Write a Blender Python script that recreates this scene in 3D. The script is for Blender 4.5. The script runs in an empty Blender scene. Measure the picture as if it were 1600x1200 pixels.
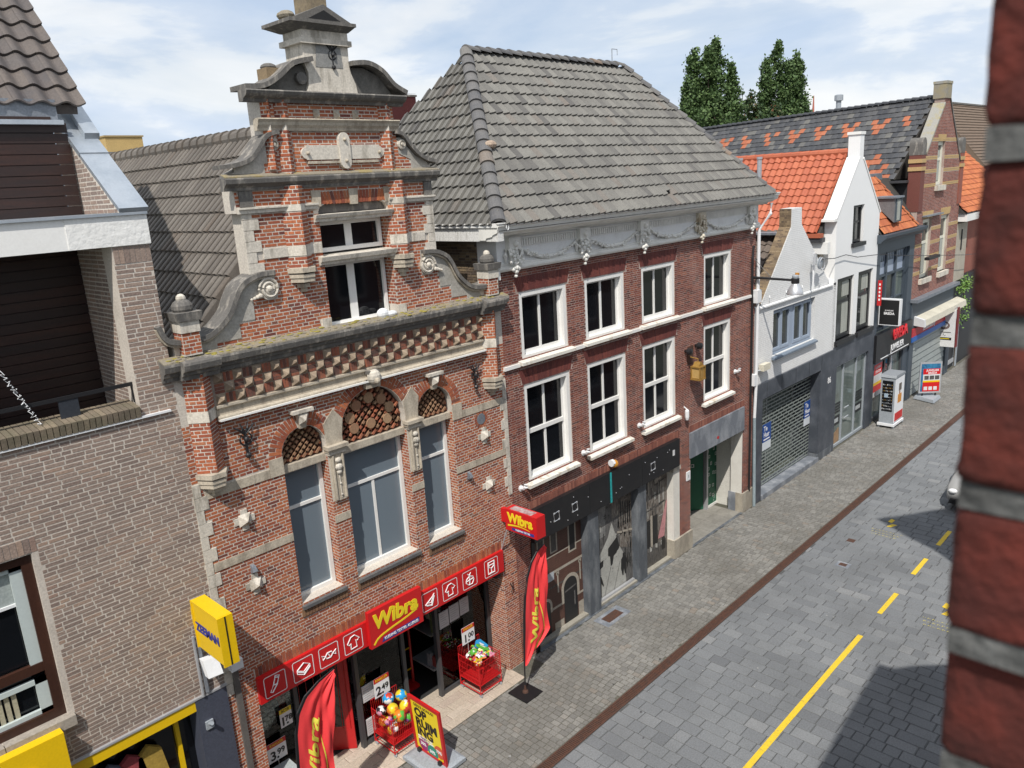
import bpy, math, random
import numpy as np
from mathutils import Vector, Matrix
from mathutils.geometry import tessellate_polygon
R = math.radians
random.seed(7)
SC = bpy.context.scene
COL = SC.collection

# ------------------------------------------------------------------ camera
CAM = Vector((0.0, -11.0, 10.5))
_yaw, _pit, _rol, FPX = R(45.58864), R(-14.38724), R(-3.49662), 1222.95
_f = Vector((math.sin(_yaw) * math.cos(_pit), math.cos(_yaw) * math.cos(_pit), math.sin(_pit)))
_r0 = Vector((math.cos(_yaw), -math.sin(_yaw), 0)); _u0 = _r0.cross(_f)
C_R = math.cos(_rol) * _r0 + math.sin(_rol) * _u0
C_U = -math.sin(_rol) * _r0 + math.cos(_rol) * _u0
C_F = _f
cam_d = bpy.data.cameras.new('camera'); cam = bpy.data.objects.new('camera', cam_d); COL.objects.link(cam)
cam.matrix_world = Matrix(((C_R.x, C_U.x, -C_F.x, CAM.x), (C_R.y, C_U.y, -C_F.y, CAM.y), (C_R.z, C_U.z, -C_F.z, CAM.z), (0, 0, 0, 1)))
cam_d.sensor_width = 36.0; cam_d.lens = FPX / 1600 * 36.0
cam_d.clip_start = 0.02; cam_d.clip_end = 3000
cam_d.dof.use_dof = True; cam_d.dof.focus_distance = 18.0; cam_d.dof.aperture_fstop = 11.5
SC.camera = cam

# ------------------------------------------------------------------ sky, sun, exposure
SUN_TRAVEL = Vector((1.86, 1.28, -3.0)).normalized()
sun_el = math.asin(-SUN_TRAVEL.z); sun_az = math.atan2(-SUN_TRAVEL.x, -SUN_TRAVEL.y)
W = bpy.data.worlds.new('World'); SC.world = W; W.use_nodes = True
nt = W.node_tree; nt.nodes.clear()
def wn(t): return nt.nodes.new(t)
out = wn('ShaderNodeOutputWorld'); bg = wn('ShaderNodeBackground'); sky = wn('ShaderNodeTexSky')
sky.sky_type = 'NISHITA'; sky.sun_disc = False; sky.sun_elevation = sun_el; sky.sun_rotation = sun_az
sky.air_density = 1.0; sky.dust_density = 1.5; sky.ozone_density = 1.0
tc = wn('ShaderNodeTexCoord'); mp = wn('ShaderNodeMapping'); mp.inputs['Scale'].default_value = (1.0, 1.0, 3.4)
nt.links.new(tc.outputs['Generated'], mp.inputs['Vector'])
n1 = wn('ShaderNodeTexNoise'); n1.inputs['Scale'].default_value = 2.6; n1.inputs['Detail'].default_value = 9; n1.inputs['Roughness'].default_value = 0.56
n1.inputs['Distortion'].default_value = 0.5
nt.links.new(mp.outputs[0], n1.inputs['Vector'])
rp = wn('ShaderNodeValToRGB'); rp.color_ramp.elements[0].position = 0.36; rp.color_ramp.elements[0].color = (0.72, 0.72, 0.72, 1)
rp.color_ramp.elements[1].position = 0.64; rp.color_ramp.elements[1].color = (1, 1, 1, 1)
nt.links.new(n1.outputs['Fac'], rp.inputs['Fac'])
n2 = wn('ShaderNodeTexNoise'); n2.inputs['Scale'].default_value = 3.1; n2.inputs['Detail'].default_value = 11; n2.inputs['Roughness'].default_value = 0.54; n2.inputs['Distortion'].default_value = 0.25
mp2 = wn('ShaderNodeMapping'); mp2.inputs['Scale'].default_value = (1, 1, 3.2); mp2.inputs['Location'].default_value = (3.1, 1.7, 0.4)
nt.links.new(tc.outputs['Generated'], mp2.inputs['Vector']); nt.links.new(mp2.outputs[0], n2.inputs['Vector'])
cr = wn('ShaderNodeValToRGB'); cr.color_ramp.elements[0].position = 0.40; cr.color_ramp.elements[0].color = (5.6, 6.7, 8.4, 1)
cr.color_ramp.elements[1].position = 0.61; cr.color_ramp.elements[1].color = (9.3, 9.45, 9.6, 1)
e3 = cr.color_ramp.elements.new(0.505); e3.color = (6.9, 7.7, 8.9, 1); e4 = cr.color_ramp.elements.new(0.545); e4.color = (8.5, 8.9, 9.4, 1)
nt.links.new(n2.outputs['Fac'], cr.inputs['Fac'])
mx = wn('ShaderNodeMix'); mx.data_type = 'RGBA'
nt.links.new(rp.outputs['Color'], mx.inputs[0]); nt.links.new(sky.outputs[0], mx.inputs[6]); nt.links.new(cr.outputs[0], mx.inputs[7])
nt.links.new(mx.outputs[2], bg.inputs['Color']); bg.inputs['Strength'].default_value = 0.1
nt.links.new(bg.outputs[0], out.inputs['Surface'])
sl = bpy.data.lights.new('sun', 'SUN'); sl.energy = 4.15; sl.angle = R(0.53); sl.color = (1.0, 0.955, 0.89)
sun = bpy.data.objects.new('sun', sl); COL.objects.link(sun); sun.rotation_euler = SUN_TRAVEL.to_track_quat('-Z', 'Y').to_euler()
sun.location = (-20, -20, 40)
SC.view_settings.view_transform = 'Standard'; SC.view_settings.look = 'None'; SC.view_settings.exposure = 0.13; SC.view_settings.gamma = 1.0
SC.view_settings.use_curve_mapping = False
SC.cycles.max_bounces = 6; SC.cycles.diffuse_bounces = 3; SC.cycles.glossy_bounces = 3; SC.cycles.transparent_max_bounces = 8
SC.cycles.use_denoising = True

# ------------------------------------------------------------------ materials
MATS = {}
def M(name, col, rough=0.7, noise=0.0, nscale=6.0, col2=None, nmin=0.4, nmax=0.62, bump=0.0, bscale=60.0, metal=0.0, spec=0.5, stretch=None, pal=None, emit=None, fine=0.10):
    """principled material; col2 = dirt/wear colour laid on by noise; pal = palette picked at random for every single piece"""
    if name in MATS: return MATS[name]
    m = bpy.data.materials.new(name); m.use_nodes = True; t = m.node_tree; N = t.nodes; L = t.links
    b = N['Principled BSDF']; b.inputs['Roughness'].default_value = rough; b.inputs['Metallic'].default_value = metal
    b.inputs['Specular IOR Level'].default_value = spec
    geo = N.new('ShaderNodeNewGeometry')
    if pal:
        oi = N.new('ShaderNodeObjectInfo'); ad = N.new('ShaderNodeMath'); ad.operation = 'ADD'
        L.new(geo.outputs['Random Per Island'], ad.inputs[0]); L.new(oi.outputs['Random'], ad.inputs[1])
        fr = N.new('ShaderNodeMath'); fr.operation = 'FRACT'; L.new(ad.outputs[0], fr.inputs[0])
        r = N.new('ShaderNodeValToRGB'); r.color_ramp.interpolation = 'LINEAR'
        while len(r.color_ramp.elements) < len(pal): r.color_ramp.elements.new(0.5)
        for e, (p, c) in zip(r.color_ramp.elements, pal): e.position = p; e.color = (*c, 1)
        L.new(fr.outputs[0], r.inputs['Fac']); cur = r.outputs['Color']
    else:
        rgb = N.new('ShaderNodeRGB'); rgb.outputs[0].default_value = (*col, 1); cur = rgb.outputs[0]
    if noise > 0:
        mpn = N.new('ShaderNodeMapping'); L.new(geo.outputs['Position'], mpn.inputs['Vector'])
        if stretch: mpn.inputs['Scale'].default_value = stretch
        nz = N.new('ShaderNodeTexNoise'); nz.inputs['Scale'].default_value = nscale; nz.inputs['Detail'].default_value = 6; nz.inputs['Roughness'].default_value = 0.62
        L.new(mpn.outputs[0], nz.inputs['Vector'])
        mr = N.new('ShaderNodeMapRange'); mr.inputs[1].default_value = nmin; mr.inputs[2].default_value = nmax; mr.inputs[4].default_value = noise
        L.new(nz.outputs['Fac'], mr.inputs[0])
        mxn = N.new('ShaderNodeMix'); mxn.data_type = 'RGBA'; L.new(mr.outputs[0], mxn.inputs[0]); L.new(cur, mxn.inputs[6])
        mxn.inputs[7].default_value = (*(col2 or tuple(c * 0.5 for c in col)), 1); cur = mxn.outputs[2]
    if fine > 0:
        nf = N.new('ShaderNodeTexNoise'); nf.inputs['Scale'].default_value = 34; nf.inputs['Detail'].default_value = 4; L.new(geo.outputs['Position'], nf.inputs['Vector'])
        mf = N.new('ShaderNodeMapRange'); mf.inputs[1].default_value = 0.3; mf.inputs[2].default_value = 0.7; mf.inputs[3].default_value = 1 - 2 * fine; mf.inputs[4].default_value = 1 + fine
        L.new(nf.outputs['Fac'], mf.inputs[0])
        vm = N.new('ShaderNodeMix'); vm.data_type = 'RGBA'; vm.blend_type = 'MULTIPLY'; vm.inputs[0].default_value = 1
        L.new(cur, vm.inputs[6]); L.new(mf.outputs[0], vm.inputs[7]); cur = vm.outputs[2]
    L.new(cur, b.inputs['Base Color'])
    if bump > 0:
        nb = N.new('ShaderNodeTexNoise'); nb.inputs['Scale'].default_value = bscale; nb.inputs['Detail'].default_value = 5; L.new(geo.outputs['Position'], nb.inputs['Vector'])
        bp = N.new('ShaderNodeBump'); bp.inputs['Strength'].default_value = bump; bp.inputs['Distance'].default_value = 0.01
        L.new(nb.outputs['Fac'], bp.inputs['Height']); L.new(bp.outputs[0], b.inputs['Normal'])
    if emit: b.inputs['Emission Color'].default_value = (*emit[0], 1); b.inputs['Emission Strength'].default_value = emit[1]
    MATS[name] = m
    return m

def clear_glass(name, tint=(0.8, 0.85, 0.85), refl=0.12):
    if name in MATS: return MATS[name]
    m = bpy.data.materials.new(name); m.use_nodes = True; t = m.node_tree; N = t.nodes; L = t.links; N.clear()
    o = N.new('ShaderNodeOutputMaterial'); tr = N.new('ShaderNodeBsdfTransparent'); tr.inputs[0].default_value = (*tint, 1)
    g = N.new('ShaderNodeBsdfGlossy'); g.inputs['Roughness'].default_value = 0.02
    fz = N.new('ShaderNodeFresnel'); fz.inputs[0].default_value = 1.5
    a = N.new('ShaderNodeMath'); a.operation = 'MAXIMUM'; a.inputs[1].default_value = refl; L.new(fz.outputs[0], a.inputs[0])
    mixs = N.new('ShaderNodeMixShader'); L.new(a.outputs[0], mixs.inputs[0]); L.new(tr.outputs[0], mixs.inputs[1]); L.new(g.outputs[0], mixs.inputs[2])
    L.new(mixs.outputs[0], o.inputs[0]); MATS[name] = m
    return m

mortar = M('light lime mortar', (0.60, 0.55, 0.475), 0.95, 0.4, 2.0, (0.48, 0.43, 0.39), bump=0.2)
mortar_tan = M('cream mortar', (0.60, 0.54, 0.47), 0.95, 0.6, 1.2, (0.42, 0.37, 0.32), bump=0.2)
mortar_pink = M('pale mortar', (0.46, 0.37, 0.32), 0.95, 0.6, 1.5, (0.22, 0.14, 0.12), bump=0.2)
brick_orange = M('orange red brick', (0.4, 0.13, 0.07), 0.88, 0.4, 1.1, (0.24, 0.075, 0.05), bump=0.25, bscale=90, pal=[(0, (0.13, 0.042, 0.034)), (0.08, (0.27, 0.068, 0.036)), (0.45, (0.39, 0.108, 0.044)), (0.8, (0.47, 0.148, 0.06)), (0.94, (0.44, 0.17, 0.08)), (1, (0.12, 0.05, 0.042))])
brick_sooty_shade = M('sooty shade toned brick', (0.3, 0.1, 0.06), 0.9, 0.6, 3, (0.09, 0.06, 0.05), bump=0.2, pal=[(0, (0.10, 0.05, 0.04)), (0.4, (0.28, 0.085, 0.05)), (1, (0.38, 0.13, 0.07))])  # soot blotches, plus the frieze's shade put into darker reds
brick_tan = M('taupe brick', (0.27, 0.2, 0.16), 0.92, 0.5, 0.8, (0.20, 0.155, 0.135), bump=0.55, bscale=45, pal=[(0, (0.225, 0.165, 0.138)), (0.35, (0.30, 0.224, 0.182)), (0.75, (0.33, 0.245, 0.198)), (0.92, (0.37, 0.255, 0.19)), (1, (0.27, 0.178, 0.145))])
brick_brown = M('dark red brown brick', (0.16, 0.05, 0.04), 0.85, 0.55, 0.9, (0.30, 0.165, 0.14), 0.50, 0.74, bump=0.2, pal=[(0, (0.08, 0.026, 0.02)), (0.25, (0.165, 0.043, 0.029)), (0.7, (0.225, 0.06, 0.036)), (1, (0.30, 0.095, 0.052))])
brick_arch = M('rubbed red brick', (0.15, 0.035, 0.028), 0.8, 0.3, 3, (0.10, 0.03, 0.025), pal=[(0, (0.115, 0.028, 0.024)), (0.6, (0.16, 0.038, 0.030)), (1, (0.19, 0.05, 0.036))])
brick_lintel = M('lighter red soldier brick', (0.25, 0.09, 0.06), 0.85, 0.3, 3, (0.15, 0.06, 0.045), pal=[(0, (0.17, 0.06, 0.045)), (0.6, (0.27, 0.095, 0.065)), (1, (0.34, 0.14, 0.095))])
brick_far = M('far red brick', (0.25, 0.08, 0.055), 0.9, 0.3, 2, (0.16, 0.06, 0.045), pal=[(0, (0.15, 0.05, 0.04)), (0.5, (0.25, 0.078, 0.052)), (1, (0.31, 0.11, 0.075))])
brick_yellow = M('yellow brick', (0.48, 0.33, 0.15), 0.9, 0.3, 6, (0.38, 0.25, 0.12), fine=0.1)
brick_old = M('old brown brick', (0.2, 0.15, 0.1), 0.95, 0.5, 2.0, (0.07, 0.055, 0.045), pal=[(0, (0.09, 0.065, 0.05)), (0.4, (0.19, 0.135, 0.085)), (0.8, (0.26, 0.19, 0.11)), (1, (0.32, 0.24, 0.15))], bump=0.4)
shade_white_joint = M('white joint with painted shade', (0.64, 0.64, 0.63), 0.8)  # joint shading is put into this greyer white
brick_white = M('white painted brick', (0.78, 0.78, 0.77), 0.6, 0.25, 1.3, (0.62, 0.62, 0.60), fine=0.04)
brick_cream = M('cream painted brick', (0.72, 0.70, 0.64), 0.65, 0.4, 1.6, (0.55, 0.52, 0.46), fine=0.05)
stone = M('weathered sandstone', (0.49, 0.43, 0.34), 0.9, 0.75, 2.2, (0.24, 0.20, 0.155), 0.46, 0.68, bump=0.35, bscale=40, stretch=(2.5, 2.5, 0.7))
stone_pale = M('pale sandstone', (0.62, 0.57, 0.49), 0.9, 0.85, 2.0, (0.30, 0.27, 0.22), 0.5, 0.66, bump=0.25, bscale=40, stretch=(3, 3, 0.6))
stone_dark = M('soot stained stone', (0.13, 0.122, 0.112), 0.92, 0.8, 2.6, (0.33, 0.30, 0.26), 0.51, 0.66, bump=0.4, bscale=30, stretch=(3, 3, 0.8))
stone_moss = M('mossy stone top', (0.24, 0.21, 0.16), 0.95, 0.8, 4.0, (0.30, 0.23, 0.08), 0.52, 0.66, bump=0.6, bscale=40)
stucco_white = M('white stucco', (0.80, 0.80, 0.79), 0.75, 0.2, 0.7, (0.70, 0.70, 0.69), bump=0.06, bscale=30, fine=0.02)
stucco_rough = M('rough white render', (0.80, 0.79, 0.76), 0.85, 0.3, 2, (0.66, 0.65, 0.62), bump=1.0, bscale=16, fine=0.04)
paint_white = M('white gloss paint', (0.80, 0.79, 0.76), 0.4, 0.18, 2.5, (0.64, 0.61, 0.55), 0.5, 0.75, fine=0.02)
paint_grey = M('pale grey paint', (0.77, 0.755, 0.70), 0.55, 0.45, 2.4, (0.42, 0.41, 0.38), 0.45, 0.75, fine=0.03)
paint_frieze = M('pale blue grey paint', (0.77, 0.77, 0.755), 0.6, 0.4, 3, (0.46, 0.45, 0.42), 0.5, 0.75, fine=0.03)
peel = M('peeling cream paint', (0.70, 0.64, 0.52), 0.8, 0.9, 9, (0.42, 0.33, 0.22), 0.5, 0.6, bump=0.3)
zinc = M('zinc sheet', (0.52, 0.56, 0.60), 0.38, 0.6, 3, (0.38, 0.43, 0.48), bump=0.08, bscale=8, metal=0.65, fine=0.03)
lead = M('grey lead', (0.20, 0.22, 0.25), 0.5, 0.5, 4, (0.30, 0.32, 0.35), metal=0.3)
black_iron = M('black iron', (0.015, 0.015, 0.017), 0.45, fine=0.0)
black_paint = M('black painted board', (0.010, 0.010, 0.012), 0.42, 0.4, 5, (0.02, 0.02, 0.02), fine=0.05)
grey_frame = M('dark grey aluminium', (0.06, 0.063, 0.068), 0.4, fine=0.02)
alu = M('silver aluminium', (0.55, 0.56, 0.58), 0.35, metal=0.5, fine=0.02)
wood_dark = M('dark stained boards', (0.021, 0.0125, 0.011), 0.5, 0.5, 2.5, (0.012, 0.009, 0.009), stretch=(0.4, 1, 5), pal=[(0, (0.024, 0.010, 0.0075)), (1, (0.042, 0.0165, 0.011))])
wood_frame = M('dark brown window wood', (0.055, 0.022, 0.014), 0.4, 0.5, 3, (0.03, 0.013, 0.009), stretch=(1, 1, 0.3))
slate = M('blue grey slate cladding', (0.055, 0.063, 0.078), 0.55, 0.8, 1.3, (0.12, 0.13, 0.15), 0.45, 0.7, fine=0.08)
bluestone = M('bluestone', (0.16, 0.175, 0.20), 0.6, 0.95, 2.4, (0.33, 0.345, 0.37), 0.45, 0.68, fine=0.08, stretch=(1, 1, 0.5))
bluestone_dark = M('dark bluestone', (0.085, 0.096, 0.11), 0.55, 0.95, 2.6, (0.23, 0.245, 0.26), 0.45, 0.7, fine=0.08, stretch=(1, 1, 0.35))
paint_blue_grey = M('dark blue grey paint', (0.055, 0.072, 0.092), 0.5, 0.3, 2, (0.07, 0.085, 0.105), fine=0.03)
frame_blue = M('light blue grey frame', (0.30, 0.36, 0.45), 0.45, fine=0.02)
glass_dark = M('dark window glass', (0.006, 0.007, 0.009), 0.06, spec=0.5, fine=0.0)
glass_film = M('window glass with grey film', (0.165, 0.205, 0.24), 0.10, 0.25, 0.6, (0.145, 0.18, 0.215), spec=0.5, fine=0.0)
glass_grey = M('grey window glass', (0.05, 0.055, 0.055), 0.07, 0.6, 2.5, (0.02, 0.022, 0.022), spec=0.6, fine=0.0)
glass_shop = M('pale shop window glass', (0.15, 0.18, 0.165), 0.08, 0.7, 1.0, (0.07, 0.09, 0.085), spec=0.6, fine=0.0, stretch=(1, 1, 0.35))
glass_clear = clear_glass('clear shop glass', refl=0.03)
curtain = M('pale curtain', (0.42, 0.43, 0.38), 0.9, 0.6, 5, (0.2, 0.21, 0.19), stretch=(4, 4, 0.2))
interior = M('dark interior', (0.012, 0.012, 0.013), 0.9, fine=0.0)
red_sign = M('red sign enamel', (0.56, 0.012, 0.014), 0.35, 0.2, 2, (0.48, 0.012, 0.014), fine=0.02)
red_paint = M('red paint', (0.50, 0.012, 0.014), 0.4, fine=0.03)
yellow_sign = M('yellow sign enamel', (0.78, 0.50, 0.005), 0.35, 0.3, 3, (0.66, 0.42, 0.01), 0.5, 0.7, fine=0.03)
yellow_ink = M('yellow print', (0.80, 0.62, 0.02), 0.5, fine=0.0)
blue_ink = M('blue print', (0.035, 0.04, 0.25), 0.5, fine=0.0)
white_ink = M('white print', (0.80, 0.80, 0.80), 0.5, fine=0.0)
black_ink = M('black print', (0.012, 0.012, 0.012), 0.5, fine=0.0)
paper = M('white paper', (0.62, 0.62, 0.62), 0.8, 0.3, 8, (0.45, 0.46, 0.48), fine=0.03)
flag_red = M('red flag cloth', (0.82, 0.05, 0.055), 0.75, fine=0.02)
flag_yellow = M('yellow flag print', (0.80, 0.72, 0.08), 0.75, fine=0.0)
tape = M('yellow road tape', (0.72, 0.50, 0.025), 0.6, 0.75, 16, (0.38, 0.29, 0.09), 0.54, 0.70, fine=0.05)
tile_wibra = M('grey brown roof tile', (0.14, 0.12, 0.1), 0.85, 0.4, 1.4, (0.09, 0.08, 0.07), bump=0.25, pal=[(0, (0.125, 0.109, 0.094)), (0.5, (0.158, 0.139, 0.12)), (0.85, (0.18, 0.16, 0.138)), (1, (0.138, 0.113, 0.092))])
tile_brown = M('weathered grey roof tile', (0.2, 0.19, 0.17), 0.85, 0.35, 2.2, (0.105, 0.10, 0.092), 0.48, 0.68, bump=0.4, pal=[(0, (0.105, 0.10, 0.094)), (0.12, (0.148, 0.142, 0.129)), (0.55, (0.172, 0.165, 0.149)), (0.93, (0.20, 0.192, 0.172)), (1, (0.168, 0.146, 0.126))])
tile_hip = M('blue grey hip tile', (0.11, 0.11, 0.115), 0.7, 0.4, 4, (0.16, 0.15, 0.14), pal=[(0, (0.08, 0.08, 0.085)), (0.6, (0.14, 0.135, 0.13)), (0.85, (0.16, 0.15, 0.135)), (1, (0.24, 0.17, 0.12))])
tile_orange = M('new orange roof tile', (0.46, 0.10, 0.038), 0.65, 0.25, 1.5, (0.38, 0.085, 0.035), pal=[(0, (0.37, 0.098, 0.048)), (0.5, (0.41, 0.112, 0.054)), (1, (0.45, 0.132, 0.064))], fine=0.04)
tile_orange2 = M('weathered orange roof tile', (0.46, 0.13, 0.04), 0.75, 0.5, 2.5, (0.30, 0.09, 0.04), pal=[(0, (0.34, 0.09, 0.034)), (0.5, (0.43, 0.128, 0.045)), (1, (0.50, 0.17, 0.06))], fine=0.06)
tile_black = M('dark slate roof tile', (0.06, 0.062, 0.068), 0.6, 0.3, 2, (0.09, 0.085, 0.08), pal=[(0, (0.040, 0.042, 0.048)), (0.5, (0.062, 0.064, 0.07)), (0.85, (0.085, 0.085, 0.088)), (1, (0.15, 0.145, 0.13))])
tile_accent = M('orange accent tile', (0.45, 0.13, 0.05), 0.7, 0.3, 5, (0.34, 0.1, 0.04), pal=[(0, (0.35, 0.105, 0.05)), (1, (0.43, 0.15, 0.075))])
tile_greyhouse = M('dark brown roof tile', (0.09, 0.078, 0.074), 0.7, 0.3, 3, (0.13, 0.10, 0.08), pal=[(0, (0.075, 0.066, 0.066)), (0.6, (0.10, 0.086, 0.08)), (1, (0.12, 0.10, 0.088))])
paver_mat = M('grey clinker paver', (0.2, 0.195, 0.18), 0.9, 0.75, 0.6, (0.14, 0.133, 0.118), 0.42, 0.64, bump=0.4, bscale=50, pal=[(0, (0.165, 0.160, 0.148)), (0.5, (0.215, 0.208, 0.192)), (0.9, (0.25, 0.242, 0.222)), (1, (0.225, 0.195, 0.165))])
paver_joint = M('dark mossy joint', (0.085, 0.082, 0.062), 1.0, 0.7, 1.3, (0.15, 0.14, 0.115), fine=0.2)
slab_mat = M('blue grey stone slab', (0.17, 0.18, 0.19), 0.85, 0.7, 0.55, (0.132, 0.138, 0.143), 0.44, 0.66, bump=0.3, bscale=40, pal=[(0, (0.135, 0.142, 0.15)), (0.10, (0.165, 0.173, 0.182)), (0.6, (0.185, 0.194, 0.202)), (0.96, (0.203, 0.211, 0.218)), (1, (0.235, 0.24, 0.243))])
slab_joint = M('sandy joint', (0.075, 0.078, 0.08), 1.0, 0.4, 2, (0.11, 0.11, 0.105))
beige_mat = M('beige pavement tile', (0.5, 0.42, 0.34), 0.8, 0.35, 2.0, (0.40, 0.33, 0.26), pal=[(0, (0.46, 0.39, 0.31)), (0.7, (0.54, 0.46, 0.375)), (1, (0.42, 0.34, 0.28))])
rust = M('rusty iron', (0.095, 0.042, 0.026), 0.85, 0.6, 9, (0.05, 0.032, 0.026), bump=0.5, bscale=60)
ground_mat = M('far ground', (0.16, 0.17, 0.14), 0.95, 0.5, 0.05, (0.10, 0.12, 0.08))
leaf_a = M('poplar leaf', (0.05, 0.09, 0.025), 0.7, pal=[(0, (0.03, 0.062, 0.016)), (0.5, (0.058, 0.108, 0.027)), (1, (0.095, 0.15, 0.045))], fine=0.0)
leaf_b = M('dark leaf', (0.03, 0.06, 0.02), 0.7, pal=[(0, (0.022, 0.048, 0.016)), (0.75, (0.042, 0.082, 0.024)), (0.94, (0.075, 0.08, 0.024)), (1, (0.22, 0.075, 0.03))], fine=0.0)
leaf_c = M('fresh green leaf', (0.1, 0.2, 0.03), 0.6, pal=[(0, (0.06, 0.14, 0.02)), (1, (0.16, 0.27, 0.05))], fine=0.0)
bark = M('bark', (0.09, 0.07, 0.05), 0.95)
plastic_white = M('white plastic', (0.75, 0.76, 0.77), 0.45, fine=0.02)
plastic_grey = M('grey plastic', (0.33, 0.36, 0.39), 0.5, 0.3, 4, (0.26, 0.29, 0.32))
green_board = M('green printed board', (0.012, 0.115, 0.06), 0.6, 0.3, 2, (0.012, 0.09, 0.048))
# ------------------------------------------------------------------ geometry helpers
class MB:
    """collects faces with materials, built as one mesh object"""
    def __init__(s): s.v = []; s.f = []; s.m = []; s.mats = []
    def mi(s, mat):
        if mat not in s.mats: s.mats.append(mat)
        return s.mats.index(mat)
    def add(s, vs, fs, mat):
        o = len(s.v); s.v += [tuple(v) for v in vs]; k = s.mi(mat)
        for f in fs: s.f.append([i + o for i in f]); s.m.append(k)
        return s
    def box(s, x0, x1, y0, y1, z0, z1, mat):
        vs = [(x0, y0, z0), (x1, y0, z0), (x1, y1, z0), (x0, y1, z0), (x0, y0, z1), (x1, y0, z1), (x1, y1, z1), (x0, y1, z1)]
        return s.add(vs, [(0, 3, 2, 1), (4, 5, 6, 7), (0, 1, 5, 4), (1, 2, 6, 5), (2, 3, 7, 6), (3, 0, 4, 7)], mat)
    def hexa(s, vs, mat):
        return s.add(vs, [(0, 3, 2, 1), (4, 5, 6, 7), (0, 1, 5, 4), (1, 2, 6, 5), (2, 3, 7, 6), (3, 0, 4, 7)], mat)
    def prism(s, poly, a, b, mat, axis='y'):
        """polygon extruded from a to b along axis; poly in the other two axes"""
        n = len(poly)
        def P(p, t): return (p[0], t, p[1]) if axis == 'y' else ((t, p[0], p[1]) if axis == 'x' else (p[0], p[1], t))
        vs = [P(p, a) for p in poly] + [P(p, b) for p in poly]
        tri = tessellate_polygon([[Vector((p[0], p[1], 0)) for p in poly]])
        fs = [tuple(t) for t in tri] + [tuple(i + n for i in reversed(t)) for t in tri]
        fs += [(i, (i + 1) % n, (i + 1) % n + n, i + n) for i in range(n)]
        return s.add(vs, fs, mat)
    def wall(s, outer, holes, yf, yb, mat):
        """wall sheet in the facade plane with openings and reveals"""
        loops = [list(outer)] + [list(h) for h in holes]; flat = [p for l in loops for p in l]
        tri = tessellate_polygon([[Vector((p[0], p[1], 0)) for p in l] for l in loops])
        n = len(flat); vs = [(p[0], yf, p[1]) for p in flat] + [(p[0], yb, p[1]) for p in flat]
        fs = [tuple(t) for t in tri] + [tuple(i + n for i in reversed(t)) for t in tri]
        o = 0
        for l in loops:
            k = len(l); fs += [(o + i, o + (i + 1) % k, o + (i + 1) % k + n, o + i + n) for i in range(k)]; o += k
        return s.add(vs, fs, mat)
    def tube(s, pts, r, mat, n=6):
        pts = [Vector(p) for p in pts]; rings = []
        for i, p in enumerate(pts):
            d = (pts[min(i + 1, len(pts) - 1)] - pts[max(i - 1, 0)]).normalized()
            a = d.orthogonal().normalized() if abs(d.z) > 0.95 else d.cross(Vector((0, 0, 1))).normalized()
            b = d.cross(a); rr = r[i] if isinstance(r, (list, tuple)) else r
            rings.append([p + a * rr * math.cos(2 * math.pi * k / n) + b * rr * math.sin(2 * math.pi * k / n) for k in range(n)])
        vs = [v for ring in rings for v in ring]; fs = []
        for i in range(len(pts) - 1):
            for k in range(n): fs.append((i * n + k, i * n + (k + 1) % n, (i + 1) * n + (k + 1) % n, (i + 1) * n + k))
        fs.append(tuple(reversed(range(n)))); fs.append(tuple(range((len(pts) - 1) * n, len(pts) * n)))
        return s.add(vs, fs, mat)
    def lathe(s, c, prof, mat, n=14, axis='z'):
        vs = []; fs = []
        for r, h in prof:
            for k in range(n):
                a = 2 * math.pi * k / n; x, y = r * math.cos(a), r * math.sin(a)
                vs.append((c[0] + x, c[1] + y, c[2] + h) if axis == 'z' else ((c[0] + x, c[1] + h, c[2] + y) if axis == 'y' else (c[0] + h, c[1] + x, c[2] + y)))
        for i in range(len(prof) - 1):
            for k in range(n): fs.append((i * n + k, i * n + (k + 1) % n, (i + 1) * n + (k + 1) % n, (i + 1) * n + k))
        fs.append(tuple(reversed(range(n)))); fs.append(tuple(range((len(prof) - 1) * n, len(prof) * n)))
        return s.add(vs, fs, mat)
    def ball(s, c, r, mat, n=10, sc=(1, 1, 1)):
        pr = [(max(1e-4, math.sin(math.pi * i / n)), -math.cos(math.pi * i / n)) for i in range(n + 1)]
        o = len(s.v); s.lathe((0, 0, 0), pr, mat, n=n + 4)
        for i in range(o, len(s.v)):
            v = s.v[i]; s.v[i] = (c[0] + v[0] * r * sc[0], c[1] + v[1] * r * sc[1], c[2] + v[2] * r * sc[2])
        return s
    def profile_x(s, prof, x0, x1, mat, ret0=0.0, ret1=0.0):
        """moulding along X: prof = list of (y, z) running round the section"""
        n = len(prof); vs = [(x0 - ret0 * -p[0], p[0], p[1]) for p in prof] + [(x1 + ret1 * -p[0], p[0], p[1]) for p in prof]
        fs = [(i, (i + 1) % n, (i + 1) % n + n, i + n) for i in range(n)]
        tri = tessellate_polygon([[Vector((p[0], p[1], 0)) for p in prof]])
        fs += [tuple(t) for t in tri] + [tuple(i + n for i in reversed(t)) for t in tri]
        return s.add(vs, fs, mat)
    def build(s, name, parent=None, kind=None, smooth=False, label=None):
        me = bpy.data.meshes.new(name); me.from_pydata(s.v, [], s.f)
        for m in s.mats: me.materials.append(m)
        me.polygons.foreach_set('material_index', s.m)
        if smooth: me.polygons.foreach_set('use_smooth', [True] * len(me.polygons))
        import bmesh as _b
        bm = _b.new(); bm.from_mesh(me); _b.ops.recalc_face_normals(bm, faces=bm.faces); bm.to_mesh(me); bm.free()
        return link(name, me, parent, kind, label)

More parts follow.
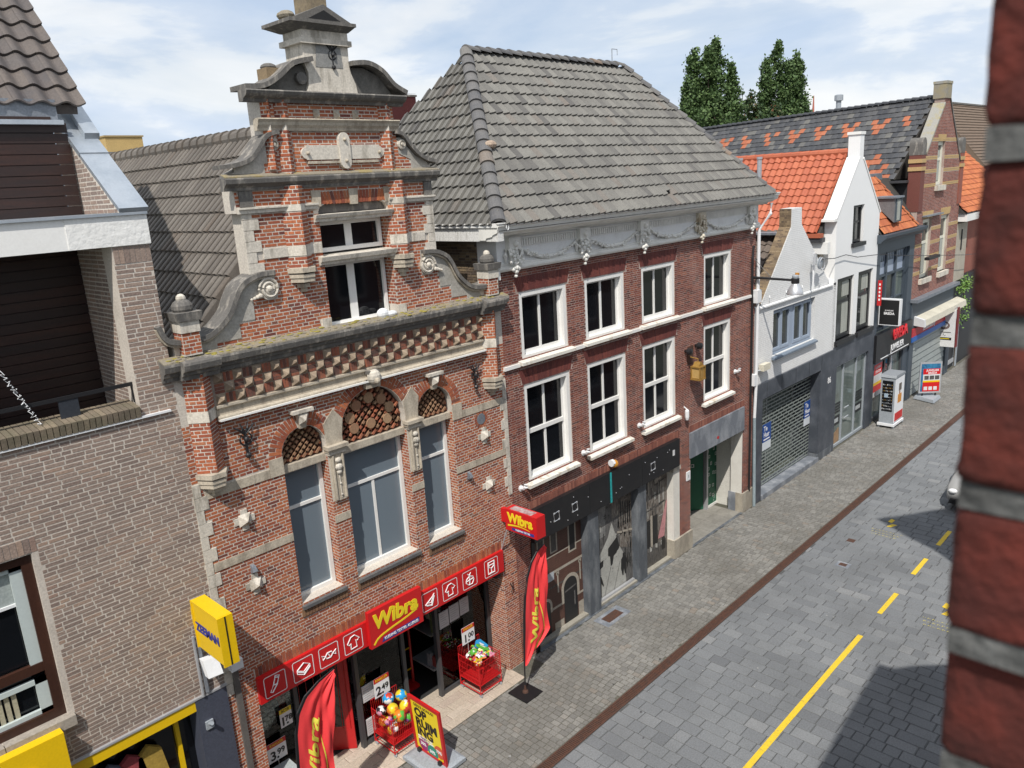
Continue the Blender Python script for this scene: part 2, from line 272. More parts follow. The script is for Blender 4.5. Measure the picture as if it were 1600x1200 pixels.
def link(name, data, parent=None, kind=None, label=None):
    o = bpy.data.objects.new(name, data); COL.objects.link(o)
    if parent is not None:
        o.parent = parent
        if parent.type == 'EMPTY': o.matrix_parent_inverse = parent_inv[parent.name]
    if kind: o['kind'] = kind
    if label: o['label'] = label
    return o
parent_inv = {}
def thing(name, label, cat, loc=(0, 0, 0), group=None):
    o = bpy.data.objects.new(name, None); COL.objects.link(o); o.location = loc; o.empty_display_size = 0.2
    o['label'] = label; o['category'] = cat
    if group: o['group'] = group
    parent_inv[o.name] = Matrix.Translation(-Vector(loc))
    return o
def tag(o, label, cat, group=None):
    o['label'] = label; o['category'] = cat
    if group: o['group'] = group
    return o

def scan(poly, h):
    xs = []
    for i in range(len(poly)):
        a, b = poly[i], poly[(i + 1) % len(poly)]
        if (a[1] <= h) != (b[1] <= h): xs.append(a[0] + (h - a[1]) * (b[0] - a[0]) / (b[1] - a[1]))
    xs.sort(); return [(xs[i], xs[i + 1]) for i in range(0, len(xs) - 1, 2)]
def minus(iv, cuts):
    for c0, c1 in cuts:
        nv = []
        for a, b in iv:
            if c1 <= a or c0 >= b: nv.append((a, b)); continue
            if c0 > a: nv.append((a, c0))
            if c1 < b: nv.append((c1, b))
        iv = nv
    return iv
def arc(cx, cz, r, a0, a1, n=14): return [(cx + r * math.cos(R(a0 + (a1 - a0) * i / n)), cz + r * math.sin(R(a0 + (a1 - a0) * i / n))) for i in range(n + 1)]
def rect(x0, x1, z0, z1): return [(x0, z0), (x1, z0), (x1, z1), (x0, z1)]
def arch_hole(x0, x1, z0, zs):
    c = (x0 + x1) / 2; return [(x0, z0), (x1, z0)] + arc(c, zs, (x1 - x0) / 2, 0, 180, 16)

# unit pieces: (vertices, quads)
def unit_brick(e=0.006, ez=0.03):
    fx, fz = 0.5 - e, 0.5 - ez
    V = [(-fx, -.5, -fz), (fx, -.5, -fz), (fx, -.5, fz), (-fx, -.5, fz), (-.5, .5, -.5), (.5, .5, -.5), (.5, .5, .5), (-.5, .5, .5)]
    return np.array(V), [(0, 1, 2, 3), (0, 4, 5, 1), (1, 5, 6, 2), (2, 6, 7, 3), (3, 7, 4, 0), (7, 6, 5, 4)]
def unit_paver(e=0.035):
    t = 0.5 - e
    V = [(-.5, -.5, 0), (.5, -.5, 0), (.5, .5, 0), (-.5, .5, 0), (-.5, -.5, .72), (.5, -.5, .72), (.5, .5, .72), (-.5, .5, .72), (-t, -t, 1), (t, -t, 1), (t, t, 1), (-t, t, 1)]
    return np.array(V, float), [(8, 9, 10, 11), (4, 5, 9, 8), (5, 6, 10, 9), (6, 7, 11, 10), (7, 4, 8, 11), (0, 1, 5, 4), (1, 2, 6, 5), (2, 3, 7, 6), (3, 0, 4, 7)]
def unit_tile(prof, lift=0.03, thick=0.022, over=0.12):
    n = len(prof); V = []; F = []
    for (u, h) in prof: V.append((u, -over, h + lift))
    for (u, h) in prof: V.append((u, 1.0, h))
    for (u, h) in prof: V.append((u, -over, h + lift - thick))
    for i in range(n - 1):
        F.append((i, i + 1, n + i + 1, n + i)); F.append((2 * n + i, 2 * n + i + 1, i + 1, i))
    return np.array(V, float), F
def mesh_np(name, V, F, mat):
    me = bpy.data.meshes.new(name); F = np.asarray(F, dtype=np.int32)
    me.vertices.add(len(V)); me.vertices.foreach_set('co', np.asarray(V, dtype=np.float32).ravel())
    me.loops.add(F.size); me.loops.foreach_set('vertex_index', F.ravel())
    me.polygons.add(len(F)); me.polygons.foreach_set('loop_start', np.arange(0, F.size, F.shape[1], dtype=np.int32))
    me.polygons.foreach_set('use_smooth', [False] * len(F)); me.materials.append(mat); me.update(calc_edges=True); me.validate()
    return me
NCAM = np.array(CAM)
NR, NU, NF = np.array(C_R), np.array(C_U), np.array(C_F)
def emit(parent, name, rest, unit, mat, pieces, limit=300):
    """pieces = 4x4 matrices; those that show largest become objects, the rest one joined part"""
    if not len(pieces): return
    P = np.array(pieces); d = P[:, :3, 3] - NCAM; dep = d @ NF; dep[dep < 0.1] = 0.1
    px = 800 + FPX * (d @ NR) / dep; py = 600 - FPX * (d @ NU) / dep
    size = np.sqrt(np.linalg.norm(P[:, :3, 0], axis=1) * np.maximum(np.linalg.norm(P[:, :3, 1], axis=1), np.linalg.norm(P[:, :3, 2], axis=1))) / dep
    vis = (px > -10) & (px < 1500) & (py > -10) & (py < 1210) & (d @ NF > 0.1)
    size[~vis] *= 1e-3
    order = np.argsort(-size); k = min(limit, int(vis.sum())); V, F = unit
    me = mesh_np(name, V, F, mat)
    base = parent_inv[parent.name] if parent.type == 'EMPTY' else None
    for i in order[:k]:
        o = bpy.data.objects.new(name, me); COL.objects.link(o); o.parent = parent
        if base is not None: o.matrix_parent_inverse = base
        o.matrix_basis = Matrix([list(r) for r in P[i]])
    left = P[order[k:]]
    if len(left):
        Vh = np.hstack([V, np.ones((len(V), 1))]); A = np.einsum('nij,vj->nvi', left, Vh)[:, :, :3].reshape(-1, 3)
        Fa = (np.asarray(F)[None] + (np.arange(len(left)) * len(V))[:, None, None]).reshape(-1, len(F[0]))
        link(rest, mesh_np(rest, A, Fa, mat), parent, 'stuff')
def basis(o, x, y, z):
    return np.array([[x[0], y[0], z[0], o[0]], [x[1], y[1], z[1], o[1]], [x[2], y[2], z[2], o[2]], [0, 0, 0, 1.0]])
def brick_at(c, xdir, L, H, proud, tilt=0.0, depth=0.03, updir=(0, 0, 1)):
    """brick with its face outward; outward normal = xdir x up"""
    x = np.array(xdir, float); z = np.array(updir, float); nrm = np.cross(x, z)
    c = np.array(c, float) + nrm * (proud - depth / 2)
    y = -nrm + x * tilt
    return basis(c, x * L, y * depth, z * H)
def bricks(acc, outer, holes, org, xdir, z0, z1, course=0.0556, L=0.215, joint=0.0125, bond='english', proud=0.002, off=0.0):
    """fill the polygon outer minus holes (u along xdir, z up) with courses of bricks"""
    xd = np.array(xdir, float); n = int(round((z1 - z0) / course)); c = (z1 - z0) / n; rng = random.Random(int(1000 * (org[0] + z0 + org[1])) + 5)
    for k in range(n):
        zb = z0 + k * c; zm = zb + c / 2
        iv = scan(outer, zm)
        for h in holes: iv = minus(iv, scan(h, zm))
        for a, b in iv:
            if b - a < 0.03: continue
            if bond == 'english': seq = [L] if k % 2 else [L / 2]; ph = (0.0 if k % 4 < 2 else L / 2) if k % 2 else L / 4
            elif bond == 'flemish': seq = [L, L / 2]; ph = 0 if k % 2 else L * 0.75
            else: seq = None; ph = rng.random() * L
            u = off - ph
            if seq:
                per = sum(seq); u += per * math.floor((a - u) / per)
            else: u = a - rng.random() * L * 0.8
            i = 0
            while u < b:
                w = seq[i % len(seq)] if seq else (L if rng.random() < 0.66 else L * 0.52); i += 1
                s, e = max(u, a), min(u + w, b); u += w
                if e - s < 0.035: continue
                lo = s + joint / 2 if s > a + 1e-4 else s; hi = e - joint / 2 if e < b - 1e-4 else e
                m = (lo + hi) / 2
                acc.append(brick_at((org[0] + xd[0] * m, org[1] + xd[1] * m, zm + rng.uniform(-.0012, .0012)), xdir, (hi - lo) * rng.uniform(.98, 1), (c - joint) * rng.uniform(.95, 1.03), proud + rng.uniform(-.001, .0015), rng.uniform(-.006, .006)))
def soldier(acc, x0, x1, z0, z1, y, w=0.06, joint=0.008, fan=0.0, proud=0.006):
    n = max(1, int(round((x1 - x0) / w))); w = (x1 - x0) / n; xc = (x0 + x1) / 2
    for i in range(n):
        m = x0 + (i + .5) * w; t = fan * (m - xc) / max(1e-6, (x1 - x0) / 2); up = np.array([math.sin(t), 0, math.cos(t)])
        acc.append(brick_at((m + math.tan(t) * 0, y, (z0 + z1) / 2), (math.cos(t), 0, -math.sin(t)), w - joint, z1 - z0, proud + random.uniform(-.002, .002), updir=up))
def ring(acc, cx, cz, r0, r1, y, a0=0, a1=180, w=0.062, joint=0.009, proud=0.006):
    n = int(round(R(a1 - a0) * (r0 + r1) / 2 / w))
    for i in range(n):
        a = R(a0 + (a1 - a0) * (i + .5) / n); up = np.array([math.cos(a), 0, math.sin(a)]); x = np.array([math.sin(a), 0, -math.cos(a)])
        rm = (r0 + r1) / 2; wi = R(a1 - a0) * rm / n - joint
        segs = [(r0, r1)] if i % 2 == 0 else [(r0, r0 + (r1 - r0) * .48), (r0 + (r1 - r0) * .52, r1)]
        for s0, s1 in segs:
            q = (s0 + s1) / 2
            acc.append(brick_at((cx + up[0] * q, y, cz + up[2] * q), x, wi * q / rm, s1 - s0, proud + random.uniform(-.002, .002), updir=up))
def joined(acc, name, parent, unit, mat, kind=None):
    V, F = unit; P = np.array(acc); Vh = np.hstack([V, np.ones((len(V), 1))]); A = np.einsum('nij,vj->nvi', P, Vh)[:, :, :3].reshape(-1, 3)
    Fa = (np.asarray(F)[None] + (np.arange(len(P)) * len(V))[:, None, None]).reshape(-1, len(F[0]))
    return link(name, mesh_np(name, A, Fa, mat), parent, kind)
UB = unit_brick(); UP = unit_paver()
def tiles(acc, O, U, V, poly, w, e, hs=1.0, jit=0.004):
    """tile matrices over the sloping plane O + u*U + v*V inside polygon poly (u, v)"""
    O = np.array(O, float); U = np.array(U, float); V = np.array(V, float); Nn = np.cross(U, V)
    vmax = max(p[1] for p in poly); vmin = min(p[1] for p in poly); rows = int(math.ceil((vmax - vmin) / e - 1e-6))
    for r in range(rows):
        v = vmin + r * e; vm = min(v + e * .5, vmax - 1e-3)
        for a, b in scan(poly, vm):
            i0 = math.floor(a / w)
            u = i0 * w
            while u < b:
                s, t = max(u, a), min(u + w, b); u += w
                if t - s < w * .22: continue
                o = O + U * s + V * (v + random.uniform(-jit, jit)) + Nn * random.uniform(0, jit)
                acc.append(basis(o, U * (t - s) * .995, V * e, Nn * hs))
def text(s, size, loc, parent, mat, face='-y', extrude=0.004, bold=0.0, name='lettering', align='CENTER', sx=1.0, shear=0.0, mtx=None, warp=None):
    c = bpy.data.curves.new(name, 'FONT'); c.body = s; c.size = size; c.extrude = extrude; c.offset = bold; c.align_x = align; c.align_y = 'CENTER'; c.shear = shear
    c.resolution_u = 3
    t = bpy.data.objects.new('tmp', c); COL.objects.link(t)
    me = bpy.data.meshes.new_from_object(t); bpy.data.objects.remove(t); bpy.data.curves.remove(c)
    for v in me.vertices: v.co.x *= sx
    if mtx is None:
        rot = {'-y': Matrix(((1, 0, 0), (0, 0, -1), (0, 1, 0))), '-x': Matrix(((0, 0, -1), (-1, 0, 0), (0, 1, 0))), 'z': Matrix(((1, 0, 0), (0, 1, 0), (0, 0, 1)))}[face].to_4x4()
        mtx = Matrix.Translation(loc) @ rot
    me.transform(mtx)
    if warp:
        for v in me.vertices: v.co = warp(v.co)
    me.materials.clear(); me.materials.append(mat)
    me.polygons.foreach_set('material_index', [0] * len(me.polygons))
    me.name = name
    return link(name, me, parent)
def window(parent, x0, x1, z0, z1, y, fw, frame, glass, vb=(), hb=(), inner=0.035, depth=0.09, mull=0.05, sill=None, name='window', pane_back=0.05, split=None):
    """outer frame + bars in front of glass panes; vb / hb = fractions of mullions and transoms; split=(frac) mullion only below the transom"""
    mb = MB()
    mb.box(x0, x0 + fw, y, y + depth, z0, z1, frame); mb.box(x1 - fw, x1, y, y + depth, z0, z1, frame)
    mb.box(x0 + fw, x1 - fw, y, y + depth, z0, z0 + fw, frame); mb.box(x0 + fw, x1 - fw, y, y + depth, z1 - fw, z1, frame)
    xi0, xi1, zi0, zi1 = x0 + fw, x1 - fw, z0 + fw, z1 - fw
    ys = y + inner
    hz = [zi0] + [zi0 + h * (zi1 - zi0) for h in hb] + [zi1]
    for h in hz[1:-1]: mb.box(xi0, xi1, ys - .012, ys + .05, h - mull / 2, h + mull / 2, frame)
    panes = []
    for r in range(len(hz) - 1):
        za = hz[r] + (mull / 2 if r else 0); zb = hz[r + 1] - (mull / 2 if r < len(hz) - 2 else 0)
        bars = vb[r] if vb and isinstance(vb[0], (list, tuple)) else vb
        xs = [xi0] + [xi0 + q * (xi1 - xi0) for q in bars] + [xi1]
        for q in xs[1:-1]: mb.box(q - mull / 2, q + mull / 2, ys, ys + .045, za, zb, frame)
        for c in range(len(xs) - 1): panes.append((xs[c] + (mull / 2 if c else 0), xs[c + 1] - (mull / 2 if c < len(xs) - 2 else 0), za, zb))
    w = mb.build(name, parent)
    for a, b, c, d in panes: MB().box(a, b, y + pane_back, y + pane_back + .012, c, d, glass).build('pane', w)
    if sill:
        p, h, m = sill; MB().hexa([(x0 - .06, -p, z0 - h), (x1 + .06, -p, z0 - h), (x1 + .06, y + depth, z0 - h), (x0 - .06, y + depth, z0 - h), (x0 - .06, -p, z0 - .03), (x1 + .06, -p, z0 - .03), (x1 + .06, y + depth, z0 + .005), (x0 - .06, y + depth, z0 + .005)], m).build('sill', w)
    return w
def sheet(pts, mat, mb=None):
    mb = mb or MB(); mb.add(pts, [tuple(range(len(pts)))], mat); return mb
# ------------------------------------------------------------------ setting: ground, pavement, road
MB().box(-300, 900, -400, 900, -0.6, -0.12, ground_mat).build('ground', kind='structure')
KY0, KY1 = -2.42, -2.64
pav = MB().box(-6, 80, KY0, 0.6, -0.115, -0.012, paver_joint).build('pavement', kind='structure')
acc = []; rng = random.Random(3)
x = 4.0
while x < 62:
    wx = 0.128; y = KY0 + 0.01 - rng.random() * 0.1
    ylim = -0.42 if x < 11.2 else -0.05
    while y < ylim:
        ly = rng.choice([0.15, 0.17, 0.19]); y1 = min(y + ly, ylim); y0 = max(y, KY0 + .02)
        if y1 - y0 > 0.05:
            z = rng.uniform(-.003, .003) + 0.01 * math.sin(x * .7 + y * 1.3) * .4
            acc.append(basis((x + wx / 2, (y0 + y1) / 2, -0.05 + z), (wx - .011, rng.uniform(-.002, .002), rng.uniform(-.003, .003)), (rng.uniform(-.004, .004), y1 - y0 - .011, rng.uniform(-.004, .004)), (0, 0, 0.05)))
        y += ly
    x += wx
emit(pav, 'paver', 'paving', UP, paver_mat, acc)
road = MB().box(-6, 90, -10.9, KY1, -0.115, -0.012, slab_joint).build('road', kind='structure')
acc = []; x = 7.0
while x < 64:
    wx = rng.choice([0.27, 0.29, 0.31]); y = KY1 - .005 + 0
    yy = KY1 + rng.random() * .3
    while yy > -9.2:
        ly = rng.choice([0.28, 0.40, 0.40, 0.52]); a, b = max(yy - ly, -9.2), min(yy, KY1 - .01)
        if b - a > .06: acc.append(basis((x + wx / 2, (a + b) / 2, -0.05), (wx - .012, 0, rng.uniform(-.002, .002)), (0, b - a - .012, rng.uniform(-.002, .002)), (0, 0, 0.05 + rng.uniform(-.002, .003))))
        yy -= ly
    x += wx
emit(road, 'stone_slab', 'slab_paving', UP, slab_mat, acc)
ch = MB()
ch.box(2, 70, KY1, KY1 + 0.03, -.1, 0.004, rust); ch.box(2, 70, KY0 - .03, KY0, -.1, 0.004, rust); ch.box(2, 70, KY1 + .03, KY0 - .03, -.1, -.022, rust)
x = 7.0
while x < 34: ch.box(x, x + .028, KY1 + .03, KY0 - .03, -.03, -.002, rust); x += .045
ch.box(34, 70, KY1 + .03, KY0 - .03, -.03, -.002, rust)
ch.build('drain_channel', kind='structure')
# dashed yellow tape in the middle of the street
pale_tape = M('worn yellow paint', (.52, .44, .13), .8, .5, 25, (.32, .29, .14))
for a, b in ((7.0, 16.64), (17.82, 19.01), (20.24, 21.33), (22.33, 23.45), (24.6, 25.7), (27.0, 28.1)):
    m = MB(); x = a
    while x < b - .01:
        e = min(x + .6, b); m.box(x, e - .004, -5.43 + random.uniform(-.004, .004), -5.315, 0.004, 0.0075, tape); x = e
    m.build('road_marking', kind='structure')
for (px, py, fl) in ((22.8, -3.92, 1), (18.7, -6.55, -1)):
    m = MB()
    m.add([(px - .05, py - .06, .007), (px + .20, py - .16, .007), (px + .20, py - .02, .007), (px - .05, py + .06, .007)], [(0, 1, 2, 3)], tape)
    m.add([(px + .26, py + .02, .007), (px + .50, py + .0, .007), (px + .56, py + .12, .007), (px + .30, py + .14, .007)], [(0, 1, 2, 3)], tape)
    for k in range(3):
        for j in range(9 - k):
            ux, uy = px - .45 - .16 * k, py + .35 - .10 * j - .05 * k
            s_ = random.uniform(.55, .95); m.add([(ux, uy, .007), (ux + .07 * s_, uy - .01, .007), (ux + .08 * s_, uy - .035 * s_, .007), (ux + .015, uy - .03 * s_, .007)], [(0, 1, 2, 3)], pale_tape); m.add([(ux + .02, uy - .045, .007), (ux + .06 * s_, uy - .045, .007), (ux + .06 * s_, uy - .06, .007), (ux + .02, uy - .06, .007)], [(0, 1, 2, 3)], pale_tape)
    m.build('road_marking', kind='structure')
m = MB().box(19.55, 19.85, -3.95, -3.6, -.02, 0.006, bluestone); m.box(19.62, 19.78, -3.87, -3.68, 0.006, 0.010, rust); m.build('manhole_cover', kind='structure')
m = MB().box(21.15, 21.35, -3.5, -3.3, -.02, 0.006, rust); m.build('manhole_cover', kind='structure')
g = MB(); g.box(13.36, 14.3, -.66, -.20, -.02, .006, bluestone); g.build('grate_surround', kind='structure')
g2 = MB()
for i in range(12): g2.box(13.56 + i * .045, 13.59 + i * .045, -.54, -.32, .006, .014, rust)
g2.box(13.54, 14.12, -.56, -.30, .004, .009, rust); g2.build('drain_grate', kind='structure')
gs = MB(); rg = random.Random(17)
for i in range(150):
    x, y = rg.uniform(7, 34), rg.uniform(-8.5, -.3); r_ = rg.uniform(.008, .028); mt = M('trodden gum', (.30, .30, .29), .9) if rg.random() < .55 else M('dark spot', (.07, .07, .072), .9)
    if KY1 - .05 < y < KY0 + .05 or (x < 10.7 and y > -.45): continue
    gs.prism([(x + r_ * math.cos(a * .9) * rg.uniform(.8, 1.2), y + r_ * math.sin(a * .9) * rg.uniform(.7, 1.1)) for a in range(7)], .002, .0065, mt, 'z')
gs.build('litter_spots', kind='stuff')
# beige tiles in front of the shop
ter = MB().box(4.3, 10.66, -0.42, 1.2, -.1, .0, paver_joint).build('shop_terrace', kind='structure')
acc = []; y = -0.42
k = 0
while y < 0.6:
    x = 4.3 - (0.3 if k % 2 else 0) - .1 * (k % 3)
    while x < 10.66:
        a, b = max(x, 4.3), min(x + .6, 10.66)
        if b - a > .05: acc.append(basis(((a + b) / 2, y + .1, -.01), (b - a - .006, 0, 0), (0, .194, 0), (0, 0, .03)))
        x += .6
    y += .2; k += 1
emit(ter, 'beige_tile', 'beige_tiles', UP, beige_mat, acc)

# ------------------------------------------------------------------ grey brick house on the left edge of the view
gh = thing('brick_shop_house', 'taupe brick shop house with dark boarded balcony under a white beam', 'house', (0, 0, 0))
HW = rect(-0.7, 2.23, 3.86, 6.26)
outer = [(-2.5, 3.15), (4.38, 3.15), (4.38, 10.0), (3.88, 10.0), (3.88, 7.70), (-2.5, 7.70)]
wl = MB().wall(outer, [HW], 0.0, 0.35, mortar_tan)
wl.box(3.885, 4.375, 0.35, 1.35, 6.0, 10.0, mortar_tan)
wl.prism([(0.004, 10.42), (1.95, 11.80), (1.95, 10.02), (0.004, 10.02)], 4.08, 4.375, mortar_tan, 'x')
wl.box(-2.5, 4.38, 0.35, 8, 0.0, 7.5, mortar_tan)
wl = wl.build('wall', gh)
acc = []
bricks(acc, outer, [rect(-0.78, 2.31, 3.74, 6.48), rect(3.88, 4.38, 9.74, 10.0)], (0, 0), (1, 0, 0), 3.16, 10.0, course=.0615, L=.245, joint=.0155, bond='wild', proud=.003)
soldier(acc, -0.78, 2.31, 6.27, 6.48, 0.0, w=.075)
soldier(acc, 3.89, 4.38, 9.76, 9.99, 0.0, w=.075)
# reveal of the pier and the gable shoulder, both looking along the street
bricks(acc, rect(-1.32, 0.0, 7.72, 10.0), [], (3.885, 0), (0, -1, 0), 7.72, 10.0, course=.0615, L=.245, joint=.0155, bond='wild', proud=.003)
bricks(acc, [(-0.05, 10.42), (-1.93, 10.42), (-1.93, 11.72)], [], (4.08, 0), (0, -1, 0), 10.42, 11.8, course=.0615, L=.245, joint=.0155, bond='wild', proud=.003)
emit(wl, 'brick', 'brickwork', UB, brick_tan, acc)
# rowlock sill of the balcony with its white strip
acc = []
n = 66
for i in range(n):
    xx = -1.0 + i * (4.86 / n)
    acc.append(basis((xx + .035, 0.15, 7.78), (.064, 0, random.uniform(-.004, .004)), (0, .42, 0.045), (0, -.02, .16)))
sil = MB().box(-2.5, 3.87, 0.0, .35, 7.69, 7.75, mortar_tan).build('balcony_parapet', gh)
emit(sil, 'brick', 'brickwork', (UB[0], UB[1]), M('mossy sill brick', (.2, .16, .11), .95, .6, 5, (.12, .11, .07), pal=[(0, (.15, .12, .09)), (1, (.25, .20, .14))], bump=.4), acc)
MB().box(-2.5, 4.27, -.045, .0, 7.655, 7.685, plastic_white).build('metal_strip', gh)
# dark boards behind the balcony and at the attic
bw = MB().box(-2.5, 3.88, 1.34, 1.5, 7.4, 11.75, wood_dark).build('boarded_wall', gh)
for k in range(18):
    z = 7.5 + k * .14
    MB().box(-2.5, 3.878, 1.31, 1.345, z, z + .128, wood_dark).build('board', bw)
for k in range(9):
    z = 10.42 + k * .14
    MB().box(-2.5, 4.05, 1.31, 1.345, z, z + .128, wood_dark).build('board', bw)
MB().box(-2.5, 3.88, .35, 1.34, 7.35, 7.5, M('balcony floor', (.08, .075, .07), .9)).build('balcony_floor', gh)
bm_ = MB().box(-2.5, 3.37, -.02, 1.3, 10.0, 10.39, paint_white); bm_.box(3.37, 4.395, -.03, 1.3, 10.0, 10.39, stucco_rough)
bm_ = bm_.build('beam', gh)
MB().box(-2.5, 4.40, -.06, 1.3, 10.39, 10.425, zinc).build('beam_capping', bm_)
z0 = MB()
z0.hexa([(4.04, -.06, 10.43), (4.42, -.06, 10.43), (4.42, 1.0, 11.19), (4.04, 1.0, 11.19), (4.04, -.08, 10.48), (4.42, -.08, 10.48), (4.42, .98, 11.24), (4.04, .98, 11.24)], zinc)
z0.hexa([(4.04, .985, 11.185), (4.42, .985, 11.185), (4.42, 1.98, 11.89), (4.04, 1.98, 11.89), (4.04, .965, 11.25), (4.42, .965, 11.25), (4.42, 1.96, 11.955), (4.04, 1.96, 11.955)], zinc)
z0.build('zinc_coping', gh)
z1 = MB().hexa([(4.24, 1.25, 11.45), (4.44, 1.25, 11.45), (4.44, 2.4, 12.42), (4.24, 2.4, 12.42), (4.24, 1.22, 11.53), (4.44, 1.22, 11.53), (4.44, 2.37, 12.5), (4.24, 2.37, 12.5)], zinc); z1.build('zinc_flashing', gh)
gt = MB().box(-2.5, 4.0, 1.22, 1.36, 11.64, 11.70, zinc); gt.box(-2.5, 3.98, 1.36, 1.5, 11.68, 11.98, lead); gt.build('gutter', gh)
# upper roof with big wavy tiles
Vr = np.array([0, math.cos(R(47)), math.sin(R(47))])
rf = MB().hexa([(-2.5, 1.45, 11.80), (4.28, 1.45, 11.80), (4.28, 4.6, 15.18), (-2.5, 4.6, 15.18), (-2.5, 1.42, 11.92), (4.28, 1.42, 11.92), (4.28, 4.55, 15.30), (-2.5, 4.55, 15.30)], tile_greyhouse).build('roof', gh)
prof_s = [(i / 10, 0.036 * math.sin(2 * math.pi * (i / 10) + .6)) for i in range(11)]
acc = []; tiles(acc, (4.36, 1.36, 11.93), (1, 0, 0), Vr, rect(-5.7, 0, 0, 4.3), .30, .335)
emit(rf, 'roof_tile', 'roof_tiles', unit_tile(prof_s, .045, .03), tile_greyhouse, acc)
# window
sash_m = M('pale green grey sash', (.50, .56, .55), .4, fine=.02)
w = window(gh, -.7, 2.23, 3.86, 6.26, .06, .13, wood_frame, glass_dark, vb=(), hb=(.31,), mull=.13, depth=.16, pane_back=.12)
m = MB(); 
for a, b, c, d in ((-.57, 2.10, 4.62, 6.13), (-.57, 2.10, 3.99, 4.50)):
    m.box(a, a + .1, .10, .15, c, d, sash_m); m.box(b - .14, b, .10, .15, c, d, sash_m); m.box(a, b, .10, .15, c, c + .06, sash_m); m.box(a, b, .10, .15, d - .07, d, sash_m)
m.build('sash', w)
MB().box(-.5, 1.98, .155, .165, 5.62, 6.1, M('grey blind', (.34, .38, .37), .8, .3, 5, (.28, .31, .30), stretch=(.3, 1, 9))).build('blind', w)
MB().box(-.5, 1.98, .13, .17, 5.58, 5.62, plastic_white).build('blind_rail', w)
m = MB()
for i in range(16): m.box(.4 + i * .085, .455 + i * .085, .14, .17, 4.05, 4.42, M('old cream radiator', (.40, .37, .27), .5))
m.build('radiator', w)
st = MB()
for a, b in ((-.75, .55), (.55, 1.45), (1.45, 2.3)): st.box(a + .005, b - .005, -.09, .16, 3.72, 3.865, M('pale window sill stone', (.36, .32, .27), .9, .5, 5, (.25, .22, .19)))
st.build('sill', w)
# shop front under the wall
MB().box(2.12, 3.87, -.03, .10, 2.96, 3.14, yellow_sign).build('fascia', gh)
MB().box(-2.5, 4.39, -.05, .02, 3.14, 3.17, alu).build('capping_strip', gh)
MB().box(-2.5, 3.87, .3, .34, 0, 3.0, glass_dark).build('shop_window', gh)
MB().box(3.60, 3.66, .22, .30, 0, 3.0, yellow_sign).build('window_post', gh)
cl = MB().box(3.87, 4.375, -.04, .3, 0, 3.13, M('blue grey coated panel', (.062, .07, .098), .45, .3, 1, (.075, .083, .11)))
cl.build('corner_panel', gh)
m = MB().tube([(4.02, -.04, 2.66), (4.02, -.16, 2.72)], .03, plastic_grey, 8); m.box(3.96, 4.08, -.07, -.04, 2.58, 2.72, plastic_grey); m.build('camera_bracket', gh)
for (ox, cc, hh) in ((3.0, (.42, .28, .05), .62), (2.72, (.30, .05, .06), .5), (2.45, (.12, .14, .22), .66), (2.2, (.34, .30, .22), .5)):
    j = MB(); mm = M('garment cloth %d' % int(ox * 100), cc, .9, .4, 6)
    j.prism([(ox, 2.55), (ox + .16, 2.68), (ox + .34, 2.55), (ox + .40, 2.1), (ox + .30, 2.08), (ox + .29, 2.55 - hh), (ox + .06, 2.5 - hh), (ox + .06, 2.1), (ox - .06, 2.12)], .16, .24, mm); tag(j.build('jacket'), {300: 'mustard jacket hanging nearest the corner panel of the shop', 272: 'dark red top hanging behind the mustard jacket', 245: 'slate blue top hanging in the dark shop window', 220: 'beige top hanging beside the big yellow sign'}[int(round(ox * 100))], 'garment', 'clothes hanging in the shop window')
# railing
rl = thing('balcony_railing', 'black balcony rail with flat bar above the brick rowlock parapet', 'railing', (2, .15, 7.86))
MB().box(-2.5, 3.88, .13, .17, 8.10, 8.15, black_iron).build('bar', rl)
MB().box(2.93, 3.17, .14, .16, 7.84, 8.11, M('dark steel plate', (.03, .035, .045), .5)).build('post', rl)
MB().tube([(3.86, .15, 8.15), (3.87, .15, 7.86)], .012, black_iron, 5).build('post', rl)
pts = []
for i in range(40):
    t = i / 39; pts.append((2.36 + .34 * t + .03 * math.sin(i * 2.1), .09 - .02 * math.sin(i * 1.7), 8.62 - .84 * t + .02 * math.cos(i * 2.7)))
lb = MB().tube(pts, .005, plastic_white, 5)
for i in range(2, 38, 2): lb.ball((pts[i][0] + .02 * math.cos(i), pts[i][1] - .02, pts[i][2] + .01), 0.008, plastic_white, 5)
tag(lb.build('fairy_lights'), 'white string of fairy lights hanging over the balcony rail', 'string lights')
# yellow signs
sg = thing('projecting_sign', 'yellow box sign with blue lettering on the corner of the taupe wall', 'sign', (4.1, -.2, 4.5))
sb = MB().box(4.0, 4.2, -1.06, -.24, 4.11, 4.85, yellow_sign); sb.box(3.985, 4.215, -1.075, -1.05, 4.095, 4.865, yellow_sign); sb.box(3.985, 4.215, -.25, -.225, 4.095, 4.865, yellow_sign); sb.box(3.99, 4.21, -1.05, -.25, 4.84, 4.87, yellow_sign)
sb.box(4.09, 4.11, -1.08, -1.076, 4.1, 4.86, black_ink)
sb.build('case', sg); MB().box(4.06, 4.14, -.24, .02, 4.35, 4.62, yellow_sign).build('bracket', sg)
text('ZEEMAN', .19, (3.993, -.65, 4.47), sg, blue_ink, '-x', bold=.006, sx=.98)
bs = thing('fascia_sign', 'big yellow shop board below the radiator window of the taupe house', 'sign', (1.3, -.2, 3.4))
MB().box(-2.5, 2.08, -.24, 0, 2.6, 3.79, yellow_sign).build('panel', bs)
MB().box(.6, 1.68, -.30, -.24, 3.1, 3.46, yellow_sign).build('raised_panel', bs)
MB().box(.66, 1.65, -.32, -.30, 3.12, 3.38, blue_ink).build('lettering', bs)
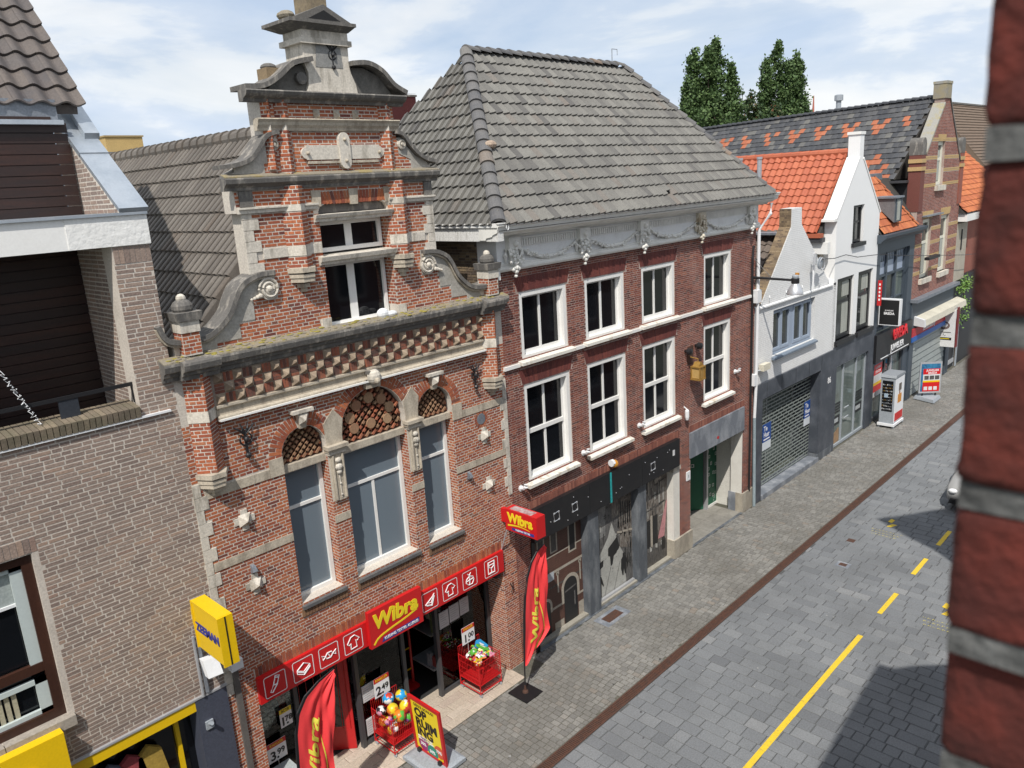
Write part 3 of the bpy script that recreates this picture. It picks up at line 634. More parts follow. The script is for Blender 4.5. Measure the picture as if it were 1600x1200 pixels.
fl = MB().hexa([(4.02, -.34, 3.58), (4.25, -.34, 3.56), (4.25, -.22, 3.56), (4.02, -.22, 3.58), (4.02, -.22, 3.83), (4.25, -.22, 3.80), (4.25, -.10, 3.80), (4.02, -.10, 3.83)], plastic_white); fl.tube([(4.12, -.1, 3.65), (4.12, .0, 3.6)], .02, plastic_grey); tag(fl.build('floodlight'), 'white square floodlight under the yellow projecting sign', 'lamp')
m = MB().tube([(4.0, -.06, 4.2), (4.0, -.06, 3.16)], .022, alu, 6); m.tube([(4.07, -.05, 4.15), (4.08, -.05, 3.2)], .035, lead, 6); tag(m.build('sign_pole'), 'thin steel conduits running down from the yellow box sign', 'conduit')
m = MB().box(4.46, 4.66, -.14, 0, 3.36, 3.52, plastic_white); tag(m.build('junction_box'), 'pale junction box on the orange brick corner', 'electric box')
m = MB().box(4.505, 4.60, -.05, .0, 0.2, 3.36, M('dull brown duct', (.13, .12, .11), .6, .4, 3)); tag(m.build('cable_duct'), 'dull grey cable duct below the junction box', 'cable duct')
# ------------------------------------------------------------------ stepped and scrolled gable house with the red shop front
wh = thing('gabled_house', 'ornate orange red brick house with scrolled gable and three arched windows', 'house', (7.7, 0, 0))
HL = arch_hole(5.88, 6.70, 3.86, 6.47); HC = arch_hole(7.02, 8.40, 3.86, 6.52); HR = arch_hole(8.69, 9.53, 3.86, 6.47)
SHOP = rect(4.87, 10.60, -0.1, 2.95)
low = rect(4.38, 11.03, 0.0, 8.15)
OCU = arc(10.28, 5.96, .105, 0, 360, 16)[:-1]
body = MB().wall([(4.38, 0), (4.87, 0), (4.87, 2.95), (10.60, 2.95), (10.60, 0), (11.03, 0), (11.03, 8.15), (4.38, 8.15)], [HL, HC, HR], 0.0, 0.40, mortar)
body.box(4.38, 4.6, .4, 9.5, 0, 7.9, mortar); body.box(10.75, 11.03, .4, 9.5, 0, 7.9, mortar)
body.box(10.60, 11.03, .4, 1.6, 0, 2.95, mortar)
# gable outline
scL = [(4.47, 8.36), (4.47, 8.62), (4.60, 8.60), (4.84, 8.58), (5.00, 8.62), (5.22, 8.76), (5.42, 8.98), (5.52, 9.17), (5.62, 9.29), (5.80, 9.36)]
scR = [(2 * 7.62 - x, z) for x, z in reversed(scL)]
wgL = [(5.80, 10.30), (5.70, 10.30), (5.70, 10.86), (5.80, 10.90), (6.02, 11.0), (6.22, 11.22), (6.30, 11.36), (6.30, 11.95)]
wgR = [(8.74, 11.95), (8.78, 11.36), (8.86, 11.24), (9.08, 11.05), (9.40, 10.92), (9.48, 10.88), (9.48, 10.30), (9.45, 10.30)]
GW = [(7.08, 8.33), (8.46, 8.33), (8.46, 10.24)] + [(7.77 + .69 * math.cos(R(a)), 10.24 + .20 * math.sin(R(a))) for a in (20, 45, 70, 90, 110, 135, 160)] + [(7.08, 10.24)]
gab = scL + wgL + wgR + scR
body.wall(gab, [GW], 0.0, 0.36, mortar)
body = body.build('wall', wh)
# openings and stones where no brick is laid
BAND1 = [rect(4.55, 5.64, 6.19, 6.345), rect(9.78, 10.86, 6.12, 6.275)]
BAND2 = [rect(4.38, 11.03, 5.02, 5.165)]
QL = [rect(4.38, 4.50 + (.09 if k % 2 else 0), 2.9 + k * .21, 3.11 + k * .21) for k in range(17)]
QR = [rect(10.92 - (.09 if k % 2 else 0), 11.03, 4.1 + k * .21, 4.31 + k * .21) for k in range(12)]
RL = arc(6.29, 6.47, .65, 0, 180, 16); RC = arc(7.71, 6.52, .92, 0, 180, 20); RR = arc(9.11, 6.47, .66, 0, 180, 16)
SPAN = [rect(6.70, 7.02, 5.40, 6.95), rect(8.40, 8.69, 5.40, 6.95)]
holes = [HL, HC, HR, RL, RC, RR, SHOP, rect(4.86, 10.62, 2.95, 3.16)] + BAND1 + BAND2 + QL + QR + SPAN + [arc(10.28, 5.96, .19, 0, 360, 20)[:-1], rect(4.38, 11.03, 7.37, 8.15)]
acc = []
bricks(acc, low, holes, (0, 0), (1, 0, 0), 0.02, 7.37, off=.03)
soldier(acc, 4.88, 10.60, 2.96, 3.155, 0.0, w=.062)
# gable field
VOL = [[(5.68, 8.93), (5.75, 9.04), (6.16, 9.0), (6.16, 9.42), (5.6, 9.42)], [(4.4, 8.3), (5.1, 8.3), (5.1, 8.48), (5.49, 8.49), (5.49, 8.73), (5.75, 8.73), (5.76, 9.04), (5.76, 9.5), (4.4, 9.5)]]
VOL += [[(2 * 7.62 - x, z) for x, z in p] for p in VOL]
GQ = [rect(5.6, 6.02 - (.1 if k % 2 else 0), 9.40 + k * .16, 9.56 + k * .16) for k in range(6)] + [rect(9.22 + (.08 if k % 2 else 0), 9.7, 9.40 + k * .16, 9.56 + k * .16) for k in range(6)]
gh2 = [GW, [(6.98, 10.2), (8.56, 10.2), (8.5, 10.56), (7.05, 10.56)], rect(5.6, 7.08, 9.60, 9.755), rect(8.46, 9.6, 9.60, 9.755), rect(5.6, 9.6, 10.29, 10.37), rect(5.6, 9.6, 10.62, 10.80), rect(6.2, 8.9, 11.46, 11.63),
       rect(6.88, 7.08, 8.33, 8.55), rect(8.46, 8.66, 8.33, 8.55), [(5.70, 10.8), (6.24, 10.84), (6.24, 11.1), (6.5, 11.4), (6.2, 11.4), (5.7, 11.0)], [(9.48, 10.8), (9.1, 10.84), (9.0, 11.1), (8.8, 11.4), (9.0, 11.4), (9.5, 11.0)]] + VOL + GQ
bricks(acc, gab, gh2, (0, 0), (1, 0, 0), 8.37, 11.95, off=.05)
# reveals on the far jambs, and the shop pier
for xj, z0, z1 in ((6.70, 3.86, 6.30), (8.40, 3.86, 6.3), (9.53, 3.86, 6.3), (8.46, 8.55, 10.2)):
    bricks(acc, rect(-.24, 0, z0, z1), [], (xj, 0), (0, -1, 0), z0, z1, L=.2)
bricks(acc, rect(-1.3, 0, 0.02, 2.9), [], (10.60, 0), (0, -1, 0), 0.02, 2.9)
emit(body, 'brick', 'brickwork', UB, brick_orange, acc)
for cx, cz, r0, r1, a0, a1 in ((6.29, 6.47, .41, .645, 22, 180), (7.71, 6.52, .69, .915, 24, 156), (9.11, 6.47, .42, .655, 0, 158)):
    acc = []; ring(acc, cx, cz, r0 + .003, r1, 0.0, a0, a1)
    if r0 < .5: acc = [a for a in acc if abs(a[0, 3] - cx) > .075]
    joined(acc, 'brick_arch', wh, UB, brick_orange, 'stuff')
acc = []; soldier(acc, 7.10, 8.45, 10.34, 10.55, 0.0, w=.062, fan=.35); joined(acc, 'brick_arch', wh, UB, brick_orange, 'stuff')
acc = []; ring(acc, 10.28, 5.96, .115, .185, 0.0, 0, 360, w=.05); joined(acc, 'brick_arch', wh, UB, brick_orange, 'stuff')
MB().prism(arc(10.28, 5.96, .11, 0, 360, 18)[:-1], -.012, .02, lead).build('round_plate', wh)
# triangular pilasters
def tri_pil(xa, xb, ap, z0, z1, bandz=(), mat=brick_orange):
    xm = (xa + xb) / 2; h = (xb - xa) / 2
    p = MB().prism([(xa, 0.002), (xb, 0.002), (xm, -ap + .004)], z0, z1, mortar, 'z').build('pilaster', wh)
    acc = []; Ls = math.hypot(h, ap)
    d1 = np.array([h, -ap, 0]) / Ls; d2 = np.array([h, ap, 0]) / Ls
    cut = [rect(-1, 2, a, b) for a, b in bandz]
    bricks(acc, rect(0, Ls, z0, z1), cut, (xa, 0), d1, z0, z1, L=.2); bricks(acc, rect(0, Ls, z0, z1), cut, (xm, -ap), d2, z0, z1, L=.2)
    joined(acc, 'brickwork', p, UB, mat, 'stuff')
    for a, b in bandz: MB().prism([(xa - .012, 0), (xb + .012, 0), (xm, -ap - .012)], a, b, stone_pale, 'z').build('band', p)
    # corbel below
    c = MB(); ms = [(z0 - .02, 1.18, .07), (z0 - .10, 1.08, .05), (z0 - .17, 1.0, .08), (z0 - .26, .55, .06), (z0 - .33, .3, .06)]
    for zz, s, hh in ms: c.prism([(xm - h * s, 0), (xm + h * s, 0), (xm + h * s * .45, -ap * s), (xm - h * s * .45, -ap * s)], zz, zz + hh + .005, stone, 'z')
    c.build('corbel', p)
    return p
tri_pil(4.50, 4.93, .20, 6.56, 8.12, ((7.40, 7.56),)); tri_pil(10.42, 10.86, .20, 6.72, 8.12, ((7.38, 7.54),))
tri_pil(6.44, 6.87, .19, 9.36, 10.66, ((9.60, 9.755), (10.28, 10.37))); tri_pil(8.46, 8.86, .19, 9.36, 10.66, ((9.60, 9.755), (10.28, 10.37)))
def tri_up(xa, xb, z0, z1):
    xm = (xa + xb) / 2; ap = .10; h = (xb - xa) / 2
    p = MB().prism([(xa, 0.002), (xb, 0.002), (xm, -ap + .004)], z0, z1, mortar, 'z').build('pilaster', wh); acc = []; Ls = math.hypot(h, ap)
    bricks(acc, rect(0, Ls, z0, z1), [rect(-1, 2, 11.46, 11.63)], (xa, 0), np.array([h, -ap, 0]) / Ls, z0, z1, L=.18); bricks(acc, rect(0, Ls, z0, z1), [rect(-1, 2, 11.46, 11.63)], (xm, -ap), np.array([h, ap, 0]) / Ls, z0, z1, L=.18)
    joined(acc, 'brickwork', p, UB, brick_orange, 'stuff')
tri_up(6.52, 6.76, 10.80, 11.92); tri_up(8.44, 8.70, 10.80, 11.92); tri_up(6.30, 6.46, 10.9, 11.92)
# stone bands and quoins
def stones(rs, mat, proud, name='stone_block', cuts=None):
    for q in rs:
        x0, z0, x1, z1 = q[0][0], q[0][1], q[2][0], q[2][1]; MB().box(x0 + .002, x1 - .002, -proud, .02, z0 + .004, z1 - .004, mat).build(name, wh)
def band(x0, x1, z0, z1, step=.7, proud=.014, mat=stone):
    x = x0
    while x < x1 - .02:
        e = min(x + step * random.uniform(.7, 1.2), x1)
        if x1 - e < .15: e = x1
        stones([rect(x, e, z0, z1)], mat, proud + random.uniform(0, .003), 'band_stone'); x = e
band(4.56, 5.63, 6.19, 6.345); band(9.79, 10.85, 6.12, 6.275)
for a, b in ((4.51, 5.88), (6.70, 7.02), (8.40, 8.69), (9.53, 10.92)): band(a, b, 5.02, 5.165)
stones(QL, stone_pale, .016, 'quoin'); stones(QR, stone_pale, .016, 'quoin')
for k, q in enumerate(GQ):
    x0, x1 = (5.76, q[1][0]) if k < 6 else (q[0][0], 9.46)
    stones([rect(x0, x1, q[0][1], q[2][1])], stone_pale, .02, 'quoin')
band(6.03, 7.07, 9.60, 9.755, 1.2, .02, stone_pale); band(8.47, 9.22, 9.60, 9.755, 1.2, .02, stone_pale)
stones([rect(6.90, 7.08, 8.36, 8.55), rect(8.46, 8.65, 8.36, 8.55)], stone_pale, .03)
# imposts, spandrels and the two carved shafts between the windows
for (xa, xb) in ((6.705, 7.015), (8.405, 8.685)):
    xm = (xa + xb) / 2
    MB().prism([(xa, 6.40), (xb, 6.40), (xb + .005, 6.55), (xb + .05, 6.82), (xm + .04, 7.02), (xa - .03, 6.80), (xa - .0, 6.55)], -.02, .05, stone).build('spandrel_stone', wh)
    c = MB(); c.box(xa - .05, xb + .05, -.12, .05, 6.36, 6.42, stone); c.box(xa - .03, xb + .03, -.09, .05, 6.31, 6.36, stone); c.box(xa - .01, xb + .01, -.07, .05, 6.26, 6.31, stone_pale)
    c.build('capital', wh)
    s = MB(); s.box(xa + .03, xb - .03, -.045, .05, 5.42, 6.26, stone)
    s.tube([(xa + .06, -.05, 5.45), (xa + .06, -.05, 6.24)], .022, stone, 6); s.tube([(xb - .06, -.05, 5.45), (xb - .06, -.05, 6.24)], .022, stone, 6)
    s = s.build('carved_shaft', wh)
    d = MB(); 
    for (q, r) in ((6.14, .06), (6.02, .075), (5.93, .05), (5.72, .022), (5.52, .022)): d.ball((xm, -.06, q), r, stone_pale, 6, (1, .6, .8))
    d.tube([(xm, -.05, 5.90), (xm, -.05, 5.46)], .010, stone_pale, 5); d.build('carved_drop', s)
for cx, zt, w_ in ((6.29, 7.16, .10), (9.11, 7.16, .10)):
    k = MB().hexa([(cx - w_ * .55, -.05, zt - .30), (cx + w_ * .55, -.05, zt - .30), (cx + w_ * .55, .03, zt - .30), (cx - w_ * .55, .03, zt - .30), (cx - w_, -.10, zt - .03), (cx + w_, -.10, zt - .03), (cx + w_, .03, zt - .03), (cx - w_, .03, zt - .03)], stone)
    k.add([(cx - w_ * .7, -.07, zt - .22), (cx + w_ * .7, -.07, zt - .22), (cx + w_ * .9, -.10, zt - .05), (cx - w_ * .9, -.10, zt - .05), (cx, -.17, zt - .15)], [(0, 1, 4), (1, 2, 4), (2, 3, 4), (3, 0, 4)], stone_pale)
    k.box(cx - .19, cx + .19, -.13, .02, zt - .03, zt + .025, stone_pale); k.build('keystone', wh)
k = MB().box(7.56, 7.86, -.10, .03, 7.22, 7.38, stone); k.ball((7.71, -.14, 7.42), .13, stone_pale, 7, (1, .8, 1)); k.ball((7.71, -.22, 7.36), .06, stone, 6); k.box(7.60, 7.82, -.16, .02, 7.47, 7.53, stone_dark); k.build('keystone', wh)
stones([rect(5.63, 5.88, 6.19, 6.49), rect(9.53, 9.78, 6.12, 6.44)], stone, .02, 'impost')
# windows with their lattice filled tympana
def wib_window(x0, x1, zs, vb):
    w = window(wh, x0 + .02, x1 - .015, 3.86, 6.17, .2, .07, paint_white, glass_film, vb=vb, hb=(.715,), mull=.055, depth=.1)
    MB().hexa([(x0 - .02, -.06, 3.76), (x1 + .04, -.06, 3.76), (x1, .3, 3.80), (x0, .3, 3.80), (x0 - .02, -.06, 3.82), (x1 + .04, -.06, 3.82), (x1, .3, 3.87), (x0, .3, 3.87)], M('lead covered sill', (.10, .10, .105), .7, .5, 6, (.18, .17, .15))).build('sill', w)
    MB().box(x0, x1, .05, .32, 6.17, 6.29, stone).build('transom_stone', wh)
    return w
wib_window(5.88, 6.70, 6.47, ((), ())); wib_window(7.02, 8.40, 6.52, ((.5,), ())); wib_window(8.69, 9.53, 6.47, ((), ()))
acc = []
for x0, x1 in ((5.84, 6.76), (6.98, 8.44), (8.65, 9.57)): soldier(acc, x0, x1, 3.62, 3.76, -.02, w=.062)
joined(acc, 'sill_bricks', wh, UB, M('brown sill brick', (.22, .12, .07), .9, .5, 4, (.12, .08, .05), pal=[(0, (.17, .09, .055)), (1, (.27, .15, .08))]), 'stuff')
lat_c = M('terracotta lattice', (.40, .14, .075), .85, .4, 3, (.22, .10, .06), pal=[(0, (.34, .10, .055)), (1, (.48, .16, .08))])
lat_s = M('ochre stone lattice', (.36, .22, .13), .9, .4, 4, (.26, .14, .08), pal=[(0, (.30, .15, .085)), (1, (.40, .26, .15))])
for cx, zs, r, fancy in ((6.29, 6.47, .40, 0), (7.71, 6.52, .68, 1), (9.11, 6.47, .41, 0)):
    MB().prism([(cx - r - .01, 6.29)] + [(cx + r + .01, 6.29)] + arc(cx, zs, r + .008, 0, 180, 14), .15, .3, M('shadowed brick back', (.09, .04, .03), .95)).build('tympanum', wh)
    A = []; Bc = []; st = .125 if not fancy else .145
    n = int(r * 3 / st)
    for i in range(-n, n + 1):
        for j in range(-n, n + 1):
            for dg in (45, -45):
                u, v = cx + (i + .5 * (j % 2)) * st * 1.0, 6.30 + j * st * .5
                if dg == -45: u += st * .25; v += st * .12
                if v < 6.32 or math.hypot(u - cx, v - zs if v > zs else 0) > r - .035 or (v <= zs and abs(u - cx) > r - .05): continue
                c_, s_ = math.cos(R(dg)), math.sin(R(dg))
                b = brick_at((u, .15, v), (c_, 0, s_), st * .98, .042, .05 if dg > 0 else .03, updir=(-s_, 0, c_), depth=.06)
                (Bc if (fancy and (i + j) % 3 == 0) or (not fancy and dg > 0) else A).append(b)
    joined(A, 'lattice_bricks', wh, UB, lat_c, 'stuff'); joined(Bc, 'lattice_stones', wh, UB, lat_s, 'stuff')
    if fancy:
        for k, aa in enumerate((25, 55, 90, 125, 155)):
            MB().prism(arc(cx + .47 * math.cos(R(aa)), zs + .02 + .47 * math.sin(R(aa)), .10, 0, 360, 14)[:-1], .085, .15, lat_s).build('roundel', wh)
        for k in range(3): MB().prism(arc(cx - .36 + .36 * k, zs + .02, .095, 0, 360, 14)[:-1], .085, .15, lat_s).build('roundel', wh)
# frieze: pyramids and bricks in a chequer, shade put into their darker browns
MB().box(4.90, 10.45, -.02, .02, 7.555, 8.06, M('sooty mortar', (.34, .28, .23), .95, .6, 4, (.2, .16, .13))).build('frieze', wh)
pyr = mesh_np('diamond_stone', np.array([(-.5, 0, -.5), (.5, 0, -.5), (.5, 0, .5), (-.5, 0, .5), (-.02, -1, -.02), (.02, -1, -.02), (.02, -1, .02), (-.02, -1, .02)]), [(0, 1, 5, 4), (1, 2, 6, 5), (2, 3, 7, 6), (3, 0, 4, 7), (4, 5, 6, 7), (3, 2, 1, 0)], M('shade toned frieze stone', (.36, .28, .20), .9, .7, 7, (.20, .15, .11), bump=.4))
acc = []; c = .158
for i in range(35):
    for j in range(3):
        u, v = 4.945 + (i + .5) * c, 7.575 + (j + .5) * c
        if u > 10.42: continue
        if (i + j) % 2 == 0:
            o = link('diamond_stone', pyr, wh); o.matrix_basis = Matrix(basis((u, -.02, v), (c * .97, 0, 0), (0, .10, 0), (0, 0, c * .97)).tolist())
        else:
            vert = (i // 1) % 2
            for q in (-1, 0, 1):
                if vert: acc.append(brick_at((u + q * c / 3, -.02, v), (1, 0, 0), c / 3 - .008, c * .94, .006))
                else: acc.append(brick_at((u, -.02, v + q * c / 3), (1, 0, 0), c * .94, c / 3 - .008, .006))
joined(acc, 'frieze_bricks', wh, UB, brick_sooty_shade, 'stuff')
m = MB().profile_x([(.02, 7.36), (-.10, 7.36), (-.10, 7.39), (-.03, 7.41), (-.03, 7.50), (-.07, 7.53), (-.07, 7.565), (.02, 7.565)], 4.92, 10.44, stone); m.box(4.92, 10.44, -.125, -.02, 7.335, 7.365, paint_white); m.build('string_course', wh)
# main cornice with mossy top
cor = [(.05, 8.07), (-.06, 8.07), (-.07, 8.13), (-.11, 8.15), (-.12, 8.19), (-.18, 8.22), (-.20, 8.30), (-.19, 8.335), (.05, 8.40)]
m = MB().profile_x(cor, 4.22, 11.10, stone_dark, 0, 0)
for a, b in ((4.44, 4.99), (10.36, 10.92)): m.profile_x([(p[0] - .12 if p[0] < 0 else p[0], p[1]) for p in cor], a, b, stone_dark)
m = m.build('cornice', wh)
MB().hexa([(4.22, -.188, 8.335), (11.10, -.188, 8.335), (11.10, .0, 8.385), (4.22, .0, 8.385), (4.22, -.185, 8.352), (11.10, -.185, 8.352), (11.10, .0, 8.41), (4.22, .0, 8.41)], stone_moss).build('weathering', m)
rngm = random.Random(9); mm = MB()
for i in range(260):
    u = rngm.uniform(4.3, 10.9); t = rngm.random(); s = rngm.uniform(.012, .04); mm.ball((u, -.175 + .17 * t, 8.354 + .055 * t), s, stone_moss if rngm.random() < .6 else M('dry moss', (.30, .25, .05), 1.0, .5, 20, (.16, .14, .05)), 4, (1.6, 1, .45))
mm.build('moss', m, 'stuff')
# scrolls: stone coping curves with volutes and stepped stucco panels
def ribbon(path, w, y0, y1, mat, name, par, kind=None):
    mb = MB(); n = len(path); q = []
    for i, p in enumerate(path):
        a, b = path[max(0, i - 1)], path[min(n - 1, i + 1)]; dx, dz = b[0] - a[0], b[1] - a[1]; l = math.hypot(dx, dz); q.append((p[0] - dz / l * w, p[1] + dx / l * w))
    for i in range(n - 1):
        A, B, C_, D_ = path[i], path[i + 1], q[i + 1], q[i]
        mb.hexa([(A[0], y0, A[1]), (B[0], y0, B[1]), (B[0], y1, B[1]), (A[0], y1, A[1]), (D_[0], y0, D_[1]), (C_[0], y0, C_[1]), (C_[0], y1, C_[1]), (D_[0], y1, D_[1])], mat)
    return mb.build(name, par, kind)
def smooth(pts, n=28):
    o = []; P = [pts[0]] + list(pts) + [pts[-1]]
    for i in range(n + 1):
        t = i / n * (len(pts) - 1); k = min(int(t), len(pts) - 2); f = t - k; p0, p1, p2, p3 = P[k], P[k + 1], P[k + 2], P[k + 3]
        o.append(tuple(.5 * (2 * p1[d] + (p2[d] - p0[d]) * f + (2 * p0[d] - 5 * p1[d] + 4 * p2[d] - p3[d]) * f * f + (3 * p1[d] - 3 * p2[d] + p3[d] - p0[d]) * f ** 3) for d in range(2)))
    return o
for sgn in (1, -1):
    def mx_(p): return (p[0], p[1]) if sgn == 1 else (2 * 7.62 - p[0], p[1])
    for poly in ([(4.72, 8.40), (5.10, 8.40), (5.10, 8.48), (5.49, 8.49), (5.49, 8.73), (5.75, 8.73), (5.76, 9.04), (6.16, 9.0), (6.16, 9.39), (5.80, 9.36), (5.62, 9.29), (5.52, 9.17), (5.42, 8.98), (5.22, 8.76), (5.00, 8.62), (4.80, 8.57)],):
        MB().prism([mx_(p) for p in poly], -.012, .03, M('grey weathered stucco', (.42, .40, .36), .9, .6, 3, (.28, .26, .22), bump=.2)).build('scroll_panel', wh)
    pth = smooth([(4.24, 8.86), (4.32, 8.66), (4.50, 8.57), (4.84, 8.56), (5.10, 8.64), (5.36, 8.86), (5.50, 9.10), (5.62, 9.25), (5.86, 9.35), (6.14, 9.36)], 34)
    pm = [mx_(p) for p in pth]; pm = pm if sgn == 1 else pm[::-1]
    ribbon(pm, .07, -.10, .30, stone_dark, 'scroll_coping', wh); ribbon([(p[0], p[1] - .04) for p in pm], .05, -.06, .02, stone, 'scroll_moulding', wh)
    vx, vz = mx_((6.03, 9.16)); sp = []
    for i in range(46):
        a = i * .31; r = .17 - .0031 * i; sp.append((vx + sgn * -r * math.cos(a), -.05, vz + r * math.sin(a)))
    v = MB().tube(sp, .024, stone_pale, 6); v.prism(arc(vx, vz, .17, 0, 360, 18)[:-1], -.045, .0, stone_pale); v.ball((vx, -.06, vz), .05, stone_pale, 6)
    for q in range(4): v.ball((vx - sgn * (.16 + q * .05), -.05, vz - .09 - .012 * q), .04 - .006 * q, stone_pale, 5)
    v.build('volute', wh)
    # small wing scrolls above
    wx = [(5.58, 10.93), (5.80, 10.96), (6.02, 11.04), (6.18, 11.20), (6.32, 11.36), (6.52, 11.42)]
    if sgn == -1: wx = [(8.72, 11.42), (8.86, 11.38), (9.00, 11.22), (9.16, 11.07), (9.36, 10.97), (9.60, 10.92)]
    ribbon(smooth(wx, 18), .06, -.10, .30, stone_dark, 'scroll_coping', wh)
    pn = [(6.02, 10.84), (6.24, 10.84), (6.24, 11.0), (6.30, 11.0), (6.30, 11.34), (6.18, 11.18), (6.02, 11.02), (5.75, 10.95), (5.75, 10.84)] if sgn == 1 else [(9.05, 10.84), (9.42, 10.84), (9.42, 10.94), (9.16, 11.06), (9.0, 11.2), (8.86, 11.36), (8.78, 11.36), (8.80, 11.1), (9.05, 11.0)]
    MB().prism(pn, -.012, .03, M('grey weathered stucco', (0, 0, 0))).build('scroll_panel', wh)
    vx, vz = (6.42, 11.26) if sgn == 1 else (8.86, 11.25)
    MB().lathe((vx, 0, vz), [(.085, 0), (.085, -.05), (.06, -.06), (.055, -.04), (.03, -.04), (.025, -.08), (.001, -.085)], stone_pale, 14, 'y').build('volute', wh)
# gable ledges
def ledge(x0, x1, zs, ys, mat=stone_dark, name='ledge'):
    prof = [(.04, zs[0])] + list(zip(ys, zs)) + [(.04, zs[-1])]
    return MB().profile_x(prof, x0, x1, mat).build(name, wh)
l = ledge(5.53, 9.58, (10.62, 10.66, 10.70, 10.72, 10.78, 10.80), (-.05, -.06, -.11, -.14, -.15, -.14)); 
MB().hexa([(5.53, -.14, 10.80), (9.58, -.14, 10.80), (9.58, 0, 10.84), (5.53, 0, 10.84), (5.53, -.14, 10.815), (9.58, -.14, 10.815), (9.58, 0, 10.86), (5.53, 0, 10.86)], stone_moss).build('weathering', l)
for a, b in ((5.71, 7.06), (8.47, 9.49)): MB().profile_x([(.02, 10.29), (-.05, 10.29), (-.05, 10.345), (-.08, 10.35), (-.08, 10.375), (.02, 10.38)], a, b, stone_pale).build('band_moulding', wh)
stones([rect(5.76, 5.98, 10.38, 10.62), rect(9.28, 9.46, 10.38, 10.62)], stone_dark, .03)
ledge(6.18, 8.80, (11.46, 11.50, 11.54, 11.58, 11.62, 11.635), (-.05, -.06, -.09, -.10, -.13, -.12), stone)
ledge(6.0, 8.92, (11.86, 11.90, 11.93, 11.96, 12.0, 12.02), (-.08, -.10, -.17, -.20, -.22, -.20), stone_dark, 'top_cornice')
for q in (7.25, 7.62, 7.98): MB().add([(q - .06, -.01, 11.62), (q + .06, -.01, 11.62), (q + .06, -.01, 11.78), (q - .06, -.01, 11.78), (q, -.09, 11.68)], [(0, 1, 4), (1, 2, 4), (2, 3, 4), (3, 0, 4)], stone).build('diamond_stone', wh)
# plaque in the gable
p = MB().box(6.97, 8.38, -.04, .02, 11.03, 11.25, stone_pale); p.box(6.99, 8.33, -.05, .02, 10.97, 11.01, stone); p.prism(arc(6.97, 11.13, .085, 90, 270, 8), -.04, .02, stone_pale); p.prism(arc(8.38, 11.13, .085, -90, 90, 8), -.04, .02, stone_pale)
p.prism(arc(7.67, 11.34, .10, 0, 180, 8) + arc(7.67, 10.98, .10, 180, 360, 8), -.075, .02, stone_pale); p = p.build('plaque', wh)
m = MB()
for a, b in ((6.99, 11.13), (8.36, 11.13), (7.67, 11.33), (7.67, 11.0)): m.ball((a, -.06 if abs(a - 7.67) > .1 else -.09, b), .028, stone, 5)
m.build('boss', p)
# crowning pediment, shaft and cap
for pts in ([(6.02, 12.02), (6.34, 12.05), (6.62, 12.20), (6.86, 12.38), (7.20, 12.46)], [(7.92, 12.44), (8.22, 12.46), (8.48, 12.36), (8.70, 12.16), (8.96, 12.04)]):
    ribbon(smooth(pts, 16), .07, -.18, .28, stone_dark, 'pediment_curve', wh)
MB().prism([(6.42, 12.02), (7.22, 12.02), (7.22, 12.45), (6.9, 12.38), (6.62, 12.18)], .0, .25, M('sooty stone', (.11, .105, .095), .95, .6, 6, (.2, .19, .17))).build('pediment_panel', wh)
MB().prism([(7.92, 12.02), (8.80, 12.02), (8.52, 12.33), (8.22, 12.44), (7.92, 12.43)], .0, .25, M('sooty stone', (0, 0, 0))).build('pediment_panel', wh)
MB().lathe((7.02, -.02, 12.22), [(.09, 0), (.09, -.06), (.05, -.07)], stone_dark, 12, 'y').build('roundel', wh)
s = MB().prism([(7.10, 12.02), (8.04, 12.02), (8.02, 12.16), (7.94, 12.34), (7.92, 12.45), (7.93, 12.74), (7.10, 12.74), (7.10, 12.45), (7.16, 12.30), (7.14, 12.12)], -.06, .42, stone_pale)
s.prism([(7.30, 12.40), (7.80, 12.40), (7.78, 12.70), (7.34, 12.72)], -.066, -.05, M('grey stucco patch', (.24, .24, .23), .9, .5, 6, (.30, .29, .27))); s.build('gable_shaft', wh)
q = MB().box(7.04, 7.97, -.12, .48, 12.72, 12.80, stone_pale); q.box(7.10, 7.93, -.08, .44, 12.80, 12.93, stone_pale); q.hexa([(7.06, -.1, 12.92), (7.94, -.1, 12.92), (7.94, .46, 12.92), (7.06, .46, 12.92), (6.84, -.22, 12.99), (8.0, -.22, 12.99), (8.0, .56, 12.99), (6.84, .56, 12.99)], stone_dark)
q.box(6.83, 8.01, -.23, .57, 12.99, 13.04, stone_dark); q.prism([(6.9, 13.04), (7.95, 13.04), (7.46, 13.27)], -.2, .5, stone_dark); q.prism([(7.18, 13.055), (7.74, 13.055), (7.46, 13.19)], -.204, -.19, interior); q.ball((6.98, .1, 13.12), .12, stone_moss, 6, (1, 1.4, .6)); q.build('cap', wh)
MB().box(7.31, 7.66, .0, .35, 13.15, 13.9, M('lichen covered brick', (.24, .19, .12), .95, .7, 8, (.12, .10, .08))).build('chimney_neck', wh)
c = MB().box(6.50, 6.72, .02, .3, 12.06, 12.36, brick_old); c.ball((6.61, .15, 12.38), .12, stone_dark, 6, (1, 1, .5)); c.build('end_block', wh); c = MB().box(8.62, 8.82, .1, .34, 12.08, 12.33, brick_old); c.ball((8.72, .22, 12.34), .11, stone_dark, 6, (1, 1, .5)); c.build('end_block', wh)
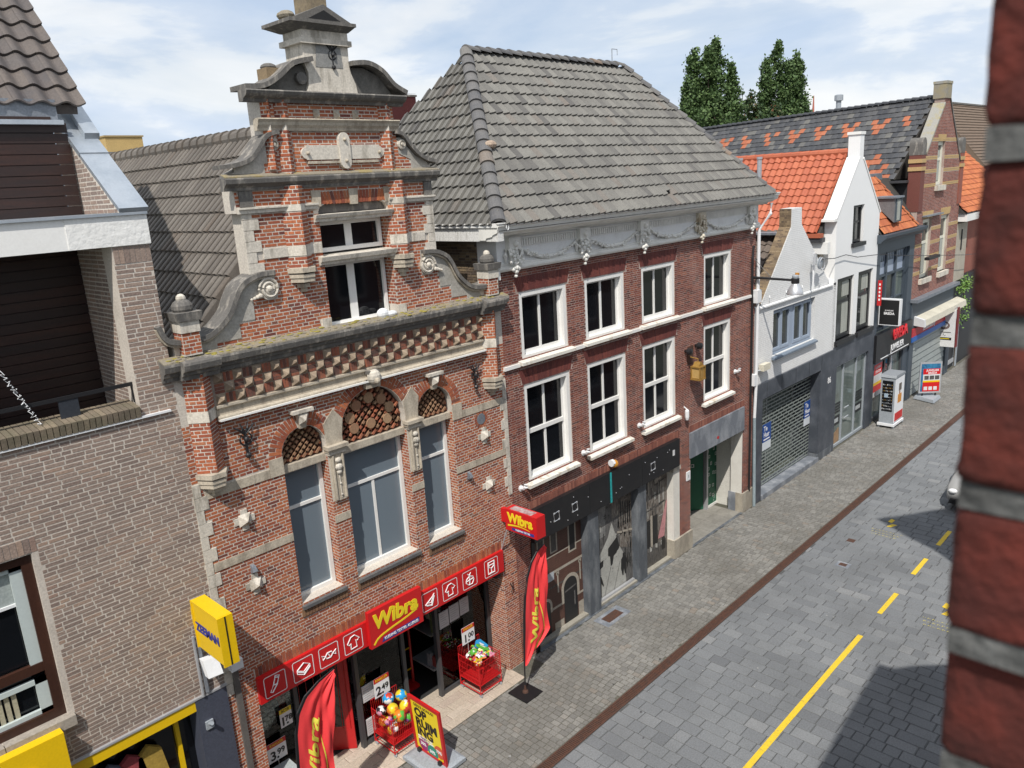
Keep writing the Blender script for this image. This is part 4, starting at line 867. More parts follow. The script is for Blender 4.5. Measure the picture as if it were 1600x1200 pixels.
# iron anchors
def anchor(x, z, s=1.0):
    a = MB(); y = -.06
    a.tube([(x, y, z - .30 * s), (x, y, z + .08 * s)], .022 * s, black_iron, 6)
    for t in (-.17, -.06, .07, .18): a.tube([(x, y, z + .05 * s), (x + t * .6 * s, y - .02, z + .15 * s), (x + t * s, y, z + (.26 - abs(t) * .35) * s)], [.02 * s, .018 * s, .008 * s], black_iron, 5)
    for sg_ in (-1, 1): a.tube([(x, y, z - .12 * s)] + [(x + sg_ * .10 * s * math.sin(b), y - .01, z - .02 * s - .10 * s * math.cos(b)) for b in (.6, 1.2, 1.8, 2.5)], .016 * s, black_iron, 5)
    a.ball((x, y - .03, z - .02 * s), .045 * s, black_iron, 6); a.ball((x, y - .02, z - .28 * s), .05 * s, black_iron, 5); a.box(x - .02, x + .02, y, .0, z - .02, z + .02, black_iron); return a.build('wall_anchor', wh)
anchor(5.29, 6.98); anchor(10.14, 6.92, .9); anchor(7.62, 12.60, .7)
for x, z in ((5.11, 4.84), (9.83, 4.9)): MB().hexa([(x - .04, -.10, z - .03), (x + .04, -.10, z - .03), (x + .04, 0, z - .08), (x - .04, 0, z - .08), (x - .03, -.06, z + .05), (x + .03, -.06, z + .05), (x + .03, 0, z + .07), (x - .03, 0, z + .07)], lead).build('anchor_stub', wh)
def star(x, z):
    s = MB()
    for a, b in ((-.12, .12),): 
        s.box(x - .17, x + .17, -.02, .01, z - .055, z + .055, stone_pale); s.box(x - .055, x + .055, -.021, .01, z - .17, z + .17, stone_pale)
    s.add([(x - .10, -.02, z - .10), (x + .10, -.02, z - .10), (x + .10, -.02, z + .10), (x - .10, -.02, z + .10), (x, -.13, z)], [(0, 1, 4), (1, 2, 4), (2, 3, 4), (3, 0, 4)], stone_pale)
    for k in range(4):
        a = R(45 + 90 * k); s.add([(x + .10 * math.cos(a) * 1.1, -.02, z + .10 * math.sin(a) * 1.1), (x + .15 * math.cos(a), -.02, z + .15 * math.sin(a)), (x + .08 * math.cos(a - .6), -.03, z + .08 * math.sin(a - .6))], [(0, 1, 2)], stone_pale)
    s.build('star_stone', wh)
for x, z in ((5.10, 5.68), (5.12, 4.57), (10.33, 5.60), (10.36, 4.53)): star(x, z)
# gable window
w = window(wh, 7.10, 8.43, 8.36, 9.40, .2, .06, paint_white, glass_dark, vb=(.47,), mull=.15, depth=.1)
window(wh, 7.10, 8.43, 9.58, 10.08, .2, .07, paint_white, glass_dark, vb=(.5,), mull=.14, depth=.1)
for a, b, c, d, e in ((6.98, 8.50, 9.40, 9.53, .10), (6.98, 8.52, 10.08, 10.19, .08)):
    MB().profile_x([(.3, a and c), (-e * .5, c), (-e * .6, c + .04), (-e, c + .06), (-e - .02, d), (.3, d + .02)], a, b, stone_pale).build('lintel_stone', wh)
MB().prism([(7.10, 10.21), (8.44, 10.21), (8.44, 10.26)] + [(7.77 + .66 * math.cos(R(a)), 10.24 + .19 * math.sin(R(a))) for a in (20, 45, 70, 90, 110, 135, 160)] + [(7.10, 10.26)], .08, .12, stone_dark).build('tympanum', wh)
for x in (7.06, 7.77, 8.48): MB().hexa([(x - .07, -.03, 10.32), (x + .07, -.03, 10.32), (x + .07, .02, 10.32), (x - .07, .02, 10.32), (x - .09, -.03, 10.57), (x + .09, -.03, 10.57), (x + .09, .02, 10.57), (x - .09, .02, 10.57)], stone).build('keystone', wh)
MB().box(7.05, 8.5, .0, .36, 8.30, 8.37, paint_white).build('sill', wh)
cb = MB().ball((8.12, -.02, 8.44), .11, plastic_white, 7, (1.1, .8, .9)); cb.ball((8.28, -.05, 8.42), .09, plastic_white, 6, (1.4, .7, .6)); tag(cb.build('plastic_bag'), 'crumpled white bag lying on the mossy sill of the gable window', 'bag')
# finials on brick posts
for x in (4.68, 10.74):
    f = MB().box(x - .13, x + .13, -.14, .16, 8.40, 8.72, mortar).build('finial_post', wh); acc = []
    bricks(acc, rect(x - .125, x + .125, 8.42, 8.73), [], (0, -.14), (1, 0, 0), 8.42, 8.73, L=.18); bricks(acc, rect(-.15, .13, 8.42, 8.73), [], (x - .13, 0), (0, -1, 0), 8.42, 8.73, L=.18); joined(acc, 'brickwork', f, UB, brick_orange, 'stuff')
    g = MB().box(x - .14, x + .14, -.16, .16, 8.73, 8.90, stone_pale); g.hexa([(x - .17, -.19, 8.90), (x + .17, -.19, 8.90), (x + .17, .19, 8.90), (x - .17, .19, 8.90), (x - .19, -.21, 9.02), (x + .19, -.21, 9.02), (x + .19, .21, 9.02), (x - .19, .21, 9.02)], stone_dark); g.ball((x, 0, 9.08), .15, stone_dark, 7, (1, 1, .8)); g.ball((x, 0, 9.20), .07, stone_pale, 6); g.build('finial', f)
# roof behind the gable
kx, kz = 1 / math.hypot(1, 1.2), 1.2 / math.hypot(1, 1.2)
rf = MB().prism([(4.40, 7.52), (7.65, 11.36), (10.95, 7.52)], .36, 10.2, M('roof underlay', (.05, .045, .04), .95)).build('roof', wh)
acc = []; Ls = 3.09 * math.hypot(1, 1.2)
tiles(acc, (4.48, 0, 7.82), (0, -1, 0), (kx, 0, kz), rect(-10.2, -.36, 0, Ls), .20, Ls / 12)
prof_w = [(0, -.09), (.04, .03), (.10, .06), (.58, .064), (.65, .045), (.70, -.09), (1, -.09)]
ut = unit_tile(prof_w, .05, .035)
emit(rf, 'roof_tile', 'roof_tiles', ut, tile_wibra, acc)
acc = []; tiles(acc, (10.82, 0, 7.82), (0, 1, 0), (-kx, 0, kz), rect(.36, 10.2, 0, Ls), .20, Ls / 12); joined(acc, 'far_roof_tiles', rf, ut, tile_wibra, 'stuff')
n = 30
for i in range(n):
    y = .38 + i * .33; MB().lathe((7.65, y, 11.60), [(.185, 0), (.15, .33), (.13, .34)], tile_wibra, 12, 'y').build('ridge_tile', rf)
# ------------------------------------------------------------------ red shop front
def sx(x, y): return x
sf = MB().box(4.87, 10.56, .50, 3.5, -.002, .010, M('dark shop floor', (.03, .03, .03), .7)).build('shop_front', wh)
GY = .52
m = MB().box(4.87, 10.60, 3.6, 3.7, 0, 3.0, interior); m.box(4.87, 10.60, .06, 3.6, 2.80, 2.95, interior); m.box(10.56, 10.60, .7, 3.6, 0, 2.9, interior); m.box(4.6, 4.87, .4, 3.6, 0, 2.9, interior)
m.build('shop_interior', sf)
def post(x0, x1, y0=GY - .04, y1=GY + .06): MB().box(x0, x1, y0, y1, 0.0, 2.85, grey_frame).build('window_post', sf)
for a, b in ((4.87, 4.95), (5.72, 5.80), (7.00, 7.08), (8.12, 8.20), (9.02, 9.10), (10.50, 10.58)): post(a, b)
for a, b in ((4.95, 5.72), (7.08, 8.12), (9.10, 10.50)):
    MB().box(a, b, GY - .02, GY + .04, .02, .12, grey_frame).build('window_rail', sf)
    MB().box(a, b, GY + .015, GY + .025, .12, 2.85, glass_clear).build('pane', sf)
    s = MB().box(a + .01, b - .01, GY + .03, GY + .04, .62, .92, red_paint); s.box(a + .01, b - .01, GY + .028, GY + .032, .74, .82, yellow_sign); s.build('window_sticker', sf)
    s = MB().box(a + .02, b - .02, GY + .28, GY + 1.0, .45, .50, plastic_grey); s.box(a + .02, b - .02, GY + .28, GY + .9, 1.28, 1.31, alu); s.build('display_shelf', sf)
pl = [((.36, .38, .42), 'slate'), ((.42, .08, .07), 'red'), ((.24, .22, .18), 'taupe'), ((.55, .50, .40), 'cream'), ((.10, .16, .30), 'blue'), ((.22, .28, .12), 'olive')]
rg = random.Random(21)
for k, (a, b) in enumerate(((4.98, 5.68), (7.12, 8.08), (9.14, 10.45))):
    d = MB()
    for i in range(26):
        x = rg.uniform(a, b - .15); zz = rg.choice([.5, .5, 1.31, 1.31, 1.62, 1.95]); h = rg.uniform(.12, .34); w_ = rg.uniform(.10, .26); c, nme = pl[rg.randrange(6)]
        yy = rg.uniform(.75, 1.0); d.hexa([(x, yy, zz), (min(x + w_, b), yy, zz), (min(x + w_, b), yy + .12, zz), (x, yy + .12, zz), (x + .02, yy + .05, zz + h), (min(x + w_, b) - .02, yy + .05, zz + h), (min(x + w_, b), yy + .14, zz + h), (x + .02, yy + .14, zz + h)], M('goods ' + nme, c, .8, .5, 9, tuple(q * .4 for q in c)))
    d.build('display_goods', sf, 'stuff')
def papers(lst):
    for (x0, x1, z0, z1) in lst:
        p = MB().box(x0, x1, GY - .006, GY + .014, z0, z1, paper)
        n = int((z1 - z0) / .05)
        for i in range(1, n): p.box(x0 + .03, x1 - .03 - .04 * (i % 3), GY - .008, GY - .005, z1 - i * .05 - .008, z1 - i * .05, M('faint print', (.33, .34, .36), .8))
        p.build('paper_notice', sf)
papers([(9.16, 9.42, 1.55, 1.92), (9.45, 9.72, 1.58, 1.95), (9.75, 10.0, 1.60, 1.97), (7.12, 7.42, .95, 1.30), (7.14, 7.36, .20, .56)])
# doors
d = MB(); d.hexa([(5.90, 1.55, .03), (6.92, .60, .03), (6.96, .64, .03), (5.94, 1.59, .03), (5.90, 1.55, 2.6), (6.92, .60, 2.6), (6.96, .64, 2.6), (5.94, 1.59, 2.6)], red_paint)
d.hexa([(6.02, 1.428, .55), (6.78, .720, .55), (6.80, .80, .55), (6.05, 1.50, .55), (6.02, 1.428, 2.4), (6.78, .720, 2.4), (6.80, .80, 2.4), (6.05, 1.50, 2.4)], glass_dark)
d = d.build('door', sf)
for i in range(9):
    x = 5.98 + i * .11; MB().tube([(x, 1.42 - i * .098, 2.42), (x, 1.42 - i * .098, .5)], .006, red_paint, 4).build('bar', d)
g = MB().tube([(8.55, 1.3, .1), (8.55, 1.3, 1.35), (8.62, 1.3, 1.45), (8.85, 1.3, 1.45), (8.92, 1.3, 1.35), (8.92, 1.3, .1)], .03, red_paint, 8)
for z in (.45, .95): g.tube([(8.55, 1.3, z), (8.92, 1.3, z)], .016, yellow_sign, 6)
g.box(8.5, 8.97, 1.15, 1.45, .012, .08, red_paint); tag(g.build('security_gate'), 'red tube security gate just inside the dark open doorway', 'gate')
# fascia
fa = thing('shop_fascia', 'long red shop fascia with eight white outlined picture squares', 'fascia sign', (7.7, -.05, 2.75))
MB().box(4.87, 10.575, -.07, .04, 2.50, 2.985, red_sign).build('panel', fa)
def frame_sq(x0, x1, z0, z1, par):
    t = .014; r = .04; m = MB(); y0, y1 = -.075, -.069
    o = arc(x1 - r, z1 - r, r, 0, 90, 4) + arc(x0 + r, z1 - r, r, 90, 180, 4) + arc(x0 + r, z0 + r, r, 180, 270, 4) + arc(x1 - r, z0 + r, r, 270, 360, 4)
    i_ = arc(x1 - r, z1 - r, r - t, 0, 90, 4) + arc(x0 + r, z1 - r, r - t, 90, 180, 4) + arc(x0 + r, z0 + r, r - t, 180, 270, 4) + arc(x1 - r, z0 + r, r - t, 270, 360, 4)
    n = len(o); vs = [(p[0], y0, p[1]) for p in o] + [(p[0], y0, p[1]) for p in i_]
    m.add(vs, [(k, (k + 1) % n, (k + 1) % n + n, k + n) for k in range(n)], white_ink); return m.build('picture_square', par)
def L2(lines, cx, cz, s, par, w=.017):
    m = MB()
    for ln in lines: m.tube([(cx + p[0] * s, -.076, cz + p[1] * s) for p in ln], w * .6, white_ink, 5)
    m.build('pictogram', par)
sock = [[(.05, .5), (.28, .42), (.10, -.05), (-.22, -.42), (-.34, -.36), (-.12, 0), (.05, .5)], [(.02, .40), (.25, .32)], [(-.12, 0), (.10, -.05)]]
towel = [[(-.4, .05), (0, -.18), (.42, .12), (.05, .35), (-.4, .05)], [(-.4, .05), (-.4, -.15), (0, -.38), (.42, -.05), (.42, .12)], [(-.4, -.02), (0, -.26)], [(0, -.32), (.42, 0)]]
candy = [[(-.25, 0), (-.1, .18), (.18, .16), (.25, 0), (.1, -.18), (-.18, -.16), (-.25, 0)], [(-.25, 0), (-.48, .15), (-.42, -.14), (-.25, 0)], [(.25, 0), (.48, .16), (.44, -.14), (.25, 0)], [(-.1, .18), (.1, -.18)]]
shirt = [[(-.42, .0), (-.15, .36), (.12, .40), (.42, .10), (.28, -.02), (.18, .06), (.22, -.4), (-.20, -.42), (-.18, -.05), (-.30, -.12), (-.42, 0)]]
cup = [[(-.4, -.2), (.1, -.36), (.38, .35), (.10, .10), (-.4, -.2)], [(-.25, -.1), (.1, -.2), (.32, .3)], [(-.3, -.28), (.14, -.42), (.38, .2)]]
gift = [[(0, .2), (-.2, .42), (-.05, .3), (.1, .42), (0, .2)], [(-.3, .05), (-.36, -.2), (-.15, -.42), (.2, -.42), (.36, -.15), (.28, .08), (0, .2), (-.3, .05)], [(0, .2), (-.05, -.42)], [(-.34, -.1), (.34, -.05)]]
glassw = [[(-.25, .42), (.25, .42), (.22, .05), (0, -.08), (-.22, .05), (-.25, .42)], [(0, -.08), (0, -.38)], [(-.2, -.4), (.2, -.4)], [(-.24, .2), (.24, .2)], [(-.3, .45), (-.32, -.44), (.3, -.44), (.3, .45)]]
for cx, ic in ((5.16, sock), (5.69, towel), (6.20, candy), (6.71, shirt), (8.51, cup), (9.04, shirt), (9.58, gift), (10.20, glassw)):
    sq = frame_sq(cx - .20, cx + .20, 2.55, 2.94, fa); L2(ic, cx, 2.745, .30, fa)
cs = thing('shop_sign', 'red shop sign with yellow lettering and blue strip in the middle of the fascia', 'sign', (7.63, -.1, 2.8))
MB().box(7.02, 8.25, -.155, -.07, 2.45, 3.18, red_sign).build('panel', cs)
text('Wibra', .40, (7.62, -.159, 2.93), cs, yellow_ink, '-y', bold=.016, sx=1.0, shear=.12)
ribbon(smooth([(7.10, 2.50), (7.22, 2.60), (7.5, 2.66), (7.85, 2.71), (8.12, 2.77)], 14), .035, -.16, -.15, yellow_ink, 'swoosh', cs)
m = MB().add([(7.26, -.159, 2.485), (8.15, -.159, 2.50), (8.15, -.159, 2.60), (7.30, -.159, 2.575)], [(0, 1, 2, 3)], blue_ink); m.build('strip', cs)
text('KLEDING TEXTIEL ALLERLEI', .075, (7.72, -.161, 2.54), cs, white_ink, '-y', bold=.001, sx=.86, name='small_lettering')
# projecting sign
ps = thing('projecting_sign', 'red box sign with yellow lettering projecting between the two brick houses', 'sign', (10.7, 0, 3.7))
MB().box(10.58, 10.84, -1.08, -.20, 3.50, 3.97, red_sign).build('case', ps)
MB().box(10.62, 10.80, -.9, -.3, 3.97, 3.975, M('faded sign top', (.45, .38, .37), .8, .8, 9, (.3, .1, .1))).build('top_plate', ps)
text('Wibra', .29, (10.577, -.62, 3.79), ps, yellow_ink, '-x', bold=.012, sx=.92)
def onx(path): return path
m = MB(); 
for i in range(10):
    t0, t1 = i / 10, (i + 1) / 10
    def zz(t): return 3.60 + .05 * math.sin(t * 2.6)
    m.add([(10.575, -.27 - .62 * t0, zz(t0)), (10.575, -.27 - .62 * t1, zz(t1)), (10.575, -.27 - .62 * t1, zz(t1) + .03 * (1 - t1) + .012), (10.575, -.27 - .62 * t0, zz(t0) + .03 * (1 - t0) + .012)], [(0, 1, 2, 3)], yellow_ink)
m.build('swoosh', ps)
MB().add([(10.575, -.38, 3.535), (10.575, -1.0, 3.535), (10.575, -1.0, 3.60), (10.575, -.38, 3.59)], [(0, 1, 2, 3)], blue_ink).build('strip', ps)
text('KLEDING TEXTIEL', .05, (10.573, -.69, 3.566), ps, white_ink, '-x', name='small_lettering')
MB().box(10.66, 10.76, -.2, 0, 3.6, 3.9, red_sign).build('bracket', ps)
MB().tube([(10.60, -.22, 3.52), (10.58, 0, 2.93)], .014, alu, 6).build('strut', ps)
MB().box(10.842, 10.845, -1.0, -.9, 3.54, 3.60, white_ink).build('label_plate', ps)
m = MB().lathe((10.45, .06, 2.36), [(.02, 0), (.10, .02), (.10, .16), (.03, .18)], black_iron, 10); tag(m.build('wall_lamp'), 'black lamp under the end of the red fascia', 'lamp')
m = MB().tube([(10.78, -.02, 2.10), (10.82, -.05, 1.98), (10.76, -.05, 1.90)], .012, black_iron, 5); m.tube([(10.86, -.02, 2.10), (10.82, -.05, 1.98), (10.87, -.05, 1.92)], .012, black_iron, 5); m.build('iron_hook', wh)
# ------------------------------------------------------------------ dark red brown house with the hipped roof
bh = thing('hipped_roof_house', 'dark red brick house with grey hipped tile roof and garlanded white frieze', 'house', (16.4, 0, 0))
XU = [(11.58, 13.09), (13.73, 15.23), (15.95, 17.44), (18.90, 20.38)]
HU = [rect(a, b, 6.93, 8.32) for a, b in XU]; HLO = [rect(a, b, 4.20, 6.36) for a, b in XU]
o = [(11.03, 0), (11.52, 0), (11.52, 3.50), (17.60, 3.50), (17.60, 0), (18.18, 0), (18.18, 3.48), (21.22, 3.48), (21.22, 0), (21.86, 0), (21.86, 8.95), (11.03, 8.95)]
bw = MB().wall(o, HU + HLO, 0.0, .38, mortar_pink); bw.box(11.0, 11.4, .38, 7.0, 0, 9.4, M('old mortar', (.24, .20, .15), .95, .5, 3)); bw.box(21.45, 21.86, .38, 7, 0, 9.4, mortar_pink)
bw.box(17.30, 17.60, 0.002, 1.5, 0, 3.5, mortar_pink)
bw.box(11.4, 21.45, 6.5, 7.0, 0, 9.4, mortar_pink)
bw = bw.build('wall', bh)
HA = [rect(a - .09, b + .09, 8.32, 8.66) for a, b in XU] + [rect(a - .09, b + .09, 6.36, 6.72) for a, b in XU]
acc = []
bricks(acc, o, HU + HLO + HA + [rect(11.0, 21.9, 6.77, 6.87), rect(11.52, 17.6, 3.5, 3.72), rect(18.1, 21.3, 3.48, 3.70), rect(17.60, 18.18, 0, .58), rect(21.22, 21.86, 0, .62)], (0, 0), (1, 0, 0), 0.02, 8.80, course=.0505, L=.20, joint=.0095, bond='flemish', proud=.0015)
emit(bw, 'brick', 'brickwork', UB, brick_brown, acc)
for a, b in XU:
    for z0, z1 in ((8.325, 8.655), (6.365, 6.715)):
        acc = []; soldier(acc, a - .085, b + .085, z0, z1, 0.0, w=.052, joint=.006, fan=.30); joined(acc, 'flat_arch', bh, UB, brick_arch, 'stuff')
acc = []; soldier(acc, 11.53, 17.6, 3.51, 3.715, 0, w=.06); soldier(acc, 18.1, 21.3, 3.49, 3.695, 0, w=.06); joined(acc, 'soldier_course', bh, UB, brick_lintel, 'stuff')
acc = []; bricks(acc, rect(-6.9, -.3, 7.0, 9.35), [], (10.998, 0), (0, -1, 0), 7.0, 9.35, course=.056, L=.2, bond='wild', proud=.008); joined(acc, 'side_brickwork', bh, UB, brick_old, 'stuff')
MB().box(11.0, 21.9, -.05, .02, 6.785, 6.86, paint_white).build('string_course', bh)
# windows
def brown_win(a, b, z0, z1, hb):
    w = MB()
    t = .10
    w.wall([(a, z0 - .0), (b, z0 - .0), (b, z1), (a, z1)], [rect(a + t, b - t, z0 + .05, z1 - t)], .015, .22, paint_white)
    w = w.build('window', bh)
    xi0, xi1, zi0, zi1 = a + t, b - t, z0 + .05, z1 - t
    s = MB(); q = .05; ys = .13
    for (p0, p1, r0, r1) in ((xi0, xi0 + q, zi0, zi1), (xi1 - q, xi1, zi0, zi1), (xi0 + q, xi1 - q, zi0, zi0 + q * 1.6), (xi0 + q, xi1 - q, zi1 - q, zi1)): s.box(p0, p1, ys, ys + .05, r0, r1, paint_white)
    xm = (xi0 + xi1) / 2; s.box(xm - .028, xm + .028, ys + .002, ys + .048, zi0 + q, zi1 - q, paint_white)
    zs = [zi0 + q, zi1 - q]
    if hb: zm = zi0 + hb * (zi1 - zi0); s.box(xi0 + q, xi1 - q, ys - .02, ys + .05, zm - .045, zm + .045, paint_white); zs = [zi0 + q, zm, zi1 - q]
    s = s.build('sash', w)
    for i in range(len(zs) - 1):
        for p0, p1 in ((xi0 + q, xm), (xm, xi1 - q)): MB().box(p0, p1, ys + .03, ys + .042, zs[i], zs[i + 1], glass_dark).build('pane', w)
    MB().hexa([(a - .12, -.13, z0 - .12), (b + .12, -.13, z0 - .12), (b + .12, .1, z0 - .10), (a - .12, .1, z0 - .10), (a - .12, -.13, z0 - .055), (b + .12, -.13, z0 - .055), (b + .12, .16, z0 + .01), (a - .12, .16, z0 + .01)], M('peeling white sill', (.72, .69, .62), .7, .9, 5, (.50, .44, .35), .55, .62, fine=.06)).build('sill', w)
for a, b in XU: brown_win(a, b, 6.93, 8.32, None); brown_win(a, b, 4.20, 6.36, .50)
# frieze
fz = MB().box(10.97, 21.88, -.05, .02, 8.84, 9.46, paint_frieze); fz.box(10.97, 11.02, .02, .5, 8.84, 9.46, paint_frieze)
fz.profile_x([(.02, 8.80), (-.10, 8.80), (-.13, 8.84), (-.13, 8.87), (-.09, 8.90), (-.09, 8.94), (-.05, 8.96), (.02, 8.96)], 10.93, 21.92, paint_grey); fz.box(10.90, 10.97, -.12, .35, 8.66, 8.95, paint_white)
fz = fz.build('frieze', bh)
cons = [11.40, 13.63, 15.92, 18.58, 21.35]
for i, cx in enumerate(cons):
    mt = peel if i == 3 else paint_grey
    k = MB().box(cx - .17, cx + .17, -.16, -.05, 9.22, 9.46, mt); k.box(cx - .12, cx + .12, -.13, -.05, 8.96, 9.22, mt)
    rg = random.Random(40 + i)
    for q in range(34): k.ball((cx + rg.uniform(-.19, .19), -.14 - rg.random() * .06, 8.93 + rg.random() * .33), rg.uniform(.02, .045), mt, 5, (1, .6, 1))
    k.ball((cx, -.18, 9.33), .06, mt, 6); k.ball((cx, -.16, 8.86), .055, mt, 6); k.ball((cx, -.15, 8.78), .06, mt, 6, (1, .7, .8)); k.ball((cx - .07, -.14, 8.83), .05, mt, 5); k.ball((cx + .07, -.14, 8.83), .05, mt, 5); k.ball((cx, -.13, 8.69), .038, mt, 6)
    for sg_ in (-1, 1): k.tube([(cx + sg_ * .20, -.09, 9.24), (cx + sg_ * .24, -.10, 9.12), (cx + sg_ * .22, -.08, 8.98)], [.04, .05, .02], mt, 6)
    k.build('console', fz)
for i in range(4):
    a, b = cons[i] + .19, cons[i + 1] - .19; rg = random.Random(70 + i)
    d = MB().box(a, b, -.066, -.05, 9.40, 9.43, paint_grey); d.box(a, b, -.066, -.05, 9.245, 9.265, paint_grey)
    n = int((b - a) / .072)
    for q in range(n): d.box(a + (q + .18) * (b - a) / n, a + (q + .82) * (b - a) / n, -.072, -.05, 9.27, 9.395, paint_grey)
    d.build('fluted_band', fz)
    s = MB(); P = []; N_ = 17
    for q in range(N_ + 1):
        t = q / N_; P.append((a + .05 + t * (b - a - .1), -.09, 9.21 - .24 * (1 - (2 * t - 1) ** 2)))
    s.tube(P, [.015 + .028 * math.sin(math.pi * q / N_) for q in range(N_ + 1)], paint_grey, 7)
    for q in range(1, N_):
        for z in range(3): p = P[q]; s.ball((p[0] + rg.uniform(-.05, .05), -.115 + rg.uniform(-.02, .02), p[2] + rg.uniform(-.04, .04)), rg.uniform(.018, .034), paint_grey, 4)
    s.build('garland', fz)
# gutter cornice
prof = [(.05, 9.46), (-.12, 9.46), (-.14, 9.50), (-.30, 9.53), (-.32, 9.56), (-.44, 9.60), (-.47, 9.70), (-.50, 9.72), (-.50, 9.77), (-.44, 9.77), (-.44, 9.72), (.05, 9.72)]
g = MB().profile_x(prof, 10.62, 22.3, paint_grey); g.box(10.6, 22.32, -.515, -.45, 9.765, 9.785, paint_white); g.build('gutter_cornice', bh)
g = MB().box(10.645, 10.80, -.44, 6.6, 9.44, 9.755, M('streaked white fascia', (.72, .71, .68), .7, .8, 5, (.45, .44, .40), .52, .64, stretch=(8, 8, .6))); g.box(10.60, 10.98, -.46, 6.6, 9.70, 9.78, paint_white); g.build('side_gutter', bh)
MB().tube([(10.80, -.515, 9.775), (10.80, -.53, 9.68), (10.83, -.53, 9.64), (10.86, -.53, 9.68), (10.86, -.515, 9.775)], .008, plastic_white, 5).build('gutter_hook', bh)
# roof
E0, E1, EY, EZ, RX0, RX1, RY, RZ = 10.66, 22.05, -.46, 9.74, 13.44, 19.54, 3.0, 13.46
BY = 6.46
rb = MB(); zz = -.11
rb.add([(E0, EY, EZ + zz), (E1, EY, EZ + zz), (E1, BY, EZ + zz), (E0, BY, EZ + zz), (RX0, RY, RZ + zz), (RX1, RY, RZ + zz)], [(0, 1, 5, 4), (1, 2, 5), (2, 3, 4, 5), (3, 0, 4), (3, 2, 1, 0)], M('roof underlay', (0, 0, 0)))
rf = rb.build('roof', bh)
prof_f = [(0, .0), (.10, .012), (.45, .030), (.80, .052), (.90, .064), (.97, .060), (1.0, .0)]
ut = unit_tile(prof_f, .05, .038)
Vf = np.array([0, RY - EY, RZ - EZ]); Lf = np.linalg.norm(Vf); Vf /= Lf
acc = []; tiles(acc, (E0, EY, EZ), (1, 0, 0), Vf, [(.02, 0), (E1 - E0, 0), (RX1 - E0, Lf), (RX0 - E0, Lf)], .215, Lf / 15)
for a in acc:
    if 16.50 < a[0, 3] < 16.72 and 9.98 < a[2, 3] < 10.1: a[1, 3] += Vf[1] * .12; a[2, 3] += Vf[2] * .12
nf = len(acc)
Vl = np.array([RX0 - E0, 0, RZ - EZ]); Ll = np.linalg.norm(Vl); Vl /= Ll
tiles(acc, (E0, 0, EZ), (0, -1, 0), Vl, [(-BY, 0), (-EY, 0), (-RY, Ll)], .215, Ll / 15)
emit(rf, 'roof_tile', 'roof_tiles', ut, tile_brown, acc)
Vr_ = np.array([RX1 - E1, 0, RZ - EZ]); Lr = np.linalg.norm(Vr_); Vr_ /= Lr
acc = []; tiles(acc, (E1, 0, EZ), (0, 1, 0), Vr_, [(EY, 0), (BY, 0), (RY, Lr)], .215, Lr / 15); joined(acc, 'far_roof_tiles', rf, ut, tile_brown, 'stuff')
def hips(p0, p1, n, r=.14, mat=tile_hip, par=None, nm='hip_tile'):
    p0, p1 = Vector(p0), Vector(p1); d = (p1 - p0); L = d.length; d.normalize()
    side = d.cross(Vector((0, 0, 1))).normalized(); up = side.cross(d); vs = []; fs = []
    k = 8
    for e, rr, lf in ((-.06, r * 1.08, .035), (1.0, r, .0)):
        for i in range(k + 1):
            a = math.pi * i / k; v = d * (e * L / n) + side * rr * math.cos(a) + up * (rr * .8 * math.sin(a) + lf - .03); vs.append(v)
    for i in range(k + 1):
        a = math.pi * i / k; vs.append(d * (-.06 * L / n) + side * r * .9 * math.cos(a) + up * (r * .66 * math.sin(a) - .03))
    fs = [(i, i + 1, k + 2 + i, k + 1 + i) for i in range(k)] + [(2 * k + 2 + i, 2 * k + 3 + i, i + 1, i) for i in range(k)]
    me = mesh_np(nm, np.array([tuple(v) for v in vs]), fs, mat)
    for i in range(n):
        o = link(nm, me, par); o.matrix_basis = Matrix.Translation(p0 + d * (L * i / n))
hips((E0 + .05, EY + .05, EZ + .05), (RX0, RY, RZ + .08), 17, par=rf); hips((E1 - .05, EY + .05, EZ + .05), (RX1, RY, RZ + .08), 17, par=rf); hips((RX0, RY, RZ + .06), (RX1, RY, RZ + .06), 17, par=rf, nm='ridge_tile')
m = MB().ball((11.86, .82, 11.28), .13, M('cracked pale mortar', (.42, .33, .25), .95, .7, 12, (.25, .18, .14)), 6, (1.1, 1, .7)); m.build('hip_mortar_patch', rf)
# ground floor: black fascia, murals and piers
bf = thing('shop_fascia', 'black boarded shop fascia with a turquoise stripe and old sign holes', 'fascia board', (14.5, -.1, 3.1))
for a, b in ((11.52, 13.50), (13.51, 14.34), (14.35, 15.66), (15.67, 17.45)): MB().box(a, b, -.12 + random.uniform(-.004, .004), .05, 2.77, 3.545, black_paint).build('panel', bf)
MB().box(14.31, 14.36, -.135, -.10, 2.77, 3.545, M('turquoise strip', (.02, .32, .33), .5)).build('stripe', bf)
MB().box(17.10, 17.19, -.13, -.10, 3.15, 3.30, paper).build('paper_scrap', bf)
for cx in (12.28, 12.93, 16.15):
    m = MB()
    for k in range(4):
        a = R(90 * k + 45); m.box(cx + .11 * math.cos(a) - .022, cx + .11 * math.cos(a) + .022, -.130, -.115, 3.15 + .13 * math.sin(a) - .02, 3.15 + .13 * math.sin(a) + .02, alu)
    m.tube([(cx - .08, -.128, 3.05), (cx - .1, -.128, 3.24), (cx + .08, -.128, 3.26), (cx + .1, -.128, 3.06), (cx - .08, -.128, 3.05)], .008, alu, 4); m.build('sign_fixing', bf)
rg = random.Random(4); m = MB()
for i in range(18): m.ball((rg.uniform(11.7, 17.3), -.125, rg.uniform(2.85, 3.45)), .012, alu, 4)
m.build('screw', bf)
def pier(x0, x1, y0, y1, z1, mat, nm='stone_pier'):
    MB().box(x0, x1, y0, y1, 0, z1, mat).build(nm, bh)
